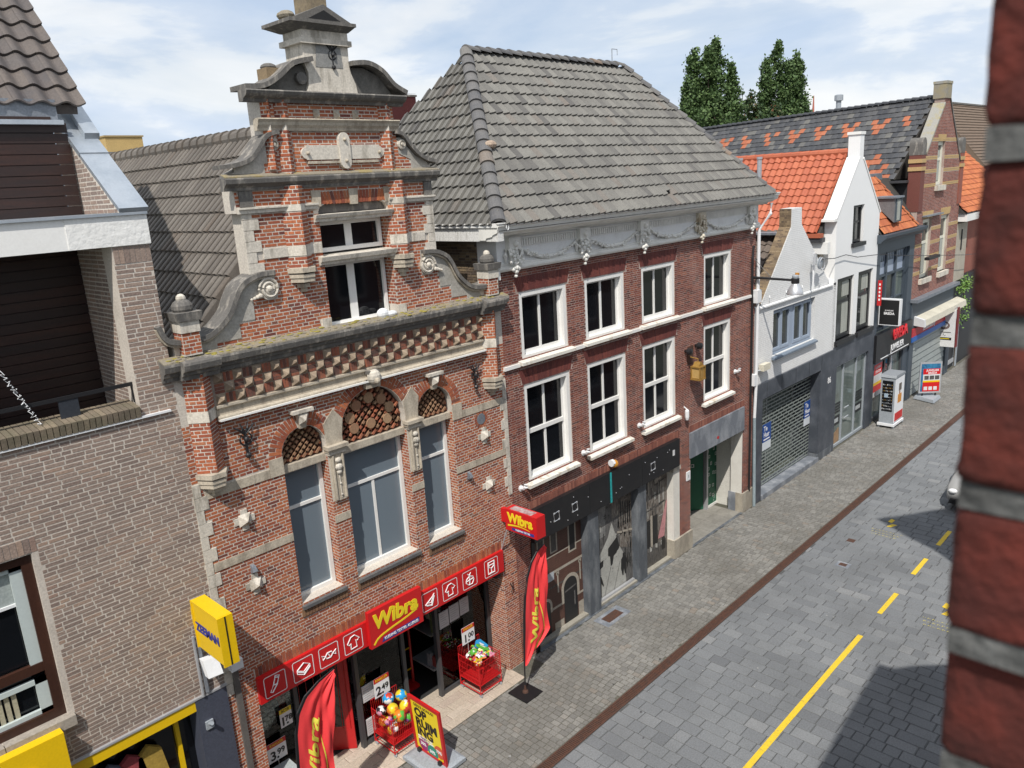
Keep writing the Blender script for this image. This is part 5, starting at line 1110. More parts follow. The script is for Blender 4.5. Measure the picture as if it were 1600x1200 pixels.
pier(13.50, 13.92, -.02, .5, 2.77, bluestone_dark); pier(15.60, 15.97, -.02, .5, 2.77, bluestone_dark); pier(11.50, 11.60, -.03, .3, 2.77, black_paint, 'black_post')
MB().box(17.29, 17.598, -.012, 1.2, .56, 2.72, brick_cream).build('painted_pier', bh)
p = MB().box(17.26, 18.22, -.05, .5, 0, .56, M('worn limestone base', (.40, .36, .29), .9, .8, 3, (.24, .21, .17), bump=.3, stretch=(1, 1, .4))); p.box(17.24, 17.62, -.04, .5, 2.60, 2.72, stone_pale); p.build('pier_base', bh)
MB().box(11.6, 17.3, .05, 1.0, .0, .06, M('worn concrete step', (.33, .31, .26), .9, .6, 3, (.24, .22, .18))).build('step', bh)
MB().box(11.6, 17.3, -.06, .04, -.01, .012, bluestone_dark).build('kerb_strip', bh)
MB().box(13.95, 15.55, .10, .17, .06, .12, alu).build('step_rail', bh)
# murals: printed boards
mural = thing('photo_mural', 'printed street scene boards covering the shop windows under the black fascia', 'mural', (14.4, .2, 1.4))
pr_brown = M('print dull brick', (.12, .058, .042), .6, .5, 5, (.08, .04, .032)); pr_line = M('print pale stone', (.40, .36, .30), .6, .3, 9, (.28, .25, .21)); pr_dark = M('print near black', (.014, .014, .015), .5, fine=0)
pr_grey = M('print mid grey', (.15, .145, .14), .6, .8, 4, (.05, .05, .05), stretch=(7, 1, 2)); pr_lite = M('print light grey', (.42, .42, .39), .6, .5, 3, (.30, .30, .28)); pr_shad = M('print charcoal', (.055, .052, .05), .6, .7, 6, (.14, .13, .12), stretch=(5, 1, 1)); pr_pink = M('print pink', (.52, .24, .25), .6, .3, 4)
pr_wood = M('print brown grey', (.11, .09, .075), .6, .9, 5, (.30, .28, .25), .45, .6, stretch=(8, 1, 1.2))
MY = .20
def P2(mb, pts, mat, k=0): mb.add([(x, MY - .003 - k * .0015, z) for x, z in pts], [tuple(range(len(pts)))], mat)
b1 = MB().box(11.6, 13.5, MY, MY + .04, .06, 2.77, pr_brown)
for z0, z1 in ((1.55, 1.62), (1.20, 1.24), (.62, .68), (2.0, 2.03)): P2(b1, rect(11.6, 13.5, z0, z1), pr_line if z0 != 1.2 else pr_shad, 1)
P2(b1, arc(13.02, .98, .34, 0, 180, 12) + [(12.68, .62), (13.36, .62)], pr_line, 2); P2(b1, arc(13.02, .98, .25, 0, 180, 12) + [(12.77, .06), (13.27, .06)], pr_dark, 3)
P2(b1, arc(12.10, .78, .24, 0, 180, 12) + [(11.86, .6), (12.34, .6)], pr_line, 2); P2(b1, arc(12.10, .78, .17, 0, 180, 12) + [(11.93, .06), (12.27, .06)], pr_dark, 3)
P2(b1, rect(13.3, 13.5, .06, .42), pr_line, 2); P2(b1, rect(12.4, 12.74, .06, .25), pr_line, 2)
P2(b1, rect(13.0, 13.3, 1.85, 2.6), pr_line, 2); P2(b1, rect(13.05, 13.25, 1.9, 2.6), pr_dark, 3); P2(b1, rect(12.2, 12.44, 1.40, 1.62), M('print pale blue', (.42, .45, .48), .6), 4)
P2(b1, [(12.80, .88), (13.24, .93), (13.24, .97), (12.80, .92)], pr_grey, 4); P2(b1, rect(13.14, 13.19, .42, .8), pr_grey, 4)
for k in range(44): P2(b1, rect(11.6, 13.5, .10 + k * .06, .106 + k * .06), M('print brick joint', (.075, .04, .032), .6), 0)
for x0 in (11.9, 12.35): P2(b1, rect(x0, x0 + .26, 2.08, 2.6), pr_line, 2); P2(b1, rect(x0 + .04, x0 + .22, 2.12, 2.58), pr_shad, 3)
for x0 in (11.75, 12.55, 13.38): P2(b1, rect(x0, x0 + .05, 1.0, 1.5), pr_line, 2); P2(b1, rect(x0 - .03, x0 + .08, 1.46, 1.54), pr_line, 2)
b1.build('printed_board', mural)
b2 = MB().box(13.92, 15.6, MY, MY + .04, .06, 2.77, pr_grey)
P2(b2, [(14.0, .06), (15.3, .06), (15.25, .9), (15.0, 1.3), (14.75, 1.95), (14.72, 2.0), (14.55, 1.65), (14.2, 1.3), (14.0, 1.25)], pr_lite, 1)
P2(b2, [(14.75, 2.1), (15.05, 2.1), (15.1, 2.77), (14.7, 2.77)], pr_wood, 2); P2(b2, [(15.05, 1.2), (15.58, 1.0), (15.58, 2.7), (15.05, 2.6)], pr_wood, 2); P2(b2, [(13.95, 1.75), (14.45, 1.75), (14.5, 2.7), (13.95, 2.7)], M('print pale grey', (.26, .26, .25), .6, .7, 7, (.14, .14, .14)), 2)
for k in range(5): P2(b2, rect(15.10 + k * .095, 15.15 + k * .095, 1.75, 2.45 - .03 * k), pr_dark, 4)
for k in range(3): P2(b2, [(14.95 + .25 * k, 1.62 - .05 * k), (15.15 + .25 * k, 1.56 - .05 * k), (15.15 + .25 * k, 1.62 - .05 * k), (14.95 + .25 * k, 1.68 - .05 * k)], pr_line, 5)
P2(b2, [(14.55, 1.35), (14.95, 1.55), (15.0, 1.3), (14.9, 1.1), (14.78, 1.06), (14.72, .85), (14.64, .82), (14.62, 1.1), (14.54, 1.15)], pr_dark, 3); P2(b2, [(14.58, 1.5), (14.90, 1.66), (14.92, 1.6), (14.60, 1.42)], pr_lite, 5)
P2(b2, arc(14.93, 1.25, .1, 0, 360, 12)[:-1], pr_dark, 4)
for px, pz, s in ((15.2, .35, .75), (14.12, .12, .85)):
    P2(b2, [(px - .09 * s, pz), (px - .03 * s, pz), (px, pz + .25 * s), (px + .05 * s, pz), (px + .12 * s, pz + .02), (px + .13 * s, pz + .45 * s), (px + .22 * s, pz + .3 * s), (px + .24 * s, pz + .36 * s), (px + .14 * s, pz + .66 * s), (px + .06 * s, pz + .72 * s), (px + .07 * s, pz + .84 * s), (px - .05 * s, pz + .84 * s), (px - .05 * s, pz + .72 * s), (px - .15 * s, pz + .64 * s), (px - .17 * s, pz + .3 * s)], pr_dark, 4)
P2(b2, [(14.02, .85), (14.32, .95), (14.34, 1.12), (14.02, 1.05)], pr_dark, 4); P2(b2, arc(14.12, 1.33, .07, 0, 360, 10)[:-1], pr_dark, 4); P2(b2, arc(14.12, 1.33, .045, 0, 360, 10)[:-1], pr_lite, 5)
for x0 in (14.35, 14.75): P2(b2, [(x0, .1), (x0 + .02, .1), (x0 + .30, .8), (x0 + .28, .8)], pr_grey, 3)
rg = random.Random(15)
for i in range(70):
    x, z = rg.uniform(13.95, 15.5), rg.uniform(1.35, 2.7)
    if 14.5 < x < 14.95 and z < 2.1: continue
    w_, h = rg.choice([(rg.uniform(.02, .05), rg.uniform(.08, .3)), (rg.uniform(.06, .2), rg.uniform(.012, .03))]); P2(b2, [(x, z), (min(x + w_, 15.58), z + .01), (min(x + w_, 15.58), min(z + h, 2.75)), (x, min(z + h, 2.75))], rg.choice([pr_dark, pr_dark, pr_shad, pr_lite, pr_line, pr_grey]), 2 + i % 3)
for i in range(26):
    x, z = rg.uniform(14.1, 15.2), rg.uniform(.1, 1.2); P2(b2, [(x, z), (x + rg.uniform(.03, .12), z + rg.uniform(-.01, .02)), (x + .05, z + rg.uniform(.012, .03))], rg.choice([pr_grey, pr_line, M('print pale grey', (0, 0, 0))]), 2)
for i in range(16): x = rg.uniform(15.2, 15.55); z = rg.uniform(.4, 1.1); P2(b2, [(x, z), (x + .03, z), (x + .03, z + .3), (x, z + .3)], rg.choice([pr_dark, pr_shad, pr_grey]), 3)
b2.build('printed_board', mural)
b3 = MB().box(15.97, 17.29, MY, MY + .04, .06, 2.77, pr_wood)
P2(b3, rect(16.0, 17.28, .06, .55), pr_shad, 1)
rg = random.Random(8)
for i in range(46):
    x, z = rg.uniform(16.0, 17.1), rg.uniform(1.2, 2.6); w_, h = (rg.uniform(.02, .07), rg.uniform(.15, .6)) if rg.random() < .6 else (rg.uniform(.1, .35), rg.uniform(.02, .05))
    P2(b3, [(x, z), (min(x + w_, 17.27), z), (min(x + w_, 17.27), min(z + h, 2.75)), (x, min(z + h, 2.75))], rg.choice([pr_dark, pr_line, pr_shad, pr_lite]), 1 + i % 3)
P2(b3, rect(16.02, 16.45, .62, 1.45), pr_dark, 4); P2(b3, rect(16.55, 16.8, .65, 1.5), pr_dark, 4); P2(b3, rect(16.45, 16.55, .6, 1.55), pr_line, 5)
for k in range(9): P2(b3, [(16.0 + .135 * k, .50 + .02 * (k % 3)), (16.1 + .135 * k, .50), (16.1 + .135 * k, .62), (16.0 + .135 * k, .66)], pr_lite if k % 2 else pr_grey, 5)
P2(b3, [(16.80, .75), (17.12, .72), (17.28, 1.75), (17.22, 1.75)], pr_pink, 6); P2(b3, [(17.0, .35), (17.15, .35), (17.18, .62), (17.1, .74), (17.02, .72), (16.97, .6)], pr_dark, 6)
b3.build('printed_board', mural)
# entrance
MB().box(18.12, 21.24, -.05, .30, 2.745, 3.485, bluestone).build('stone_lintel', bh)
MB().add([(19.55, -.054, 2.93), (19.68, -.054, 2.90), (19.70, -.054, 2.97), (19.60, -.054, 3.0)], [(0, 1, 2, 3)], red_paint).build('scribble', bh)
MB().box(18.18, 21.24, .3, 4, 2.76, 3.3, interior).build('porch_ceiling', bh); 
wp = MB().box(21.20, 21.25, .0, .375, .64, 2.745, brick_cream); wp.box(21.40, 21.45, .38, 1.4, 0, 2.745, brick_cream); wp.build('painted_wall', bh)
for k in range(38): MB().box(21.391, 21.401, .40, 1.38, .03 + k * .0715, .03 + k * .0715 + .064, brick_cream).build('painted_course', bh)
MB().box(21.19, 21.92, -.05, .20, 0, .64, M('worn limestone base', (0, 0, 0))).build('pier_base', bh); MB().box(21.17, 21.2, .20, .44, 0, .64, bluestone).build('base_slab', bh)
MB().box(20.70, 20.79, .93, 1.05, .02, 2.75, alu).build('door_post', bh)
gp = MB().box(20.79, 21.39, .98, 1.02, .10, 2.75, green_board).build('green_panel', bh)
MB().box(20.79, 21.39, .96, 1.04, .02, .10, paint_white).build('panel_base', bh)
gp2 = MB().hexa([(19.3, 2.0, .04), (20.68, 1.05, .04), (20.71, 1.09, .04), (19.33, 2.04, .04), (19.3, 2.0, 2.75), (20.68, 1.05, 2.75), (20.71, 1.09, 2.75), (19.33, 2.04, 2.75)], green_board).build('green_panel', bh)
rg = random.Random(12); s1 = MB(); s2 = MB()
def sq(m, fn, u, z, s):
    t = .018
    for (a, b, c, d) in ((u - s, u + s, z - s, z - s + t), (u - s, u + s, z + s - t, z + s), (u - s, u - s + t, z - s, z + s), (u + s - t, u + s, z - s, z + s)): m.add([fn(a, c), fn(b, c), fn(b, d), fn(a, d)], [(0, 1, 2, 3)], white_ink)
for k, (u, z) in enumerate(((20.55, 2.5), (20.9, 2.55), (20.75, 2.25), (20.45, 2.1), (20.52, 1.75), (20.85, 1.95), (20.95, 2.2), (20.65, 1.5), (20.48, 1.35), (20.98, 1.4), (20.5, 1.15), (20.8, 1.15), (20.95, 1.12), (20.55, .75), (20.8, .72), (20.6, .45), (20.8, .38), (20.42, 1.95), (20.98, 1.75))): sq(s1, lambda a, c: (a, .976, c), 20.84 + (u - 20.42) * .88, z, .05)
for i in range(4): s1.add([(21.2 + .03 * i, .976, .16 + .08 * i), (21.215 + .03 * i, .976, .16 + .08 * i), (21.23 + .03 * i, .976, .21 + .08 * i), (21.21 + .03 * i, .976, .21 + .08 * i)], [(0, 1, 2, 3)], white_ink)
s1.build('printed_squares', gp)
for k in range(14): u, z = rg.uniform(.5, 1.5), .5 + k * .15; sq(s2, lambda a, c: (19.3 + a * .824 - .005, 2.0 - a * .567 - .006, c), u, z, .055)
s2.build('printed_squares', gp2)
fl_ = MB().box(18.18, 21.215, -.02, 3.0, -.02, .012, paver_joint).box(21.215, 21.46, .39, 3.0, -.02, .014, paver_joint).build('porch_floor', bh)
fm = M('porch floor slab', (.25, .24, .21), .85, .6, 3, (.17, .16, .14), pal=[(0, (.20, .19, .17)), (1, (.30, .285, .25))])
for i in range(5):
    for j in range(4): MB().box(18.19 + i * .6, 18.19 + i * .6 + .592, .02 + j * .6, .02 + j * .6 + .592, .0, .018, fm).build('floor_slab', fl_)
MB().box(18.18, 21.2, -.06, .02, -.01, .014, bluestone_dark).build('kerb_strip', bh)
pl_ = MB().box(17.95, 18.14, -.03, .0, 2.12, 2.38, plastic_white); pl_.box(18.03, 18.06, -.034, -.03, 2.20, 2.29, plastic_grey); tag(pl_.build('wall_plate'), 'small white plate on the brick pier between mural and porch', 'plate')
# wall fittings
def elbow(x, z):
    m = MB().tube([(x, 0, z - .02), (x, -.10, z), (x, -.16, z + .05), (x, -.16, z + .10)], .045, plastic_white, 8); m.lathe((x, -.02, z - .02), [(.07, 0), (.07, .02), (.05, .02)], plastic_white, 10, 'y'); return m.build('flue_elbow')
lab = ['white elbow pipe on brown bricks beside the first big lower window', 'white elbow pipe above the black fascia between two sills', 'white elbow pipe beside the third lower sill of the brown house', 'white elbow pipe beside the fourth lower sill near the downpipe']
for (x, z), l in zip(((11.30, 4.15), (13.46, 4.32), (15.73, 4.38), (20.68, 4.72)), lab): tag(elbow(x, z), l, 'pipe', 'white elbow pipes on the brown brick wall')
m = MB().ball((14.53, -.10, 3.72), .10, M('amber lamp glass', (.55, .24, .03), .25), 8); m.lathe((14.40, -.09, 3.76), [(.09, 0), (.09, .08), (.05, .1)], plastic_white, 8, 'x'); tag(m.build('alarm_beacon'), 'orange alarm beacon just above the black fascia', 'beacon')
lt = thing('wall_lantern', 'square brass lantern hanging on a rusty plate by the upper windows', 'lantern', (18.15, -.2, 5.2))
MB().box(18.05, 18.33, -.02, .0, 5.45, 5.95, rust).build('back_plate', lt)
br = M('brass', (.45, .27, .07), .45, .4, 6, (.30, .17, .04), metal=.4); l = MB()
for a in (-.13, .13):
    for b in (-.13, .13): l.box(18.18 + a - .015, 18.18 + a + .015, -.25 + b - .015, -.25 + b + .015, 5.08, 5.42, br)
l.box(18.03, 18.33, -.40, -.10, 5.05, 5.09, br); l.box(18.03, 18.33, -.40, -.10, 5.40, 5.43, br); l.prism([(18.05, 5.43), (18.31, 5.43), (18.22, 5.54), (18.14, 5.54)], -.34, -.16, br); l.tube([(18.18, -.25, 5.52), (18.18, -.25, 5.62), (18.18, 0, 5.65)], .015, br, 6)
for k in range(3): l.box(18.09 + .07 * k, 18.105 + .07 * k, -.395, -.385, 5.09, 5.4, br)
l.build('frame', lt); MB().box(18.065, 18.295, -.365, -.135, 5.10, 5.39, M('amber lantern glass', (.50, .33, .12), .3)).build('glass', lt)
for (x, z), l in zip(((17.92, 5.86), (18.44, 5.92)), ('black round wall spot above the brass lantern, lower of two', 'black round wall spot above the brass lantern, higher of two')):
    m = MB().lathe((x, -.22, z), [(.02, 0), (.085, .02), (.095, .12), (.05, .16), (.03, .24)], black_iron, 10, 'y'); tag(m.build('wall_spot'), l, 'spotlight', 'black wall spots above the lantern')
m = MB().lathe((17.86, -.10, 4.12), [(.04, -.16), (.06, -.08), (.06, .10), (.03, .14)], plastic_white, 8); m.tube([(17.86, -.1, 4.26), (17.86, 0, 4.32)], .015, plastic_white, 5); tag(m.build('wall_sensor'), 'small white sensor lamp on the bricks below the brass lantern', 'sensor')
# downpipe, cable and lamp at the corner
dp = thing('downpipe', 'white drainpipe down the corner between brown house and white gable', 'drainpipe', (21.8, -.1, 0))
MB().tube([(21.95, -.42, 9.5), (21.95, -.40, 9.2), (21.82, -.12, 8.75), (21.80, -.12, 3.9)], .05, plastic_white, 8).build('pipe', dp)
MB().tube([(21.78, -.10, 3.0), (21.86, -.10, .02)], .05, M('bluish pipe', (.30, .37, .40), .5, .3, 3), 8).build('pipe', dp)
MB().tube([(21.80, -.12, 3.9), (21.78, -.10, 3.0)], .048, plastic_white, 8).build('pipe', dp)
MB().box(21.68, 21.94, -.18, -.0, 6.6, 6.98, plastic_white).build('hopper', dp); MB().box(21.62, 21.78, -.16, 0, 4.05, 4.4, plastic_white).build('meter_box', dp)
tag(MB().tube([(21.66, -.04, 8.3), (21.58, -.05, 7.95), (21.58, -.05, 7.1), (21.62, -.04, 6.6), (21.62, -.04, .6)], .035, black_iron, 6).build('wall_cable'), 'black cable loop running down beside the white drainpipe', 'cable')
sl_ = thing('street_lamp', 'bell shaped silver street lamp on a long black wall arm', 'street lamp', (21.7, 0, 7.35))
MB().tube([(21.70, 0, 7.36), (21.70, -1.25, 7.33)], [.04, .035], black_iron, 8).build('arm', sl_)
MB().tube([(21.70, -.01, 7.95), (21.70, -.6, 7.36)], .008, black_iron, 4).build('stay', sl_)
MB().lathe((21.70, -1.31, 7.24), [(.10, 0), (.115, .02), (.115, .14), (.10, .16)], black_iron, 14).build('collar', sl_)
MB().lathe((21.70, -1.31, 6.93), [(.235, 0), (.235, .02), (.20, .12), (.15, .22), (.11, .27), (.10, .31)], alu, 18).build('lamp_shade', sl_, smooth=True)
MB().lathe((21.70, -1.31, 7.40), [(.09, 0), (.095, .05), (.07, .08)], plastic_grey, 14).build('lamp_cap', sl_)
MB().box(21.76, 21.85, -1.36, -1.27, 7.46, 7.53, M('orange sensor', (.50, .22, .03), .4)).build('light_sensor', sl_)
# ------------------------------------------------------------------ feather flags
def feather(px, py, base, pole, right, ztext, lab):
    """pole = list of (dx, z) up the curved pole; right = list of (dx, z) down the free edge"""
    t = thing('feather_flag', lab, 'flag', (px, py, 0))
    if base:
        MB().box(px - .25, px + .25, py - .27, py + .27, .0, .025, black_paint).build('base_plate', t)
        MB().lathe((px, py, .025), [(.07, 0), (.06, .03), (.03, .05), (.02, .16)], rust, 10).build('spigot', t)
    MB().tube([(px + d, py, z) for d, z in pole], [.016] * (len(pole) - 2) + [.010, .007], black_iron, 8).build('pole', t)
    N_, K = 46, 22
    def pl(s, path):
        L = [0]
        for a, b in zip(path[:-1], path[1:]): L.append(L[-1] + math.hypot(b[0] - a[0], b[1] - a[1]))
        q = s * L[-1]
        for i in range(len(path) - 1):
            if q <= L[i + 1] + 1e-9: f = (q - L[i]) / (L[i + 1] - L[i]); return path[i][0] + f * (path[i + 1][0] - path[i][0]), path[i][1] + f * (path[i + 1][1] - path[i][1])
        return path[-1]
    left = [p for p in pole if p[1] > right[-1][1] - .12]
    def S(u, v):
        """u across from pole 0..1, v up 0..1"""
        a = pl(v, left); b = pl(1 - v, right); x = a[0] + (b[0] - a[0]) * u; z = a[1] + (b[1] - a[1]) * u
        y = .045 * math.sin(u * 7.5 + v * 5.0) * u + .028 * math.sin(u * 19 - v * 9) * u + .05 * u * math.sin(v * 4) + .03 * math.sin(u * 26 + v * 14) * u * (.4 + .6 * v)
        return Vector((px + x, py + y - .02, z))
    m = MB(); vs = [S(j / K, i / N_) for i in range(N_ + 1) for j in range(K + 1)]
    m.add(vs, [(i * (K + 1) + j, i * (K + 1) + j + 1, (i + 1) * (K + 1) + j + 1, (i + 1) * (K + 1) + j) for i in range(N_) for j in range(1, K)], flag_red)
    m.add(vs, [(i * (K + 1), i * (K + 1) + 1, (i + 1) * (K + 1) + 1, (i + 1) * (K + 1)) for i in range(N_)], black_paint)
    c = m.build('flag_cloth', t, smooth=True)
    zb, zt = ztext
    def warp(co):  # co.x = along the word (up the flag), co.y = across
        v = zb + (zt - zb) * (co.x + .5); u = .46 - co.y
        p = S(min(max(u, 0.02), .98), min(max(v, 0), 1)); d = S(min(max(u, 0.02), .98) + .01, v) - p; n = Vector((d.z * 0, -1, 0)); return p + Vector((0, -.008, 0))
    cv = bpy.data.curves.new('lettering', 'FONT'); cv.body = 'Wibra'; cv.size = .40; cv.offset = .012; cv.align_x = 'CENTER'; cv.align_y = 'CENTER'; cv.resolution_u = 4
    ob = bpy.data.objects.new('tmp', cv); COL.objects.link(ob); me = bpy.data.meshes.new_from_object(ob); bpy.data.objects.remove(ob)
    import bmesh
    bm = bmesh.new(); bm.from_mesh(me); bmesh.ops.triangulate(bm, faces=bm.faces); bmesh.ops.subdivide_edges(bm, edges=[e for e in bm.edges if e.calc_length() > .06], cuts=3, use_grid_fill=True); bmesh.ops.triangulate(bm, faces=bm.faces); bm.to_mesh(me); bm.free()
    w_ = max(abs(v.co.x) for v in me.vertices)
    for v in me.vertices: v.co = warp(Vector((v.co.x / w_ * .5, v.co.y * 1.0, 0)))
    me.materials.clear(); me.materials.append(flag_yellow); me.polygons.foreach_set('material_index', [0] * len(me.polygons)); link('lettering', me, t)
    sw = MB(); ps = [(zb - .06 + (zt - zb) * .9 * k / 24) for k in range(25)]
    for k in range(24):
        f0, f1 = k / 24, (k + 1) / 24; w0, w1 = .055 * (1 - f0) + .008, .055 * (1 - f1) + .008
        def q(v, u): return S(u, v) + Vector((0, -.008, 0))
        c0, c1 = .88 - .20 * f0 + .06 * math.sin(f0 * 3), .88 - .20 * f1 + .06 * math.sin(f1 * 3)
        sw.add([q(ps[k], c0 - w0), q(ps[k], c0 + w0), q(ps[k + 1], c1 + w1), q(ps[k + 1], c1 - w1)], [(0, 1, 2, 3)], flag_yellow)
    sw.build('swoosh', t)
    return t
poleP = [(0, .03), (.02, .6), (.05, 1.2), (.09, 1.75), (.15, 2.2), (.25, 2.6), (.40, 2.88), (.60, 3.06), (.82, 3.13)]
feather(10.27, -.78, True, poleP, [(.80, 3.08), (.78, 2.5), (.84, 1.9), (.90, 1.1), (.50, .85), (.05, .70)], (.20, .66), 'red feather flag with yellow lettering on a square black base plate')
feather(4.86, -1.0, True, [(0, .03), (0, .6), (0, 1.2), (.02, 1.9), (.06, 2.4), (.14, 2.72), (.30, 2.93), (.56, 3.06), (.86, 3.13)], [(.82, 3.06), (.74, 2.5), (.70, 1.9), (.66, 1.2), (.60, .95), (.03, .75)], (.12, .68), 'red feather flag in front of the open red shop door')

# ------------------------------------------------------------------ pavement board
ab = thing('pavement_board', 'yellow sale board in a red frame on a grey foot', 'pavement sign', (7.6, -.8, 0))
TL = Matrix(((0, 0, -1, 7.60), (-1, 0, 0, -.80), (0, 1, 0, .72), (0, 0, 0, 1))) @ Matrix.Rotation(R(3.5), 4, 'X')
def brd(m, x0, x1, y0, y1, z0, z1, mat):
    vs = [TL @ Vector(v) for v in ((x0, y0, z0), (x1, y0, z0), (x1, y1, z0), (x0, y1, z0), (x0, y0, z1), (x1, y0, z1), (x1, y1, z1), (x0, y1, z1))]; m.hexa(vs, mat)
m = MB(); brd(m, -.44, .44, -.60, .60, -.03, .0, red_paint); 
for a, b, c, d in ((-.45, -.385, -.61, .61), (.385, .45, -.61, .61), (-.385, .385, -.61, -.54), (-.385, .385, .54, .61)): brd(m, a, b, c, d, .0, .022, red_paint)
m.build('frame', ab)
m = MB(); brd(m, -.385, .385, -.54, .54, .0, .008, yellow_ink); m.build('poster', ab)
def abt(s, size, x, y, mat, bold=0, z=.012, sx=1, al='CENTER'): return text(s, size, None, ab, mat, mtx=TL @ Matrix.Translation((x, y, z)), extrude=.001, bold=bold, sx=sx, align=al)
abt('GEKKE BONUS!!', .085, -.02, .46, black_ink, .001, sx=.95)
abt('OP', .26, -.31, .30, black_ink, .012, al='LEFT'); abt('RUIM', .26, -.31, .08, black_ink, .012, al='LEFT'); abt('ING', .26, -.31, -.13, black_ink, .012, al='LEFT')
m = MB(); brd(m, -.31, .10, -.265, -.235, .009, .011, white_ink); brd(m, -.31, .12, -.315, -.285, .009, .011, white_ink); m.build('strip', ab)
abt('OP ALLE KLEDING', .032, -.1, -.25, black_ink); abt('EN TEXTIEL NU', .032, -.1, -.30, black_ink)
for x, y, c, s in ((-.17, -.40, (.30, .03, .14), '30%'), (.08, -.46, (.02, .24, .16), '50%'), (.28, -.36, (.60, .09, .03), '70%')):
    cm = M('disc ' + s, c, .5, fine=0); m = MB(); cc = arc(x, y, .15 if s != '70%' else .14, 0, 360, 20)[:-1]
    cc = [(min(p[0], .384), max(p[1], -.539)) for p in cc]
    m.add([TL @ Vector((p[0], p[1], .010 + .001 * (s == '50%'))) for p in cc], [tuple(range(len(cc)))], cm); m.build('discount_disc', ab); abt(s, .095, x - .01, y, white_ink, .003, z=.013)
m = MB().box(7.30, 8.05, -1.3, -.34, .03, .10, plastic_grey); m.hexa([(7.30, -1.3, .10), (8.05, -1.3, .10), (8.05, -.34, .10), (7.30, -.34, .10), (7.36, -1.22, .13), (7.99, -1.22, .13), (7.99, -.42, .13), (7.36, -.42, .13)], plastic_grey); m.build('foot', ab)
MB().box(7.55, 7.61, -.55, -.48, .1, .2, black_iron).build('spring', ab); MB().box(7.55, 7.61, -1.14, -1.07, .1, .2, black_iron).build('spring', ab)

# ------------------------------------------------------------------ wire baskets with toys
def basket(x0, y0, lab):
    t = thing('wire_basket', lab, 'basket', (x0 + .3, y0 + .3, 0)); W_, D_ = .62, .62
    for nm, pts in (('front_panel', ((0, 0), (W_, 0))), ('back_panel', ((0, D_), (W_, D_))), ('side_panel', ((0, 0), (0, D_))), ('side_panel', ((W_, 0), (W_, D_)))):
        (a, b), (c, d) = pts; m = MB(); zt = .82 if nm != 'back_panel' else 1.0
        for k in range(15): f = k / 14; m.tube([(x0 + a + (c - a) * f, y0 + b + (d - b) * f, .30), (x0 + a + (c - a) * f, y0 + b + (d - b) * f, zt)], .0045, red_paint, 4)
        for z in (.30, .42, .55, .68, zt): m.tube([(x0 + a, y0 + b, z), (x0 + c, y0 + d, z)], .008 if z in (.30, zt) else .0045, red_paint, 5)
        m.build(nm, t)
    m = MB()
    for a in (0, W_):
        for b in (0, D_): m.tube([(x0 + a, y0 + b, .09), (x0 + a, y0 + b, .84)], .013, red_paint, 6)
    for a, b, c, d in ((0, 0, W_, 0), (W_, 0, W_, D_), (W_, D_, 0, D_), (0, D_, 0, 0)): m.tube([(x0 + a, y0 + b, .12), (x0 + c, y0 + d, .12)], .012, red_paint, 6)
    for k in range(1, 12): m.tube([(x0 + k * W_ / 12, y0, .13), (x0 + k * W_ / 12, y0 + D_, .13)], .005, red_paint, 4)
    m.box(x0 + .01, x0 + W_ - .01, y0 + .01, y0 + D_ - .01, .27, .30, red_paint); m.build('frame', t)
    for a in (0.02, W_ - .02):
        for b in (0.02, D_ - .02): MB().lathe((x0 + a - .015, y0 + b, .042), [(.042, 0), (.042, .03)], plastic_grey, 10, 'x').build('caster', t)
    return t
basket(7.24, -.19, 'red wire basket on casters heaped with printed play balls'); basket(9.53, -.19, 'red wire basket on casters filled with small bright toy packets by the brick pier')
def spot_ball(nm, lab, c, r, base, spots, seed):
    rg = random.Random(seed); m = MB(); m.ball((0, 0, 0), r, base, 12); t = m.build('toy_ball', smooth=True)
    for mt in spots: 
        if mt.name not in [x.name for x in t.data.materials]: t.data.materials.append(mt)
    me = t.data; cs = [(Vector((rg.gauss(0, 1), rg.gauss(0, 1), rg.gauss(0, 1))).normalized(), rg.randrange(len(spots))) for _ in range(7)]
    for p in me.polygons:
        n = p.center.normalized()
        for d, k in cs:
            if n.dot(d) > .84: p.material_index = [x.name for x in me.materials].index(spots[k].name)
    t.location = c; t.rotation_euler = (rg.random() * 6, rg.random() * 6, rg.random() * 6); tag(t, lab, 'ball', 'play balls heaped in the red basket'); return t
tm = {n: M('toy ' + n, c, .35, fine=0) for n, c in dict(blue=(.02, .30, .62), white=(.72, .70, .68), yellow=(.70, .52, .02), red=(.52, .05, .03), orange=(.65, .20, .02), green=(.10, .40, .05), black=(.03, .02, .03), pink=(.60, .25, .35), purple=(.22, .05, .25)).items()}
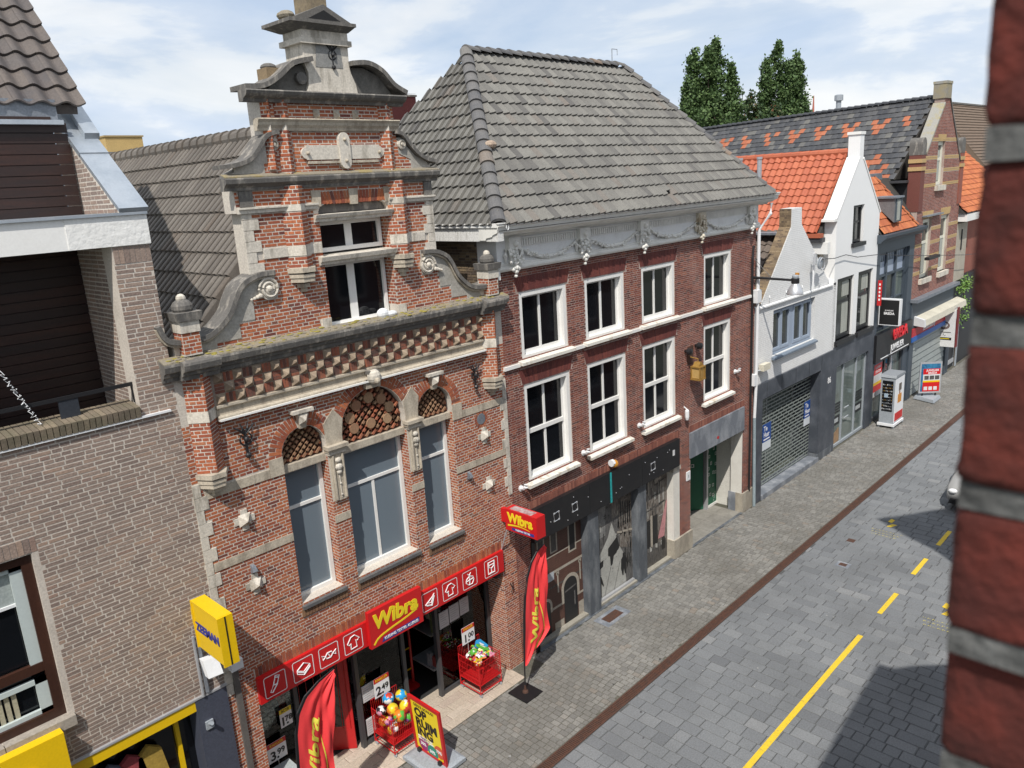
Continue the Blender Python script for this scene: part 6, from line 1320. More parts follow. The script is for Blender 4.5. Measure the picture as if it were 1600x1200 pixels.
B0 = [('sky blue ball with a white printed cap, standing behind at the top of the heap', (7.52, .24, .97), .115, 'blue', ('white', 'white', 'red')), ('sky blue ball with pale speckled side, next to the white capped one', (7.74, .12, .97), .115, 'blue', ('white', 'yellow')),
      ('white football with black patches on the heap edge', (7.30, .20, .84), .095, 'white', ('black', 'pink')), ('yellow ball with brown red patches in the middle of the heap', (7.44, .02, .88), .115, 'yellow', ('red', 'orange')), ('red printed ball with pale face patch', (7.66, -.10, .88), .12, 'red', ('yellow', 'orange', 'white')),
      ('orange red ball tucked beside the sale board', (7.80, -.05, .82), .11, 'orange', ('red', 'yellow')), ('orange and green patterned ball at the front of the heap', (7.48, -.13, .78), .12, 'orange', ('green', 'yellow', 'red')), ('green ball with purple patches low at the front corner', (7.66, -.12, .66), .105, 'green', ('purple', 'yellow', 'orange')),
      ('small yellow ball with dark stripe near the basket corner', (7.80, -.14, .70), .08, 'yellow', ('black', 'green')), ('small beige ball with dark triangle low in the heap', (7.30, -.02, .72), .085, 'pink', ('purple', 'yellow')), ('pale patched ball at the lowest corner of the basket', (7.34, -.12, .60), .09, 'white', ('red', 'orange', 'pink'))]
for i, (l, c, r, b, s) in enumerate(B0): spot_ball('toy_ball', l, c, r, tm[b], [tm[k] for k in s], 90 + i)
for k in range(6): spot_ball('toy_ball', 'play ball half hidden under the others in the red basket', (7.36 + .16 * (k % 3), -.02 + .26 * (k // 3), .50 + .06 * (k % 2)), .10, tm[['yellow', 'red', 'green'][k % 3]], [tm['orange'], tm['white']], 60 + k)
rg = random.Random(31); names = ['white', 'orange', 'yellow', 'green', 'red', 'purple', 'white', 'pink']
for k in range(64):
    x, y = rg.uniform(9.58, 10.10), rg.uniform(-.14, .36); z = .70 + .14 * (1 - abs(x - 9.84) * 2) + rg.uniform(-.03, .05)
    sx_, sy_, sz_ = rg.uniform(.03, .09), rg.uniform(.02, .035), rg.uniform(.008, .03)
    m = MB(); c = names[k % 8]; m.hexa([(-sx_, -sy_, -sz_), (sx_, -sy_ * .7, -sz_), (sx_ * 1.05, sy_ * .8, -sz_), (-sx_, sy_, -sz_), (-sx_ * .9, -sy_, sz_), (sx_ * .9, -sy_ * .6, sz_), (sx_, sy_ * .6, sz_), (-sx_ * .9, sy_ * .9, sz_)], tm[c]); m.box(-sx_ * .5, sx_ * .4, -sy_ * .8, sy_ * .7, sz_, sz_ + .004, tm[names[(k * 3 + 1) % 8]])
    o = m.build('toy_packet'); o.location = (x, y, z); o.rotation_euler = (rg.uniform(-.7, .7), rg.uniform(-.7, .7), rg.random() * 6); tag(o, 'small ' + c + ' toy packet in the heap beside the brick pier', 'toy', 'toy packets heaped in the red basket')
for k, (lab, x, y, z, w_, h, c, ang) in enumerate((('big blue toy packet on top of the packet heap', 9.98, .20, .90, .16, .20, 'blue', .5), ('lime green toy on the blue packet', 9.92, .08, .93, .05, .22, 'green', .9), ('lime toy ring on the packet heap', 9.70, .15, .90, .09, .09, 'green', .2))):
    m = MB(); m.prism([(-w_, -h * .6), (w_ * .8, -h * .7), (w_, h * .4), (w_ * .2, h * .7), (-w_ * .8, h * .5)], -.02, .02, tm[c], 'z'); m.prism([(-w_ * .4, -h * .2), (w_ * .3, -h * .3), (w_ * .2, h * .3)], .02, .026, tm['white'], 'z')
    o = m.build('toy_packet'); o.location = (x, y, z); o.rotation_euler = (.5, .1, ang); tag(o, lab, 'toy', 'toy packets heaped in the red basket')
# price cards
def card(x0, x1, z0, z1, y, price, cents, lab, head='KNALLER', hc=None):
    t = thing('price_card', lab, 'price card', ((x0 + x1) / 2, y, z0)); hz = z1 - (z1 - z0) * .24
    MB().box(x0, x1, y, y + .008, z0, z1, white_ink).build('card', t); MB().box(x0, x1, y - .003, y, hz, z1, hc or red_paint).build('header', t)
    xm = (x0 + x1) / 2; text(head, (z1 - hz) * .85, (xm, y - .006, (hz + z1) / 2), t, yellow_ink if not hc else black_ink, '-y', sx=.8, extrude=.001)
    text(price, (z1 - z0) * .62, (xm - (x1 - x0) * .16, y - .004, z0 + (z1 - z0) * .30), t, black_ink, '-y', bold=.006, extrude=.001); text(cents, (z1 - z0) * .40, (xm + (x1 - x0) * .20, y - .004, z0 + (z1 - z0) * .40), t, black_ink, '-y', bold=.004, extrude=.001)
    return t
m = card(7.33, 7.69, .98, 1.40, .40, '2.', '49', 'white price card reading 2.49 above the basket of balls'); MB().tube([(7.5, .42, .8), (7.5, .42, 1.0)], .008, alu, 5).build('holder', m)
m = card(9.61, 9.97, 1.00, 1.40, .36, '1.', '00', 'white price card reading 1.00 above the basket of toy packets'); MB().tube([(9.78, .38, .8), (9.78, .38, 1.0)], .008, alu, 5).build('holder', m)
m = card(5.07, 5.43, .94, 1.32, .44, '3.', '99', 'white price card reading 3.99 in the window behind the feather flag'); MB().tube([(5.25, .45, .75), (5.25, .45, .95)], .008, alu, 5).build('holder', m)
card(5.40, 5.63, 1.46, 1.82, .47, '1.', '78', 'white card with a yellow headed offer hanging in the shop window', 'ACTIE', yellow_ink)
m = MB().prism([(4.90, .0), (5.35, .0), (5.42, .88), (4.86, .88)], .0, .40, M('grey plastic bin', (.38, .42, .42), .6, .4, 4, (.28, .31, .31))); 
for k in range(7): m.box(4.91 + k * .06, 4.935 + k * .06, -.012, .0, .1, .85, M('grey plastic bin', (0, 0, 0)))
tag(m.build('sales_bin'), 'grey ribbed bin at the brick corner under the 3.99 card', 'bin')
# ------------------------------------------------------------------ white painted brick gable house
w1 = thing('white_gable_house', 'white painted brick house with small chimney gable and slate shop front', 'house', (24.9, 0, 0))
W1 = rect(23.12, 26.25, 4.68, 6.16)
o1 = [(21.90, 3.95), (27.98, 3.95), (27.98, 6.40), (27.45, 6.40), (24.98, 8.66), (24.95, 9.20), (24.24, 9.20), (24.22, 8.62), (22.22, 6.40), (21.90, 6.40)]
b = MB().wall(o1, [W1], 0, .40, shade_white_joint)
b.box(21.95, 22.2, .4, 5.5, 3.9, 6.5, brick_white); b.box(27.7, 27.95, .4, 5.5, 3.9, 6.5, brick_white)
b = b.build('wall', w1)
acc = []; bricks(acc, o1, [W1, rect(21.5, 28, 6.33, 6.44)], (0, 0), (1, 0, 0), 3.97, 9.2, course=.060, L=.22, joint=.010, bond='wild', proud=.003)
emit(b, 'brick', 'brickwork', UB, brick_white, acc)
# old brown brick flank of the gable, a lining on its sloped back
m = MB()
m.hexa([(22.20, .02, 6.40), (22.22, .02, 6.40), (22.22, .40, 6.40), (22.20, .40, 6.40), (24.20, .02, 8.63), (24.22, .02, 8.63), (24.22, .40, 8.63), (24.20, .40, 8.63)], brick_old); m.box(24.215, 24.24, .015, .40, 8.63, 9.20, brick_old); m = m.build('gable_flank', w1)
acc = []; d = np.array([0, -1, 0.0]); sl = np.array([24.21 - 22.21, 0, 8.63 - 6.40]); Ls = np.linalg.norm(sl); sl = sl / Ls
k = 0
while k * .058 < Ls - .05:
    for j in range(2 if k % 2 else 3):
        n_ = 2 if k % 2 else 3; c0 = -.39 + (j + .5) * .36 / n_; acc.append(brick_at((22.205 + sl[0] * (k + .5) * .058, -c0, 6.40 + sl[2] * (k + .5) * .058), d, .36 / n_ - .012, .047, .006, updir=sl))
    k += 1
bricks(acc, rect(-.40, -.02, 8.64, 9.19), [], (24.215, 0), (0, -1, 0), 8.64, 9.19, course=.058, L=.19)
joined(acc, 'brickwork', m, UB, brick_old, 'stuff')
MB().profile_x([(.03, 6.33), (-.07, 6.34), (-.07, 6.385), (.03, 6.42)], 22.0, 27.62, brick_white).build('ledge', w1)
for x in (22.75, 23.9, 25.1, 26.4, 27.2): MB().tube([(x + .08, -.01, 6.48), (x + .02, -.05, 6.52), (x + .0, -.05, 6.60), (x + .07, -.01, 6.66)], .012, plastic_white, 5).build('wall_hook', w1)
w = MB().wall(rect(23.14, 26.24, 4.68, 6.15), [rect(23.24, 24.55, 4.78, 6.07), rect(24.80, 26.14, 4.78, 6.07)], .12, .24, frame_blue).build('window', w1)
for a, bb in ((23.24, 24.55), (24.80, 26.14)):
    s = MB(); xm = (a + bb) / 2
    for q0, q1 in ((a, xm - .01), (xm + .01, bb)):
        s.wall(rect(q0, q1, 4.78, 6.07), [rect(q0 + .07, q1 - .07, 4.86, 5.99)], .10, .20, frame_blue)
    s.build('casement', w)
    for q0, q1 in ((a + .07, xm - .08), (xm + .08, bb - .07)): MB().box(q0, q1, .16, .17, 4.86, 5.99, glass_grey).build('pane', w)
MB().hexa([(23.05, -.12, 4.56), (26.32, -.12, 4.56), (26.32, .13, 4.58), (23.05, .13, 4.58), (23.05, -.12, 4.62), (26.32, -.12, 4.62), (26.32, .13, 4.70), (23.05, .13, 4.70)], M('blue grey sill', (.17, .21, .26), .5)).build('sill', w)
# roof of brown tiles beside the gable
rf = MB().prism([(22.02, 6.45), (24.6, 8.42), (27.2, 6.45)], .40, 5.6, M('roof underlay', (0, 0, 0))).build('roof', w1)
acc = []; vv = np.array([24.6 - 21.95, 0, 8.46 - 6.44]); Lv = np.linalg.norm(vv); vv /= Lv
tiles(acc, (21.95, 0, 6.48), (0, -1, 0), vv, rect(-5.6, -.42, 0, Lv), .24, Lv / 10)
emit(rf, 'roof_tile', 'roof_tiles', unit_tile([(i / 8, .03 * math.sin(2 * math.pi * i / 8 + .6)) for i in range(9)], .04, .025), M('old brown tile', (.13, .10, .08), .85, .4, 3, (.08, .07, .06), pal=[(0, (.09, .07, .06)), (1, (.165, .13, .105))]), acc)
MB().box(24.0, 24.4, .4, 5.6, 8.40, 8.47, lead).build('ridge_lead', rf)
# slate front
s = MB()
s.box(21.93, 27.99, -.05, .3, 3.42, 3.945, slate); s.box(21.93, 22.42, -.05, .3, .0, 3.418, slate); s.box(26.86, 28.0, -.05, .3, .28, 3.418, slate); s.box(26.80, 28.02, -.06, .34, .0, .278, bluestone_dark)
s.build('slate_cladding', w1)
MB().box(22.42, 26.86, -.08, .5, .0, .16, bluestone).build('doorstep', w1)
for k in range(5): MB().box(22.7 + k * 1.05, 22.70 + k * 1.05 + .008, -.055, -.048, 3.44, 3.92, M('slate joint', (.02, .022, .026), .8)).build('slate_joint', w1)
MB().box(26.83, 26.86, .0, 1.1, .3, 3.42, slate).build('recess_side', w1)
gd = MB().box(22.42, 26.83, .95, .97, .16, 3.42, glass_shop)
gd = gd.build('shop_glass', w1)
m = MB()
for x in (22.42, 24.0, 24.72, 26.80): m.box(x, x + .035, .93, .98, .16, 3.42, alu)
m.tube([(24.62, .88, 1.0), (24.62, .88, 2.3)], .018, alu, 6); m.tube([(24.86, .88, 1.0), (24.86, .88, 2.3)], .018, alu, 6)
for z in (1.1, 2.2): m.tube([(24.62, .88, z), (24.62, .95, z)], .012, alu, 5); m.tube([(24.86, .88, z), (24.86, .95, z)], .012, alu, 5)
m.build('door_frame', w1)
g = MB(); rows = 26
gm = M('grey grille steel', (.24, .27, .255), .45, .3, 3, (.18, .2, .19))
for k in range(rows):
    z = .20 + k * .122; g.box(22.44, 26.83, .30, .315, z, z + .034, gm)
    x = 22.44 + (.19 if k % 2 else 0)
    while x < 26.8: g.box(x, x + .022, .302, .313, z + .034, z + .122, gm); x += .38
g.build('roller_grille', w1, 'stuff')
for (x0, x1, z0, z1), l in (((23.12, 23.72, 1.42, 2.32), 'blue to let poster behind the grille, beside the drainpipe'), ((26.30, 26.80, 1.42, 2.32), 'blue to let poster behind the grille, beside the number 86 pillar')):
    t = thing('to_let_poster', l, 'poster', ((x0 + x1) / 2, .27, z0), 'to let posters behind the roller grille')
    MB().box(x0, x1, .27, .278, z0 + .28, z1, M('poster blue', (.01, .06, .26), .5, fine=0)).build('blue_panel', t); MB().box(x0, x1, .271, .279, z0, z0 + .28, M('poster white', (.62, .66, .70), .5, fine=0)).build('white_panel', t)
    text('Te', .24, (x0 + .07, .266, z1 - .17), t, white_ink, '-y', align='LEFT', extrude=.001, bold=.004); text('Huur', .24, (x0 + .07, .266, z1 - .38), t, white_ink, '-y', align='LEFT', extrude=.001, bold=.004, sx=.8)
    MB().box(x0 + .07, x1 - .1, .265, .27, z1 - .56, z1 - .52, white_ink).build('strip', t)
text('86', .32, (27.62, -.056, 2.88), w1, white_ink, '-y', sx=.9, name='house_number')
m = MB().box(22.1, 22.55, -.22, -.06, 4.42, 4.62, M('cream camera case', (.66, .62, .50), .5)); m.tube([(22.05, 0, 4.42), (22.15, -.14, 4.45)], .03, plastic_grey, 6); tag(m.build('security_camera'), 'cream security camera at the low corner of the white brick wall', 'camera')
wb = thing('wireless_bridge', 'antenna bracket with a coiled cable on the white brick gable', 'antenna', (25.6, -.2, 7.4))
m = MB().tube([(25.55, -.2, 6.45), (25.55, -.2, 7.7)], .03, plastic_white, 6); m.box(25.42, 25.50, -.32, -.24, 7.3, 7.68, alu); m.tube([(25.5, -.2, 7.3), (25.75, 0, 7.0)], .02, alu, 5); m.build('mast', wb)
m = MB().lathe((25.9, -.3, 7.32), [(.04, 0), (.20, .02), (.20, .05)], plastic_grey, 14, 'y'); m.tube([(25.9 + .2 * math.cos(a * .5), -.34, 7.3 + .2 * math.sin(a * .5)) for a in range(14)], .015, alu, 5); m.build('dish', wb)
tag(MB().tube([(25.9, -.3, 7.45), (27.5, -.1, 7.30), (28.5, -.1, 7.32), (29.6, -.1, 7.12), (31.5, -.2, 7.02), (34, -.2, 6.72), (36.5, -.25, 6.45), (39, -.3, 6.2), (43, -.3, 5.8), (47, -.3, 5.5)], .014, black_iron, 5).build('span_cable'), 'thin cable running across the white plaster house to the red house', 'cable')
m = MB().box(36.9, 38.4, -.45, -.25, 6.20, 6.32, black_iron); tag(m.build('cable_lamp'), 'flat black fitting hanging on the cable before the red house', 'lamp')
# ------------------------------------------------------------------ white plaster house with tall gable and orange roof
w2 = thing('white_plaster_house', 'smooth white plaster house with tall chimney gable and new orange tiles', 'house', (29.9, 0, 0))
AT = rect(29.30, 30.34, 7.64, 8.98); BW1 = rect(28.12, 29.66, 4.22, 6.48); BW2 = rect(30.08, 31.56, 4.22, 6.50)
o2 = [(27.82, 4.02), (31.93, 4.02), (31.93, 8.58), (29.98, 10.58), (29.98, 11.50), (29.62, 11.50), (29.62, 10.62), (27.82, 8.60)]
b = MB().wall(o2, [AT, BW1, BW2], 0, .42, stucco_white); b.box(27.42, 27.82, .30, 6.0, 3.9, 6.45, stucco_white); b.box(27.50, 27.8, .42, 6.0, 6.4, 8.1, M('beige render', (.42, .38, .31), .9, .6, 2.5, (.33, .29, .23))); b.box(31.6, 31.9, .42, 6, 4, 8.5, stucco_white)
b.build('wall', w2)
MB().hexa([(27.55, -.02, 8.54), (27.84, -.02, 8.54), (27.84, .44, 8.54), (27.55, .44, 8.54), (27.55, -.02, 8.62), (27.84, -.02, 8.66), (27.84, .44, 8.66), (27.55, .44, 8.62)], paint_white).build('kneeler', w2)
MB().box(29.58, 30.02, -.03, .46, 11.44, 11.54, paint_white).build('chimney_cap', w2)
c = MB().hexa([(27.80, -.025, 8.60), (29.64, -.025, 10.63), (29.64, .45, 10.63), (27.80, .45, 8.60), (27.76, -.025, 8.65), (29.60, -.025, 10.68), (29.60, .45, 10.68), (27.76, .45, 8.65)], paint_white); c.build('coping', w2)
c = MB().hexa([(29.96, -.025, 10.60), (31.95, -.025, 8.56), (31.95, .45, 8.56), (29.96, .45, 10.60), (30.0, -.025, 10.65), (32.0, -.025, 8.61), (32.0, .45, 8.61), (30.0, .45, 10.65)], paint_white); c.build('coping', w2)
rf = MB().prism([(27.45, 8.15), (29.8, 10.82), (32.1, 8.15)], .42, 9.0, M('roof underlay', (0, 0, 0))).build('roof', w2)
vv = np.array([29.8 - 27.30, 0, 10.90 - 8.22]); Lv = np.linalg.norm(vv); vv /= Lv; acc = []
tiles(acc, (27.30, 0, 8.22), (0, -1, 0), vv, rect(-9, -.44, 0, Lv), .262, Lv / 11)
uo = unit_tile([(i / 8, .034 * math.sin(2 * math.pi * i / 8 + .6)) for i in range(9)], .04, .028)
emit(rf, 'roof_tile', 'roof_tiles', uo, tile_orange, acc)
for i in range(24): MB().lathe((29.8, .44 + i * .36, 10.86), [(.15, 0), (.135, .36)], tile_orange, 10, 'y').build('ridge_tile', rf)
m = MB().box(27.18, 27.46, .3, 9, 8.02, 8.16, tile_orange); m.box(27.22, 27.5, .25, 9, 7.86, 8.02, M('dark gutter', (.05, .05, .055), .5)); m.box(27.35, 27.6, .1, 9, 7.45, 7.86, paint_white); m.build('gutter', w2)
m = MB()
for y in (3.5, 4.3, 5.6): m.lathe((29.0, y, 10.05), [(.09, 0), (.09, .75), (.11, .76), (.11, .85)], plastic_grey, 8)
m.build('vent_pipe', w2)
black_frame = M('black window frame', (.014, .014, .016), .4, fine=0)
w = window(w2, 29.30, 30.34, 7.64, 8.98, .10, .09, black_frame, glass_grey, vb=(.5,), hb=(.55,), mull=.07); MB().box(29.22, 30.42, -.10, .12, 7.50, 7.64, black_frame).build('sill', w); MB().box(29.45, 29.62, .155, .16, 7.75, 8.9, curtain).build('curtain', w)
for a, bb in ((28.12, 29.66), (30.08, 31.56)):
    w = window(w2, a, bb, 4.22, 6.48, .08, .14, black_frame, glass_grey, vb=(), hb=(.62,), mull=.10); MB().box(a - .08, bb + .08, -.12, .1, 4.06, 4.22, black_frame).build('sill', w)
    MB().box(bb - .75, bb - .16, .122, .128, 4.38, 5.62, curtain).build('curtain', w); MB().box(bb - .80, bb - .16, .122, .128, 5.75, 6.30, curtain).build('curtain', w)
s = MB(); s.box(28.0, 31.98, -.045, .3, 3.25, 4.02, slate); s.box(28.02, 28.28, -.045, .3, 0, 3.248, slate); s.box(31.42, 31.98, -.045, .3, 0, 3.248, slate); s.build('slate_cladding', w2)
f = MB()
for x in (28.28, 29.15, 30.42, 31.35): f.box(x, x + .07, .04, .14, .1, 3.25, plastic_grey)
f.box(28.28, 31.42, .04, .14, 3.18, 3.25, plastic_grey); f.box(28.28, 31.42, .03, .14, .02, .12, plastic_grey); f = f.build('shop_window', w2)
for a, bb in ((28.35, 29.15), (29.22, 30.42), (30.49, 31.35)): MB().box(a, bb, .09, .10, .12, 3.18, glass_shop).build('pane', f)
lm = M('window lettering black', (.015, .016, .018), .5, fine=0)
for x0, x1 in ((28.36, 29.1), (30.52, 31.3)):
    m = MB()
    for k in range(4): m.box(x0, x1, .078, .086, 1.66 - k * .11, 1.73 - k * .11, lm)
    m.box(x0, x1, .078, .086, .86, 1.22, lm); m.box(x0 + .15, x1 - .15, .074, .079, .96, 1.12, M('window pale', (.4, .42, .42), .6)); m.build('window_sticker', f)
m = MB(); 
for z in (1.02, 1.42): m.tube([(29.3, .0, z), (29.72, .0, z)], .02, alu, 5)
m.build('door_handle', f)
MB().hexa([(28.5, .081, .14), (29.1, .081, .14), (29.1, .086, .14), (28.5, .086, .14), (28.6, .081, .55), (29.05, .081, .7), (29.05, .086, .7), (28.6, .086, .55)], M('straw brown goods', (.35, .22, .12), .8, .6, 8)).build('display_goods', f)
# ------------------------------------------------------------------ dark blue grey shop house
jh = thing('blue_grey_shop_house', 'narrow dark blue grey house with big glazed bay and orange roof', 'house', (34.2, 0, 0))
MB().wall([(31.96, 0), (32.3, 0), (32.3, 6.95), (35.7, 6.95), (35.7, 0), (36.3, 0), (36.3, 7.45), (31.96, 7.45)], [], 0, .4, paint_blue_grey).build('wall', jh)
MB().profile_x([(.1, 7.36), (-.16, 7.40), (-.18, 7.46), (-.34, 7.58), (-.36, 7.70), (.1, 7.72)], 31.8, 36.75, paint_blue_grey).build('cornice', jh)
wj = MB()
for x in (32.3, 33.35, 34.45, 35.55): wj.box(x, x + .15, .12, .28, 3.75, 6.95, paint_blue_grey)
for z in (3.75, 5.95, 6.85): wj.box(32.3, 35.7, .14, .26, z, z + .11, paint_blue_grey)
wj.box(32.3, 35.7, .14, .26, 4.9, 4.96, paint_blue_grey); wj = wj.build('window', jh)
for i, x in enumerate((32.45, 33.5, 34.6)):
    MB().box(x, x + .9 if i < 2 else x + .95, .20, .21, 3.86, 5.95, glass_grey if i < 2 else glass_shop).build('pane', wj); p = MB().box(x, x + .92, .20, .21, 6.06, 6.85, M('pale blind glass', (.36, .42, .52), .3, fine=.02)); 
    for k in range(4): p.prism([(x + .10 + k * .2, 6.55), (x + .24 + k * .2, 6.55), (x + .2 + k * .2, 6.84), (x + .14 + k * .2, 6.84)], .19, .20, paint_blue_grey)
    p.build('pane', wj)
MB().box(35.0, 35.5, .25, .26, 3.9, 5.9, curtain).build('curtain', wj)
rf = MB().add([(31.9, -.1, 7.72), (36.4, -.1, 7.72), (36.4, 3.4, 9.9), (31.9, 3.4, 9.9), (33.0, 1.2, 9.75), (36.3, 1.2, 9.75)], [(0, 1, 5, 4), (1, 2, 5), (0, 4, 3), (4, 5, 2, 3)], M('roof underlay', (0, 0, 0))).build('roof', jh)
vv = np.array([0, 1.3, 2.1]); Lv = np.linalg.norm(vv); vv /= Lv; acc = []
tiles(acc, (31.95, -.12, 7.76), (1, 0, 0), vv, [(0, 0), (4.0, 0), (2.55, Lv), (0, Lv)], .24, Lv / 8); ujt = unit_tile([(i / 8, .03 * math.sin(2 * math.pi * i / 8 + .6)) for i in range(9)], .05, .035)
emit(rf, 'roof_tile', 'roof_tiles', ujt, tile_orange2, acc)
hips((36.0, -.1, 7.80), (34.45, 1.2, 9.85), 9, .12, tile_orange2, rf)
MB().box(33.0, 35.4, 1.18, 1.4, 9.72, 9.98, lead).build('ridge_flashing', rf)
dm = MB().prism([(-.14, 8.10), (-.14, 9.02), (.9, 9.06)], 33.1, 33.85, M('dormer cheek', (.17, .17, .175), .7, .3, 4), 'x'); dm.box(33.02, 33.95, -.22, .9, 9.03, 9.10, lead); dm = dm.build('dormer', jh)
MB().box(33.36, 33.72, -.16, -.13, 8.16, 8.94, curtain).build('pane', dm); m = MB(); m.box(33.22, 33.32, -.17, -.12, 8.1, 9.02, paint_blue_grey); m.box(33.75, 33.88, -.17, -.12, 8.1, 9.02, paint_blue_grey); m.build('window_frame', dm)
m = MB()
for a, bb in ((32.3, 32.42), (33.6, 33.72), (34.35, 34.5), (35.6, 35.75)): m.box(a, bb, .05, .2, 0, 2.6, alu if a == 34.35 else grey_frame)
m.box(32.3, 35.75, .05, .2, 0, .15, grey_frame); m = m.build('shop_window', jh)
for a, bb, g_ in ((32.42, 33.6, glass_shop), (33.72, 34.35, glass_dark), (34.5, 35.6, glass_shop)): MB().box(a, bb, .12, .13, .15, 2.6, g_).build('pane', m)
js = thing('shop_sign', 'black shop sign with red BREDA and white JUWELIER letters', 'sign', (34.2, -.1, 3.2))
MB().box(32.0, 36.25, -.14, .05, 2.58, 3.74, black_paint).build('panel', js)
text('BREDA', .60, (34.7, -.17, 3.43), js, M('red letters', (.62, .02, .03), .4, fine=0), '-y', extrude=.025, bold=.012, sx=.92); text('JUWELIER', .36, (34.45, -.15, 2.91), js, white_ink, '-y', bold=.008, sx=1.0)
MB().box(32.55, 35.9, -.15, -.14, 2.665, 2.70, white_ink).build('underline', js)
sq_ = thing('projecting_sign', 'black square projecting sign in a white frame above the BREDA sign', 'sign', (32.6, 0, 4.7))
m = MB().box(32.50, 32.74, -.78, .02, 4.10, 5.16, plastic_white); m.build('case', sq_); MB().box(32.49, 32.50, -.74, -.02, 4.14, 5.12, black_ink).build('face', sq_)
text('JUWELIER', .075, (32.486, -.38, 4.70), sq_, white_ink, '-x'); text('BREDA', .13, (32.486, -.38, 4.58), sq_, white_ink, '-x', bold=.004)
MB().tube([(32.6, .0, 4.9), (32.6, .15, 4.9)], .03, alu, 6).build('bracket', sq_)
m = MB().box(32.05, 32.07, -.20, -.04, 4.95, 5.95, red_paint)
for k in range(5): m.box(32.045, 32.05, -.15, -.09, 5.75 - k * .15, 5.83 - k * .15, white_ink)
tag(m.build('vertical_banner'), 'narrow red vertical banner behind the black square sign', 'banner')
wp_ = thing('window_poster', 'red and white offer poster in the window beside the display cabinet', 'poster', (32.8, .05, 1.3))
for z0, z1, mt in ((2.42, 2.66, M('poster sky', (.05, .15, .22), .5)), (1.98, 2.42, red_sign), (1.66, 1.98, paper), (1.54, 1.66, yellow_sign), (1.26, 1.54, red_sign), (1.05, 1.26, paper)): MB().box(32.40, 33.30, .03, .045, z0, z1, mt).build('panel', wp_)
text('KLASSIEKE', .16, (32.85, .027, 2.27), wp_, white_ink, '-y', sx=.8, extrude=.001); text('SIERADEN', .16, (32.85, .027, 2.09), wp_, white_ink, '-y', sx=.8, extrude=.001)
# display cabinet on casters
dc = thing('display_cabinet', 'grey rolling display cabinet with rows of watches', 'display cabinet', (32.5, -.65, 0))
X0, X1, Y0, Y1 = 31.98, 33.05, -.95, -.40
m = MB().box(X0 - .05, X1 + .04, Y0 - .05, Y1 + .05, .10, .20, plastic_white); m.box(X0, X1, Y0, Y1, .20, 2.10, plastic_grey); m.prism([(X0 - .03, 2.10), (X1 + .03, 2.10), (X1 - .05, 2.20), (X0 + .05, 2.20)], Y0 - .03, Y1 + .03, M('cabinet top', (.26, .28, .30), .5)); m.build('case', dc)
MB().box(X0 - .008, X0, Y0 + .07, Y1 - .07, .70, 1.97, glass_dark).build('glass', dc)
m = MB(); rg = random.Random(5)
for r in range(9):
    for c in range(7):
        y = Y0 + .10 + c * .056; z = .78 + r * .125; m.box(X0 - .018, X0 - .008, y, y + rg.uniform(.012, .03), z, z + rg.uniform(.02, .06), rg.choice([alu, paper, br, plastic_grey]))
m.build('watches', dc, 'stuff'); MB().box(X0 - .02, X0 - .008, -.70, -.56, 1.28, 1.44, M('pale blue card', (.36, .46, .55), .5)).build('card', dc)
pp = MB().box(X0 + .02, X1 - .02, Y0 - .01, Y0, .25, 2.05, plastic_white); pp.box(X0 + .35, X1 - .3, Y0 - .015, Y0 - .008, 1.0, 1.36, M('amber print', (.60, .24, .03), .5)); pp.ball((X0 + .55, Y0 - .006, 1.42), .09, M('skin print', (.30, .13, .07), .6), 6, (1, .1, 1)); pp.box(X0 + .42, X1 - .35, Y0 - .015, Y0 - .008, 1.50, 1.8, M('dark print', (.12, .10, .08), .6)); pp.box(X0 + .1, X1 - .06, Y0 - .015, Y0 - .008, .28, .62, red_sign); pp.build('side_print', dc)
for x in (X0, X1): 
    for y in (Y0, Y1): MB().lathe((x, y, .05), [(.05, 0), (.05, .04)], plastic_grey, 8, 'x').build('caster', dc)
# pavement sign in front of the shutter
ps2 = thing('pavement_sign', 'framed red poster on a grey weighted foot before the ribbed shutter', 'pavement sign', (37.2, -.7, 0))
m = MB().hexa([(36.35, -1.2, .03), (37.4, -1.2, .03), (37.85, -.3, .03), (36.7, -.25, .03), (36.4, -1.15, .17), (37.35, -1.15, .17), (37.75, -.36, .17), (36.75, -.30, .17)], plastic_grey); m.build('foot', ps2)
def PT(u, v, w_=0): return (36.75 + u * .62 - w_ * .78, -.42 - u * .72 - w_ * .62, .30 + v)
def pq(m, u0, u1, v0, v1, w_, mt): m.hexa([PT(u0, v0, 0), PT(u1, v0, 0), PT(u1, v0, w_), PT(u0, v0, w_), PT(u0, v1, 0), PT(u1, v1, 0), PT(u1, v1, w_), PT(u0, v1, w_)], mt)
m = MB(); pq(m, 0, 1, 0, 1.42, .05, alu); m.build('frame', ps2)
for u0, u1, v0, v1, mt in ((.07, .93, .08, 1.34, M('poster night blue', (.02, .10, .22), .5, .6, 6, (.05, .3, .5))), (.16, .93, .86, 1.12, red_sign), (.16, .93, .58, .86, paper), (.16, .93, .50, .58, yellow_sign), (.16, .93, .08, .50, red_sign)):
    m = MB(); pq(m, u0, u1, v0, v1, .056 if v1 > 1.3 else .06, mt); m.build('poster_panel', ps2)
def ptx(s, size, u, v, mt): return text(s, size, None, ps2, mt, mtx=Matrix(((.62, 0, -.78, PT(u, v, .064)[0]), (-.72, 0, -.62, PT(u, v, .064)[1]), (0, 1, 0, PT(u, v)[2]), (0, 0, 0, 1))), extrude=.001, bold=.002)
ptx('JUWELIER', .13, .58, 1.04, white_ink); ptx('BREDA', .13, .58, .92, white_ink)
m = MB()
for k in range(3): pq(m, .22 + .24 * k, .42 + .24 * k, .62, .80, .064, pr_shad)
for k in range(3): pq(m, .22 + .22 * k, .38 + .22 * k, .14, .30, .064, paper)
m.build('poster_picture', ps2)
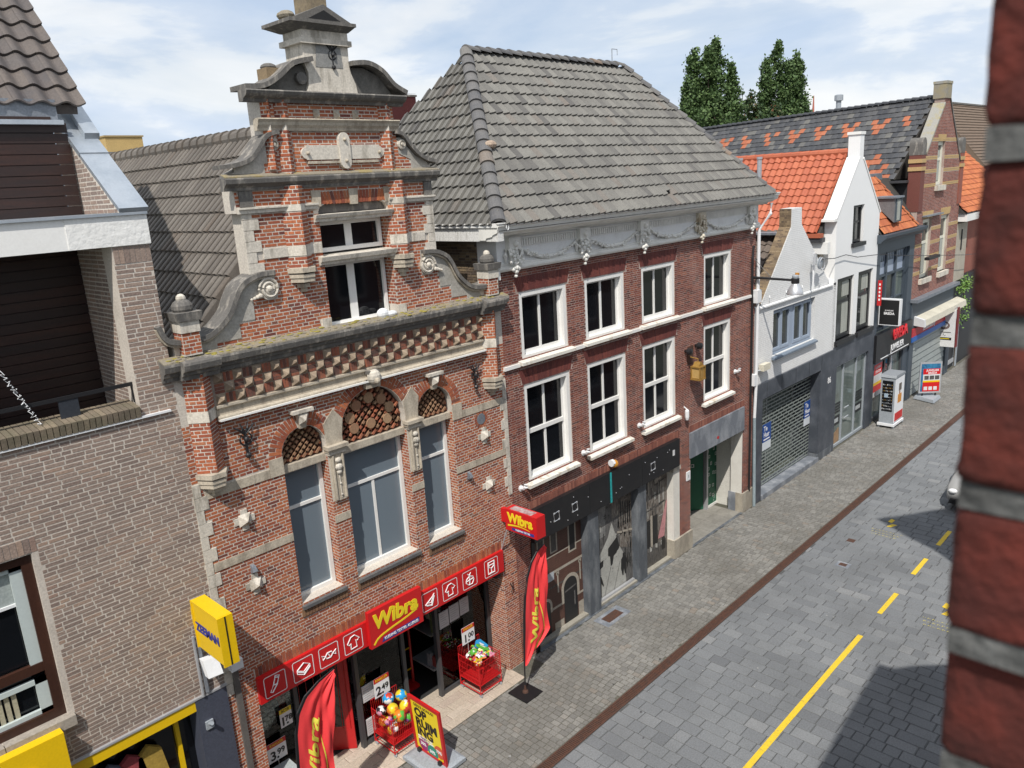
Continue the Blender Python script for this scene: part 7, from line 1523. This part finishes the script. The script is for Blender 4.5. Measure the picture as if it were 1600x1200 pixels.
for u in (.2, .8): p = PT(u, -.14); MB().box(p[0] - .03, p[0] + .03, p[1] - .03, p[1] + .03, .16, .32, black_iron).build('spring', ps2)
# ------------------------------------------------------------------ red gable house with banded brick
rh = thing('red_gable_house', 'red brick gable house with yellow bands and dark patterned tile roof', 'house', (39.3, 0, 0))
AW = rect(38.55, 39.55, 9.28, 11.15); R1 = rect(37.2, 38.4, 5.33, 7.9); R2 = rect(39.75, 40.95, 5.33, 7.9)
o3 = [(36.32, 0), (42.42, 0), (42.42, 10.6), (42.0, 10.6), (42.0, 10.2), (39.72, 12.95), (39.72, 13.58), (39.05, 13.58), (39.05, 12.7), (37.0, 10.65), (36.6, 10.65), (36.6, 11.1), (36.32, 11.1)]
b = MB().wall([(36.32, 4.4), (42.42, 4.4)] + o3[2:], [AW, R1, R2], 0, .42, mortar_pink); b.box(36.32, 36.7, .42, 14, 4.0, 9.6, M('black boarding', (.02, .02, .022), .8)); b = b.build('wall', rh)
YB = [rect(36.3, 42.45, z, z + .16) for z in (5.55, 6.15, 6.75, 7.35, 9.25, 9.85, 10.4, 11.15)]
acc = []; bricks(acc, o3, [AW, R1, R2] + YB + [rect(36, 43, 0, 4.5)], (0, 0), (1, 0, 0), 4.5, 13.6, course=.062, L=.22, bond='flemish')
emit(b, 'brick', 'brickwork', UB, brick_far, acc, 120)
acc = []
for q in YB:
    for s, e in minus(minus(scan(o3, q[0][1] + .08), scan(AW, q[0][1] + .08)), scan(R1, q[0][1] + .08) + scan(R2, q[0][1] + .08)):
        if not (q[0][1] < 8 and s > 38.9 and e < 39.2): bricks(acc, rect(s, e, q[0][1], q[2][1]), [], (0, 0), (1, 0, 0), q[0][1], q[2][1], course=.08, L=.22, bond='flemish', proud=.008)
joined(acc, 'yellow_band', rh, UB, brick_yellow, 'stuff')
acc = []
for a, bb in ((37.1, 38.5), (39.65, 41.05)): soldier(acc, a, bb, 7.92, 8.25, 0, w=.07, fan=.4, proud=.012)
soldier(acc, 38.5, 39.6, 11.2, 11.45, 0, w=.07, fan=.4, proud=.012); joined(acc, 'yellow_arch', rh, UB, brick_yellow, 'stuff')
for wx0, wx1, z0, z1 in ((38.55, 39.55, 9.28, 11.15), (37.2, 38.4, 5.33, 7.9), (39.75, 40.95, 5.33, 7.9)):
    w = window(rh, wx0, wx1, z0, z1, .10, .16, M('cream frame', (.66, .64, .54), .5, fine=.02), glass_grey, vb=(), hb=(.62,), mull=.12); MB().box(wx0 - .1, wx1 + .1, -.14, .1, z0 - .22, z0, stone_pale).build('sill', w)
    MB().box(wx1 - .62, wx1 - .2, .140, .146, z0 + .2, z0 + 1.5, curtain).build('curtain', w)
MB().box(37.05, 39.4, -.2, 0, 8.02, 8.08, lead).build('hood', rh)
c = MB().hexa([(36.98, -.04, 10.62), (39.05, -.04, 12.68), (39.05, .46, 12.68), (36.98, .46, 10.62), (36.95, -.04, 10.72), (39.02, -.04, 12.78), (39.02, .46, 12.78), (36.95, .46, 10.72)], M('lichen coping', (.30, .29, .26), .9, .8, 3, (.34, .27, .09), .5, .7)); c.hexa([(39.70, -.04, 12.96), (42.02, -.04, 10.18), (42.02, .46, 10.18), (39.70, .46, 12.96), (39.74, -.04, 13.05), (42.1, -.04, 10.25), (42.1, .46, 10.25), (39.74, .46, 13.05)], stone_dark); c.build('coping', rh)
m = MB().box(39.0, 39.76, -.05, .48, 12.95, 13.58, M('grey render', (.26, .24, .2), .9, .5, 3, (.34, .27, .12))); m.box(38.98, 39.78, -.07, .5, 13.55, 13.66, M('lichen coping', (0, 0, 0))); m.build('chimney', rh)
for xx in (36.32, 42.0):
    m = MB().box(xx - .03, xx + .50, -.06, .46, 10.62, 11.05, stone_dark); m.prism(arc(xx + .235, 11.05, .265, 0, 180, 10), -.06, .46, stone_dark); m.box(xx - .06, xx + .52, -.08, .46, 10.30, 10.46, brick_yellow); m.box(xx - .06, xx + .52, -.08, .46, 9.98, 10.14, brick_yellow); m.box(xx - .02, xx + .5, -.05, .44, 8.3, 10.62, brick_far); m.build('kneeler_pier', rh)
P0 = np.array([39.3, .42, 13.03]); P1 = np.array([42.3, 14.2, 12.82]); Ur = P0 - P1; Lu = np.linalg.norm(Ur); Ur /= Lu
E0_ = np.array([36.25, .42, 9.70]); Vq = P0 - E0_; Vq -= Ur * (Vq @ Ur); Lv = np.linalg.norm(Vq); Vq /= Lv
O_ = P0 - Vq * Lv
Nn = np.cross(Ur, Vq)
b = MB(); c4 = [O_ - Nn * .05, O_ - Ur * Lu - Nn * .05, P1 - Nn * .05, P0 - Nn * .05]; dn = np.array([4.5, 0, -2.5]); b.add([tuple(q) for q in c4] + [tuple(q + np.array([6.2, 0, 0])) for q in c4[:2]], [(0, 1, 2, 3), (3, 2, 5, 4), (0, 3, 4)], M('roof underlay', (0, 0, 0))); rf = b.build('roof', rh)
acc = []; acc2 = []; w_, rows = .30, 15; e = Lv / rows; usl = unit_tile([(0, 0), (.08, .012), (.5, .016), (.92, .012), (1, 0)], .03, .024)
rg = random.Random(77); ncol = int(Lu / w_)
for r in range(rows):
    for c in range(ncol):
        t = rows - 1 - r; u = -(c + 1 + (.5 if r % 2 else 0)) * w_; ph = c % 5; orange = False
        if 1 < c < 46:
            if t == 3 and ph in (0, 2): orange = True
            if t == 4 and ph in (1, 2): orange = True
            if t == 5 and ph == 1: orange = True
            if t == 3 and ph == 3: orange = False
        if c < 7 and t >= 10:
            if (t == 10 and c == 4) or (t == 11 and c in (3, 4, 5)) or (t == 12 and c in (2, 5)) or (t == 13 and c in (2, 3, 5, 6)) or t == 14: orange = c != 0
        if orange and rg.random() < .06: orange = False
        o_ = O_ + Ur * u + Vq * (r * e) + Nn * rg.uniform(0, .006); (acc2 if orange else acc).append(basis(o_, Ur * w_ * .985, Vq * e, Nn))
emit(rf, 'roof_tile', 'roof_tiles', usl, tile_black, acc); emit(rf, 'orange_roof_tile', 'orange_roof_tiles', usl, tile_accent, acc2)
hips(tuple(P1 + np.array([0, 0, .02])), tuple(P0 + np.array([0, 0, .02])), 40, .13, M('dark ridge tile', (.045, .047, .053), .6, .3, 4), rf, 'ridge_tile')
m = MB().lathe(tuple(P0 * .66 + P1 * .34 + np.array([0, 0, .1])), [(.12, 0), (.12, .35), (.20, .37), (.20, .62), (.12, .66)], plastic_grey, 10); m.build('vent_pipe', rf)
MB().box(36.0, 36.3, .4, 13, 9.52, 9.62, M('dark gutter', (0, 0, 0))).build('gutter', rh)
s = MB(); s.box(36.32, 42.45, -.06, .3, 2.75, 4.42, paint_blue_grey); s.box(36.32, 36.85, -.06, .3, 0, 2.75, paint_blue_grey); s.box(41.9, 42.45, -.06, .3, 0, 2.75, paint_blue_grey); s.box(36.25, 42.5, -.3, .1, 4.42, 4.56, lead); s.build('shop_surround', rh)
sh = MB().box(36.85, 41.9, .1, .14, 0, 2.75, M('shutter back', (.10, .11, .11), .6)).build('shutter', rh)
sm = M('grey shutter steel', (.30, .33, .32), .5, .5, 2, (.24, .26, .255))
for k in range(9): MB().hexa([(36.85, .02, .03 + k * .30), (41.9, .02, .03 + k * .30), (41.9, .1, .0 + k * .30), (36.85, .1, .0 + k * .30), (36.85, .05, .29 + k * .30), (41.9, .05, .29 + k * .30), (41.9, .1, .30 + k * .30), (36.85, .1, .30 + k * .30)], sm).build('slat', sh)
aw = thing('awning', 'rolled cream awning case above the ribbed grey shutter', 'awning', (40, -.3, 3.6))
MB().hexa([(36.9, -.50, 3.32), (43.2, -.50, 3.32), (43.2, -.05, 3.38), (36.9, -.05, 3.38), (36.9, -.46, 3.58), (43.2, -.46, 3.58), (43.2, -.05, 3.72), (36.9, -.05, 3.72)], M('cream awning case', (.62, .58, .47), .5, .3, 2)).build('case', aw); MB().hexa([(36.7, -.52, 3.30), (36.9, -.52, 3.30), (36.9, -.02, 3.36), (36.7, -.02, 3.36), (36.7, -.48, 3.62), (36.9, -.48, 3.62), (36.9, -.02, 3.76), (36.7, -.02, 3.76)], paper).build('end_cap', aw)
fb = thing('shop_fascia', 'red fascia strip with white script over a blue edge above the shutter', 'fascia sign', (39, -.1, 2.9))
MB().box(36.4, 41.9, -.12, -.06, 2.86, 3.22, M('shop red', (.48, .02, .03), .45)).build('panel', fb); MB().box(36.4, 41.9, -.14, -.06, 2.64, 2.86, M('shop blue', (.02, .12, .42), .45)).build('edge', fb); text('Schoenmakerij', .34, (38.7, -.125, 3.04), fb, white_ink, '-y', shear=.2, bold=.004, sx=.85)
bn = thing('hanging_banner', 'white banner flag with an oval emblem hanging from a slanted pole', 'banner', (41, -.2, 2.6))
BX = 41.2
MB().add([(BX, .42, 2.42), (BX, .46, 1.55), (BX, -.60, 1.56), (BX, -.58, 3.48)], [(0, 1, 2, 3)], M('white banner cloth', (.68, .68, .67), .8)).build('cloth', bn)
MB().tube([(BX, .5, 2.38), (BX, -.62, 3.55)], .025, alu, 6).build('pole', bn); MB().box(BX - .01, BX + .25, -.66, -.61, 1.56, 3.5, M('dark red edge', (.16, .02, .02), .6)).build('edge_board', bn)
MB().add([(BX - .006, -.08 - .27 * math.cos(R(a)), 2.60 + .20 * math.sin(R(a))) for a in range(0, 360, 20)], [tuple(range(18))], M('emblem grey', (.16, .12, .11), .6)).build('emblem', bn); MB().add([(BX - .009, -.08 - .17 * math.cos(R(a)), 2.62 + .11 * math.sin(R(a))) for a in range(0, 360, 20)], [tuple(range(18))], paper).build('emblem', bn)
MB().box(BX - .012, BX, -.45, .40, 1.90, 2.02, black_ink).build('text_strip', bn); MB().box(BX - .014, BX, -.36, .32, 1.945, 1.975, yellow_ink).build('text_line', bn); MB().box(BX - .012, BX, -.42, .36, 2.26, 2.29, pr_grey).build('text_line', bn); text('€ 7,-', .14, (BX - .013, -.06, 2.14), bn, black_ink, '-x', extrude=.001)
# ------------------------------------------------------------------ house with orange tiles at the end of the row
eh = thing('orange_tile_house', 'brick house with weathered orange tile roof at the end of the row', 'house', (46, 0, 0))
m = MB().box(42.5, 52, .3, 9, 4.6, 7.4, brick_far); m.box(42.45, 44.4, .05, .3, 4.5, 7.3, M('beige render', (0, 0, 0))); m.build('wall', eh)
MB().box(42.6, 44.7, -.35, .2, 7.42, 7.75, paint_white).build('gutter', eh)
m = MB().box(43.4, 43.46, .0, .05, 6.0, 7.0, black_iron); m.build('wall_anchor', eh)
rf = MB().add([(42.5, -.3, 7.8), (53, -.3, 7.8), (53, 3.6, 11.55), (42.5, 3.6, 11.55), (42.5, 8, 7.8), (53, 8, 7.8)], [(0, 1, 2, 3), (3, 2, 5, 4), (0, 3, 4)], M('roof underlay', (0, 0, 0))).build('roof', eh)
vv = np.array([0, 3.9, 3.75]); Lv = np.linalg.norm(vv); vv /= Lv; acc = []
tiles(acc, (42.5, -.3, 7.85), (1, 0, 0), vv, rect(0, 10.5, 0, Lv), .27, Lv / 16); emit(rf, 'roof_tile', 'roof_tiles', ujt, tile_orange2, acc, 200)
hips((42.5, 3.6, 11.62), (53, 3.6, 11.62), 26, .14, tile_orange2, rf, 'ridge_tile')
m = MB().box(42.5, 52, .1, .4, 0, 4.6, M('dark shop front', (.018, .02, .024), .5)); m.box(42.6, 44.0, .05, .1, .25, .45, alu); m.box(43.9, 44.1, -.02, .1, 0, 3.2, plastic_grey); m.build('shop_front', eh)
fh = thing('brown_roof_house', 'plain brown tiled roof rising behind the orange tiled house', 'house', (52, 12, 0))
MB().box(76, 110, 8, 14, 0, 9.5, brick_far).build('wall', fh)
frm = M('far brown tile', (.17, .12, .085), .9, .5, 1.2, (.12, .085, .06), stretch=(1, 1, 5), bump=.6, bscale=9)
rf = MB().add([(76, 7, 9.5), (110, 7, 9.5), (110, 11.5, 15.1), (76, 11.5, 15.1), (76, 16, 9.5), (110, 16, 9.5)], [(0, 1, 2, 3), (3, 2, 5, 4), (0, 3, 4), (1, 5, 2)], frm)
for k in range(22):
    t = k / 22; y, z = 7 + 4.5 * t, 9.5 + 5.6 * t; rf.hexa([(76, y - .02, z + .02), (110, y - .02, z + .02), (110, y + .2, z + .24), (76, y + .2, z + .24), (76, y - .05, z + .07), (110, y - .05, z + .07), (110, y + .18, z + .26), (76, y + .18, z + .26)], frm)
rf.box(75.9, 110.1, 11.3, 11.7, 15.05, 15.2, stone_dark); rf.build('roof', fh)
# climbing plant at the dark front
pl = thing('climbing_plant', 'bright green climber hanging over the dark shop front at the end of the row', 'plant', (43.8, 0, 3.5))
rg = random.Random(2); lm_ = MB()
for i in range(420):
    c = rg.choice([(43.4, 4.0), (44.0, 4.3), (44.7, 4.2), (44.4, 3.2), (44.2, 2.5)]); p = Vector((c[0] + rg.gauss(0, .22), -.15 + rg.gauss(0, .12), c[1] + rg.gauss(0, .17))); a = Vector((rg.gauss(0, 1), rg.gauss(0, 1), rg.gauss(0, 1))).normalized() * .06; bq = a.orthogonal().normalized() * .045
    lm_.add([p - a, p + bq, p + a, p - bq], [(0, 1, 2, 3)], leaf_c)
lm_.build('foliage', pl); MB().tube([(43.9, .05, 0), (43.8, .0, 2.2), (44.2, -.1, 3.4), (44.0, -.1, 4.2)], .025, bark, 5).build('stem', pl)

# ------------------------------------------------------------------ skyline behind the roofs
def poplar(cx, cy, h, r, seed, lab, cols, mat=leaf_a, n=9000, zlow=6.0, ls=.34):
    t = thing('poplar_tree', lab, 'tree', (cx, cy, 0)); rg = random.Random(seed); tr = MB()
    tr.tube([(cx, cy, 0), (cx, cy, h * .3), (cx + .2, cy, h * .62)], [.5, .4, .15], bark, 8); cl = []
    for (da, db, top, rr) in cols:
        dx, dy = da * C_R.x + db * .7, da * C_R.y + db * .7
        tr.tube([(cx, cy, h * .12), (cx + dx * .6, cy + dy * .6, h * .3), (cx + dx, cy + dy, top * .9)], [.28, .2, .05], bark, 6)
        z = zlow
        while z < top:
            f = (z - zlow) / (top - zlow); w_ = rr * (1 - f ** 3.2) * (.75 + .25 * math.sin(z * 1.3 + dx)) + .25
            for k in range(3): a = rg.random() * 6.28; q = rg.random() ** .5 * w_; cl.append((cx + dx + q * math.cos(a), cy + dy + q * math.sin(a), z + rg.uniform(-.6, .6), .5 + .5 * (1 - f)))
            z += .42
    V = []; 
    per = max(4, n // len(cl))
    for (x, y, z, s) in cl:
        for k in range(per):
            p = np.array([x + rg.gauss(0, .42 * s), y + rg.gauss(0, .42 * s), z + rg.gauss(0, .55 * s)]); a = np.array([rg.gauss(0, 1), rg.gauss(0, 1), rg.gauss(0, 1)]); a /= np.linalg.norm(a); b = np.cross(a, (rg.gauss(0, 1), rg.gauss(0, 1), rg.gauss(0, 1))); b /= np.linalg.norm(b); q = ls * rg.uniform(.35, .7)
            V += [p - a * q, p + b * q * .7, p + a * q, p - b * q * .7]
    link('crown', mesh_np('crown', np.array(V), np.arange(len(V)).reshape(-1, 4), mat), t, 'stuff'); tr.build('trunk', t)
    return t
poplar(92.5, 42, 28, 3, 1, 'tall poplar, the broader of the two behind the grey hipped roof', [(-2.0, 0, 24.9, 2.4), (.9, 1, 25.9, 2.8), (-.5, -1, 25.2, 3.0), (2.9, .5, 22.5, 1.7), (-2.6, .5, 21, 2.2), (.2, -1.5, 20, 3.6)], n=46000, zlow=9)
poplar(112.0, 42, 28, 3, 2, 'tall poplar standing apart, the slimmer one behind the patterned roof', [(-2.2, 0, 24.6, 1.7), (-.2, .6, 27.2, 2.7), (2.3, 0, 25.2, 2.4), (-2.8, -.5, 20, 2.0), (.6, -1, 24.4, 3.0), (3.4, .4, 19.5, 2.0), (.2, -1.5, 20, 3.6)], n=46000, zlow=9)
poplar(101.5, 41, 17, 3, 3, 'lower dark tree with reddish leaves between the two poplars', [(0, 0, 19.6, 2.6), (-2.4, .4, 18.2, 2.2), (3, -.4, 18.4, 2.2), (5.0, -1, 16, 2.0), (-4.6, -1, 17.0, 2.0)], mat=leaf_b, n=20000, zlow=8)
yb = thing('ochre_rooftop_block', 'ochre box on a flat roof behind the taupe house', 'rooftop block', (12, 21, 0))
oc = M('ochre cladding', (.52, .36, .14), .8, .2, 2); m = MB().box(11.42, 12.75, 20, 24, 12.40, 13.0, oc); m.box(11.38, 12.79, 19.96, 24.04, 12.98, 13.03, M('ochre trim', (.40, .29, .13), .7)); m.build('penthouse', yb)
m = MB().box(10.4, 13.2, 19.5, 25, 12.32, 12.42, lead); m.box(10.6, 13.1, 19.7, 25, 8.0, 12.32, M('dark glazed wall', (.10, .13, .17), .2)); 
for x in (10.7, 11.3, 12.0, 12.7): m.box(x, x + .07, 19.66, 19.72, 9, 12.32, oc)
m.build('glazed_floor', yb)
rbk = thing('dark_red_block', 'dark red brick block showing behind the ornate gable', 'building', (25, 20, 0))
m = MB().box(23, 26.17, 20, 26, 0, 14.85, M('dark red wall', (.17, .045, .042), .9, .3, 3, (.14, .04, .038))); 
for k in range(60): m.box(23, 26.172, 19.985, 20, 12.0 + k * .05, 12.0 + k * .05 + .008, M('dark red joint', (.10, .03, .03), .9))
m.box(22.95, 26.22, 19.95, 26, 14.82, 14.9, stone_dark); m.build('wall', rbk)
ob = thing('brick_office', 'distant flat brick office with a strip window beside the poplars', 'building', (113, 60, 0))
m = MB().box(104, 122, 60, 70, 0, 20.1, M('office brick', (.24, .10, .06), .9, .3, 1)); m.box(103.9, 122.1, 59.9, 70, 19.8, 20.25, M('office parapet', (.12, .10, .10), .8)); m.build('wall', ob)
for k in range(8): MB().box(105 + k * 2.1, 106.8 + k * 2.1, 59.9, 60.05, 17.7, 19.2, M('office glass', (.10, .16, .25), .2)).build('window', ob)
m = MB().tube([(0, 0, 0), (0, 0, 2.0)], [.05, .02], M('red spire', (.40, .12, .08), .6), 5); sp = m.build('distant_spire'); sp.location = (165, 60, 20.8); sp.scale = (5, 5, 1.6); tag(sp, 'tiny reddish spire far behind the patterned roof', 'spire')
m = MB().tube([(19.35, 3.2, 13.2), (19.35, 3.2, 14.0)], .015, plastic_grey, 5); m.tube([(19.35, 3.2, 14.0), (19.6, 3.2, 14.0), (19.6, 3.2, 13.85)], .012, plastic_grey, 5)
tag(m.build('roof_aerial'), 'small bent aerial beyond the far hip of the grey roof', 'aerial')

# ------------------------------------------------------------------ parked car behind the window jamb
cr = thing('parked_car', 'pale grey car mostly hidden behind the dark brick jamb', 'car', (27.6, -5.6, 0))
cm = M('pale car paint', (.30, .30, .295), .25, fine=0)
def carp(x, y, z): return (24.92 + x, -4.80 - y, z)
m = MB(); prof = [(0.05, .35), (.0, .62), (.10, .78), (.55, .92), (1.25, 1.0), (1.95, 1.45), (3.3, 1.48), (4.0, 1.05), (4.25, .95), (4.3, .4), (4.0, .25), (.3, .25)]
secs = []; n_ = len(prof)
for y, s in ((0, .80), (.06, .93), (.25, 1.0), (1.45, 1.0), (1.64, .93), (1.70, .80)):
    secs.append([carp(x if 0 < i < n_ else x, y, z if z < .9 else .9 + (z - .9) * (1.0 if s > .9 else .85)) if s > .9 else carp(2.15 + (x - 2.15) * (.93 if s < .9 else 1), y, z * .98) for i, (x, z) in enumerate(prof)])
vs = [v for s in secs for v in s]; fs = [(k * n_ + i, k * n_ + (i + 1) % n_, (k + 1) * n_ + (i + 1) % n_, (k + 1) * n_ + i) for k in range(5) for i in range(n_)] + [tuple(range(n_)), tuple(reversed(range(5 * n_, 6 * n_)))]
m.add(vs, fs, cm); m.build('body', cr, smooth=True)
for x in (.85, 3.4):
    for y in (.02, 1.5): 
        p = carp(x, y + .1, .31); w_ = MB().lathe((p[0], p[1], p[2]), [(.20, -.1), (.31, -.08), (.31, .08), (.20, .1)], black_iron, 14, 'y').build('wheel', cr); MB().lathe((p[0], p[1], p[2]), [(.19, -.11), (.19, .11)], alu, 10, 'y').build('rim', w_)
for (a, b_) in (((1.30, 1.04), (1.93, 1.42)), ):
    MB().add([carp(a[0], .2, a[1]), carp(a[0], 1.5, a[1]), carp(b_[0], 1.4, b_[1]), carp(b_[0], .3, b_[1])], [(0, 1, 2, 3)], glass_dark).build('windscreen', cr)
for y in (.12, 1.45): 
    p = carp(.02, y + .08, .66); MB().ball(p, .11, plastic_white, 6, (.7, 1.2, .7)).build('headlight', cr)
MB().hexa([carp(-.05, .1, .28), carp(-.05, 1.6, .28), carp(.2, 1.6, .28), carp(.2, .1, .28), carp(-.06, .15, .42), carp(-.06, 1.55, .42), carp(.2, 1.6, .42), carp(.2, .1, .42)], black_paint).build('bumper', cr)

# ------------------------------------------------------------------ the houses on the camera's side of the street
ch_ = thing('window_house', 'dark brick window jamb close to the camera, blurred along its edge', 'house', (2, -11.2, 0))
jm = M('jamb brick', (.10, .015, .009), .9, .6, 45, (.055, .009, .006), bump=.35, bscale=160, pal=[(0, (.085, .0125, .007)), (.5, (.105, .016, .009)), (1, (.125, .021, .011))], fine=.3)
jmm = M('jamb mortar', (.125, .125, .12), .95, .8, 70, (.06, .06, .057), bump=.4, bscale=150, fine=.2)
XJ = .290; YF = -10.928
# wall to the right of the window; its street face carries bricks too, its outline throws the shadow on the street
b = MB().prism([(XJ + .04, 0), (8.6, 0), (11.9, 0), (11.9, 8.3), (11.5, 8.5), (9.9, 10.1), (9.2, 10.7), (8.7, 11.45), (6.7, 11.1), (5.2, 10.75), (XJ + .04, 10.75)], YF - .30, YF - .010, jmm); b.box(-7, -1.4, YF - .3, YF - .01, 0, 10.75, jmm); b.box(-1.4, XJ + .012, YF - .3, YF - .01, 0, 9.4, jmm); b.box(-7, 11.9, -19, YF - .3, 0, 8, jmm)
b = b.build('wall', ch_)
jc = [225, 520, 768, 985, 1182]; zj = [10.5 + .0012, 10.5 - .0555, 10.5 - .1135, 10.5 - .1715, 10.5 - .2330]
step = .061; zb = 10.503
rg = random.Random(6); import bmesh
for k in range(-26, 4):
    z0 = zb + k * step + .0042; z1 = z0 + step - .0084
    jo = {0: .004, -1: .0025, -2: -.001, -3: -.004, -4: -.0035}.get(k, .0) + .09 * min(10.5 - z0, .3) + .0015
    mj = MB().box(XJ + jo, XJ + .25, YF - .29, YF - .0015, z0 - .0096, z0 + .0012, jmm); mj.box(XJ + jo + .012, XJ + .25, YF - .115, YF - .012, z0, z1, jmm); mj.build('mortar_joint', b)
    def cobble(nm, x0, x1, y0, y1, seed):
        bm = bmesh.new(); bmesh.ops.create_cube(bm, size=1)
        for v in bm.verts: v.co = Vector((v.co.x * (x1 - x0), v.co.y * (y1 - y0), v.co.z * (z1 - z0)))
        bmesh.ops.subdivide_edges(bm, edges=bm.edges[:], cuts=(6 if k > -8 else 2), use_grid_fill=True)
        bmesh.ops.bevel(bm, geom=[e for e in bm.edges if len(e.link_faces) == 2 and e.calc_face_angle() > 1], offset=.0055, segments=3, profile=.55, affect='EDGES')
        r2 = random.Random(seed)
        for v in bm.verts:
            sx_ = x1 - x0; v.co = Vector(((x0 + x1) / 2 + v.co.x + r2.uniform(-.0007, .0007), (y0 + y1) / 2 + v.co.y + r2.uniform(-.0007, .0007), (z0 + z1) / 2 + v.co.z + r2.uniform(-.0007, .0007)))
        me = bpy.data.meshes.new(nm); bm.to_mesh(me); bm.free(); me.materials.append(jm); me.polygons.foreach_set('use_smooth', [True] * len(me.polygons)); o = link(nm, me, b); return o
    off = {0: .004, -1: .0015, -2: -.003, -3: -.0045, -4: -.002}.get(k, .001) + .09 * min(10.5 - z0, .3)
    cobble('brick', XJ + off, XJ + .21, YF - .10, YF + .0, 100 + k); cobble('brick', XJ + off, XJ + .10, YF - .29, YF - .108, 200 + k)
def ray_pt(px, py, d): q = C_F + C_R * ((px - 800) / FPX) - C_U * ((py - 600) / FPX); return CAM + q.normalized() * d
h = MB().tube([(.245, -10.90, 10.62), (.232, -10.893, 10.566), (.222, -10.885, 10.5585)], [.010, .006, .003], M('bluish hook', (.08, .09, .12), .5), 6); h.build('wall_hook', ch_)
op = thing('shadow_stand_in_house', 'unseen stand-in house on the camera side, outline shaped to cast the slab shadow', 'house', (16, -11, 0))
m = MB().prism([(11.95, 0), (30, 0), (30, 9.2), (23, 9.0), (19.5, 10.4), (18, 12.5), (16.5, 14.0), (13.74, 16.2), (12.34, 17.4), (13.34, 14.5), (14.0, 12.9), (14.45, 11.2), (14.1, 9.5), (11.95, 9.0)], -11.2, -10.85, M('unseen stand in wall', (.22, .10, .075), .9, .4, 2)); m.box(11.95, 30, -19, -11.2, 0, 8.6, M('unseen stand in wall', (0, 0, 0)))  # unseen outline, added and shaped to cast the shadow on the slabs
for k in range(8):
    for z in (1.0, 4.2, 7.0): m.box(12.6 + k * 2.1, 13.8 + k * 2.1, -10.86, -10.82, z, z + 1.9, paint_white); m.box(12.7 + k * 2.1, 13.7 + k * 2.1, -10.83, -10.80, z + .1, z + 1.8, glass_dark)
m.build('wall', op)
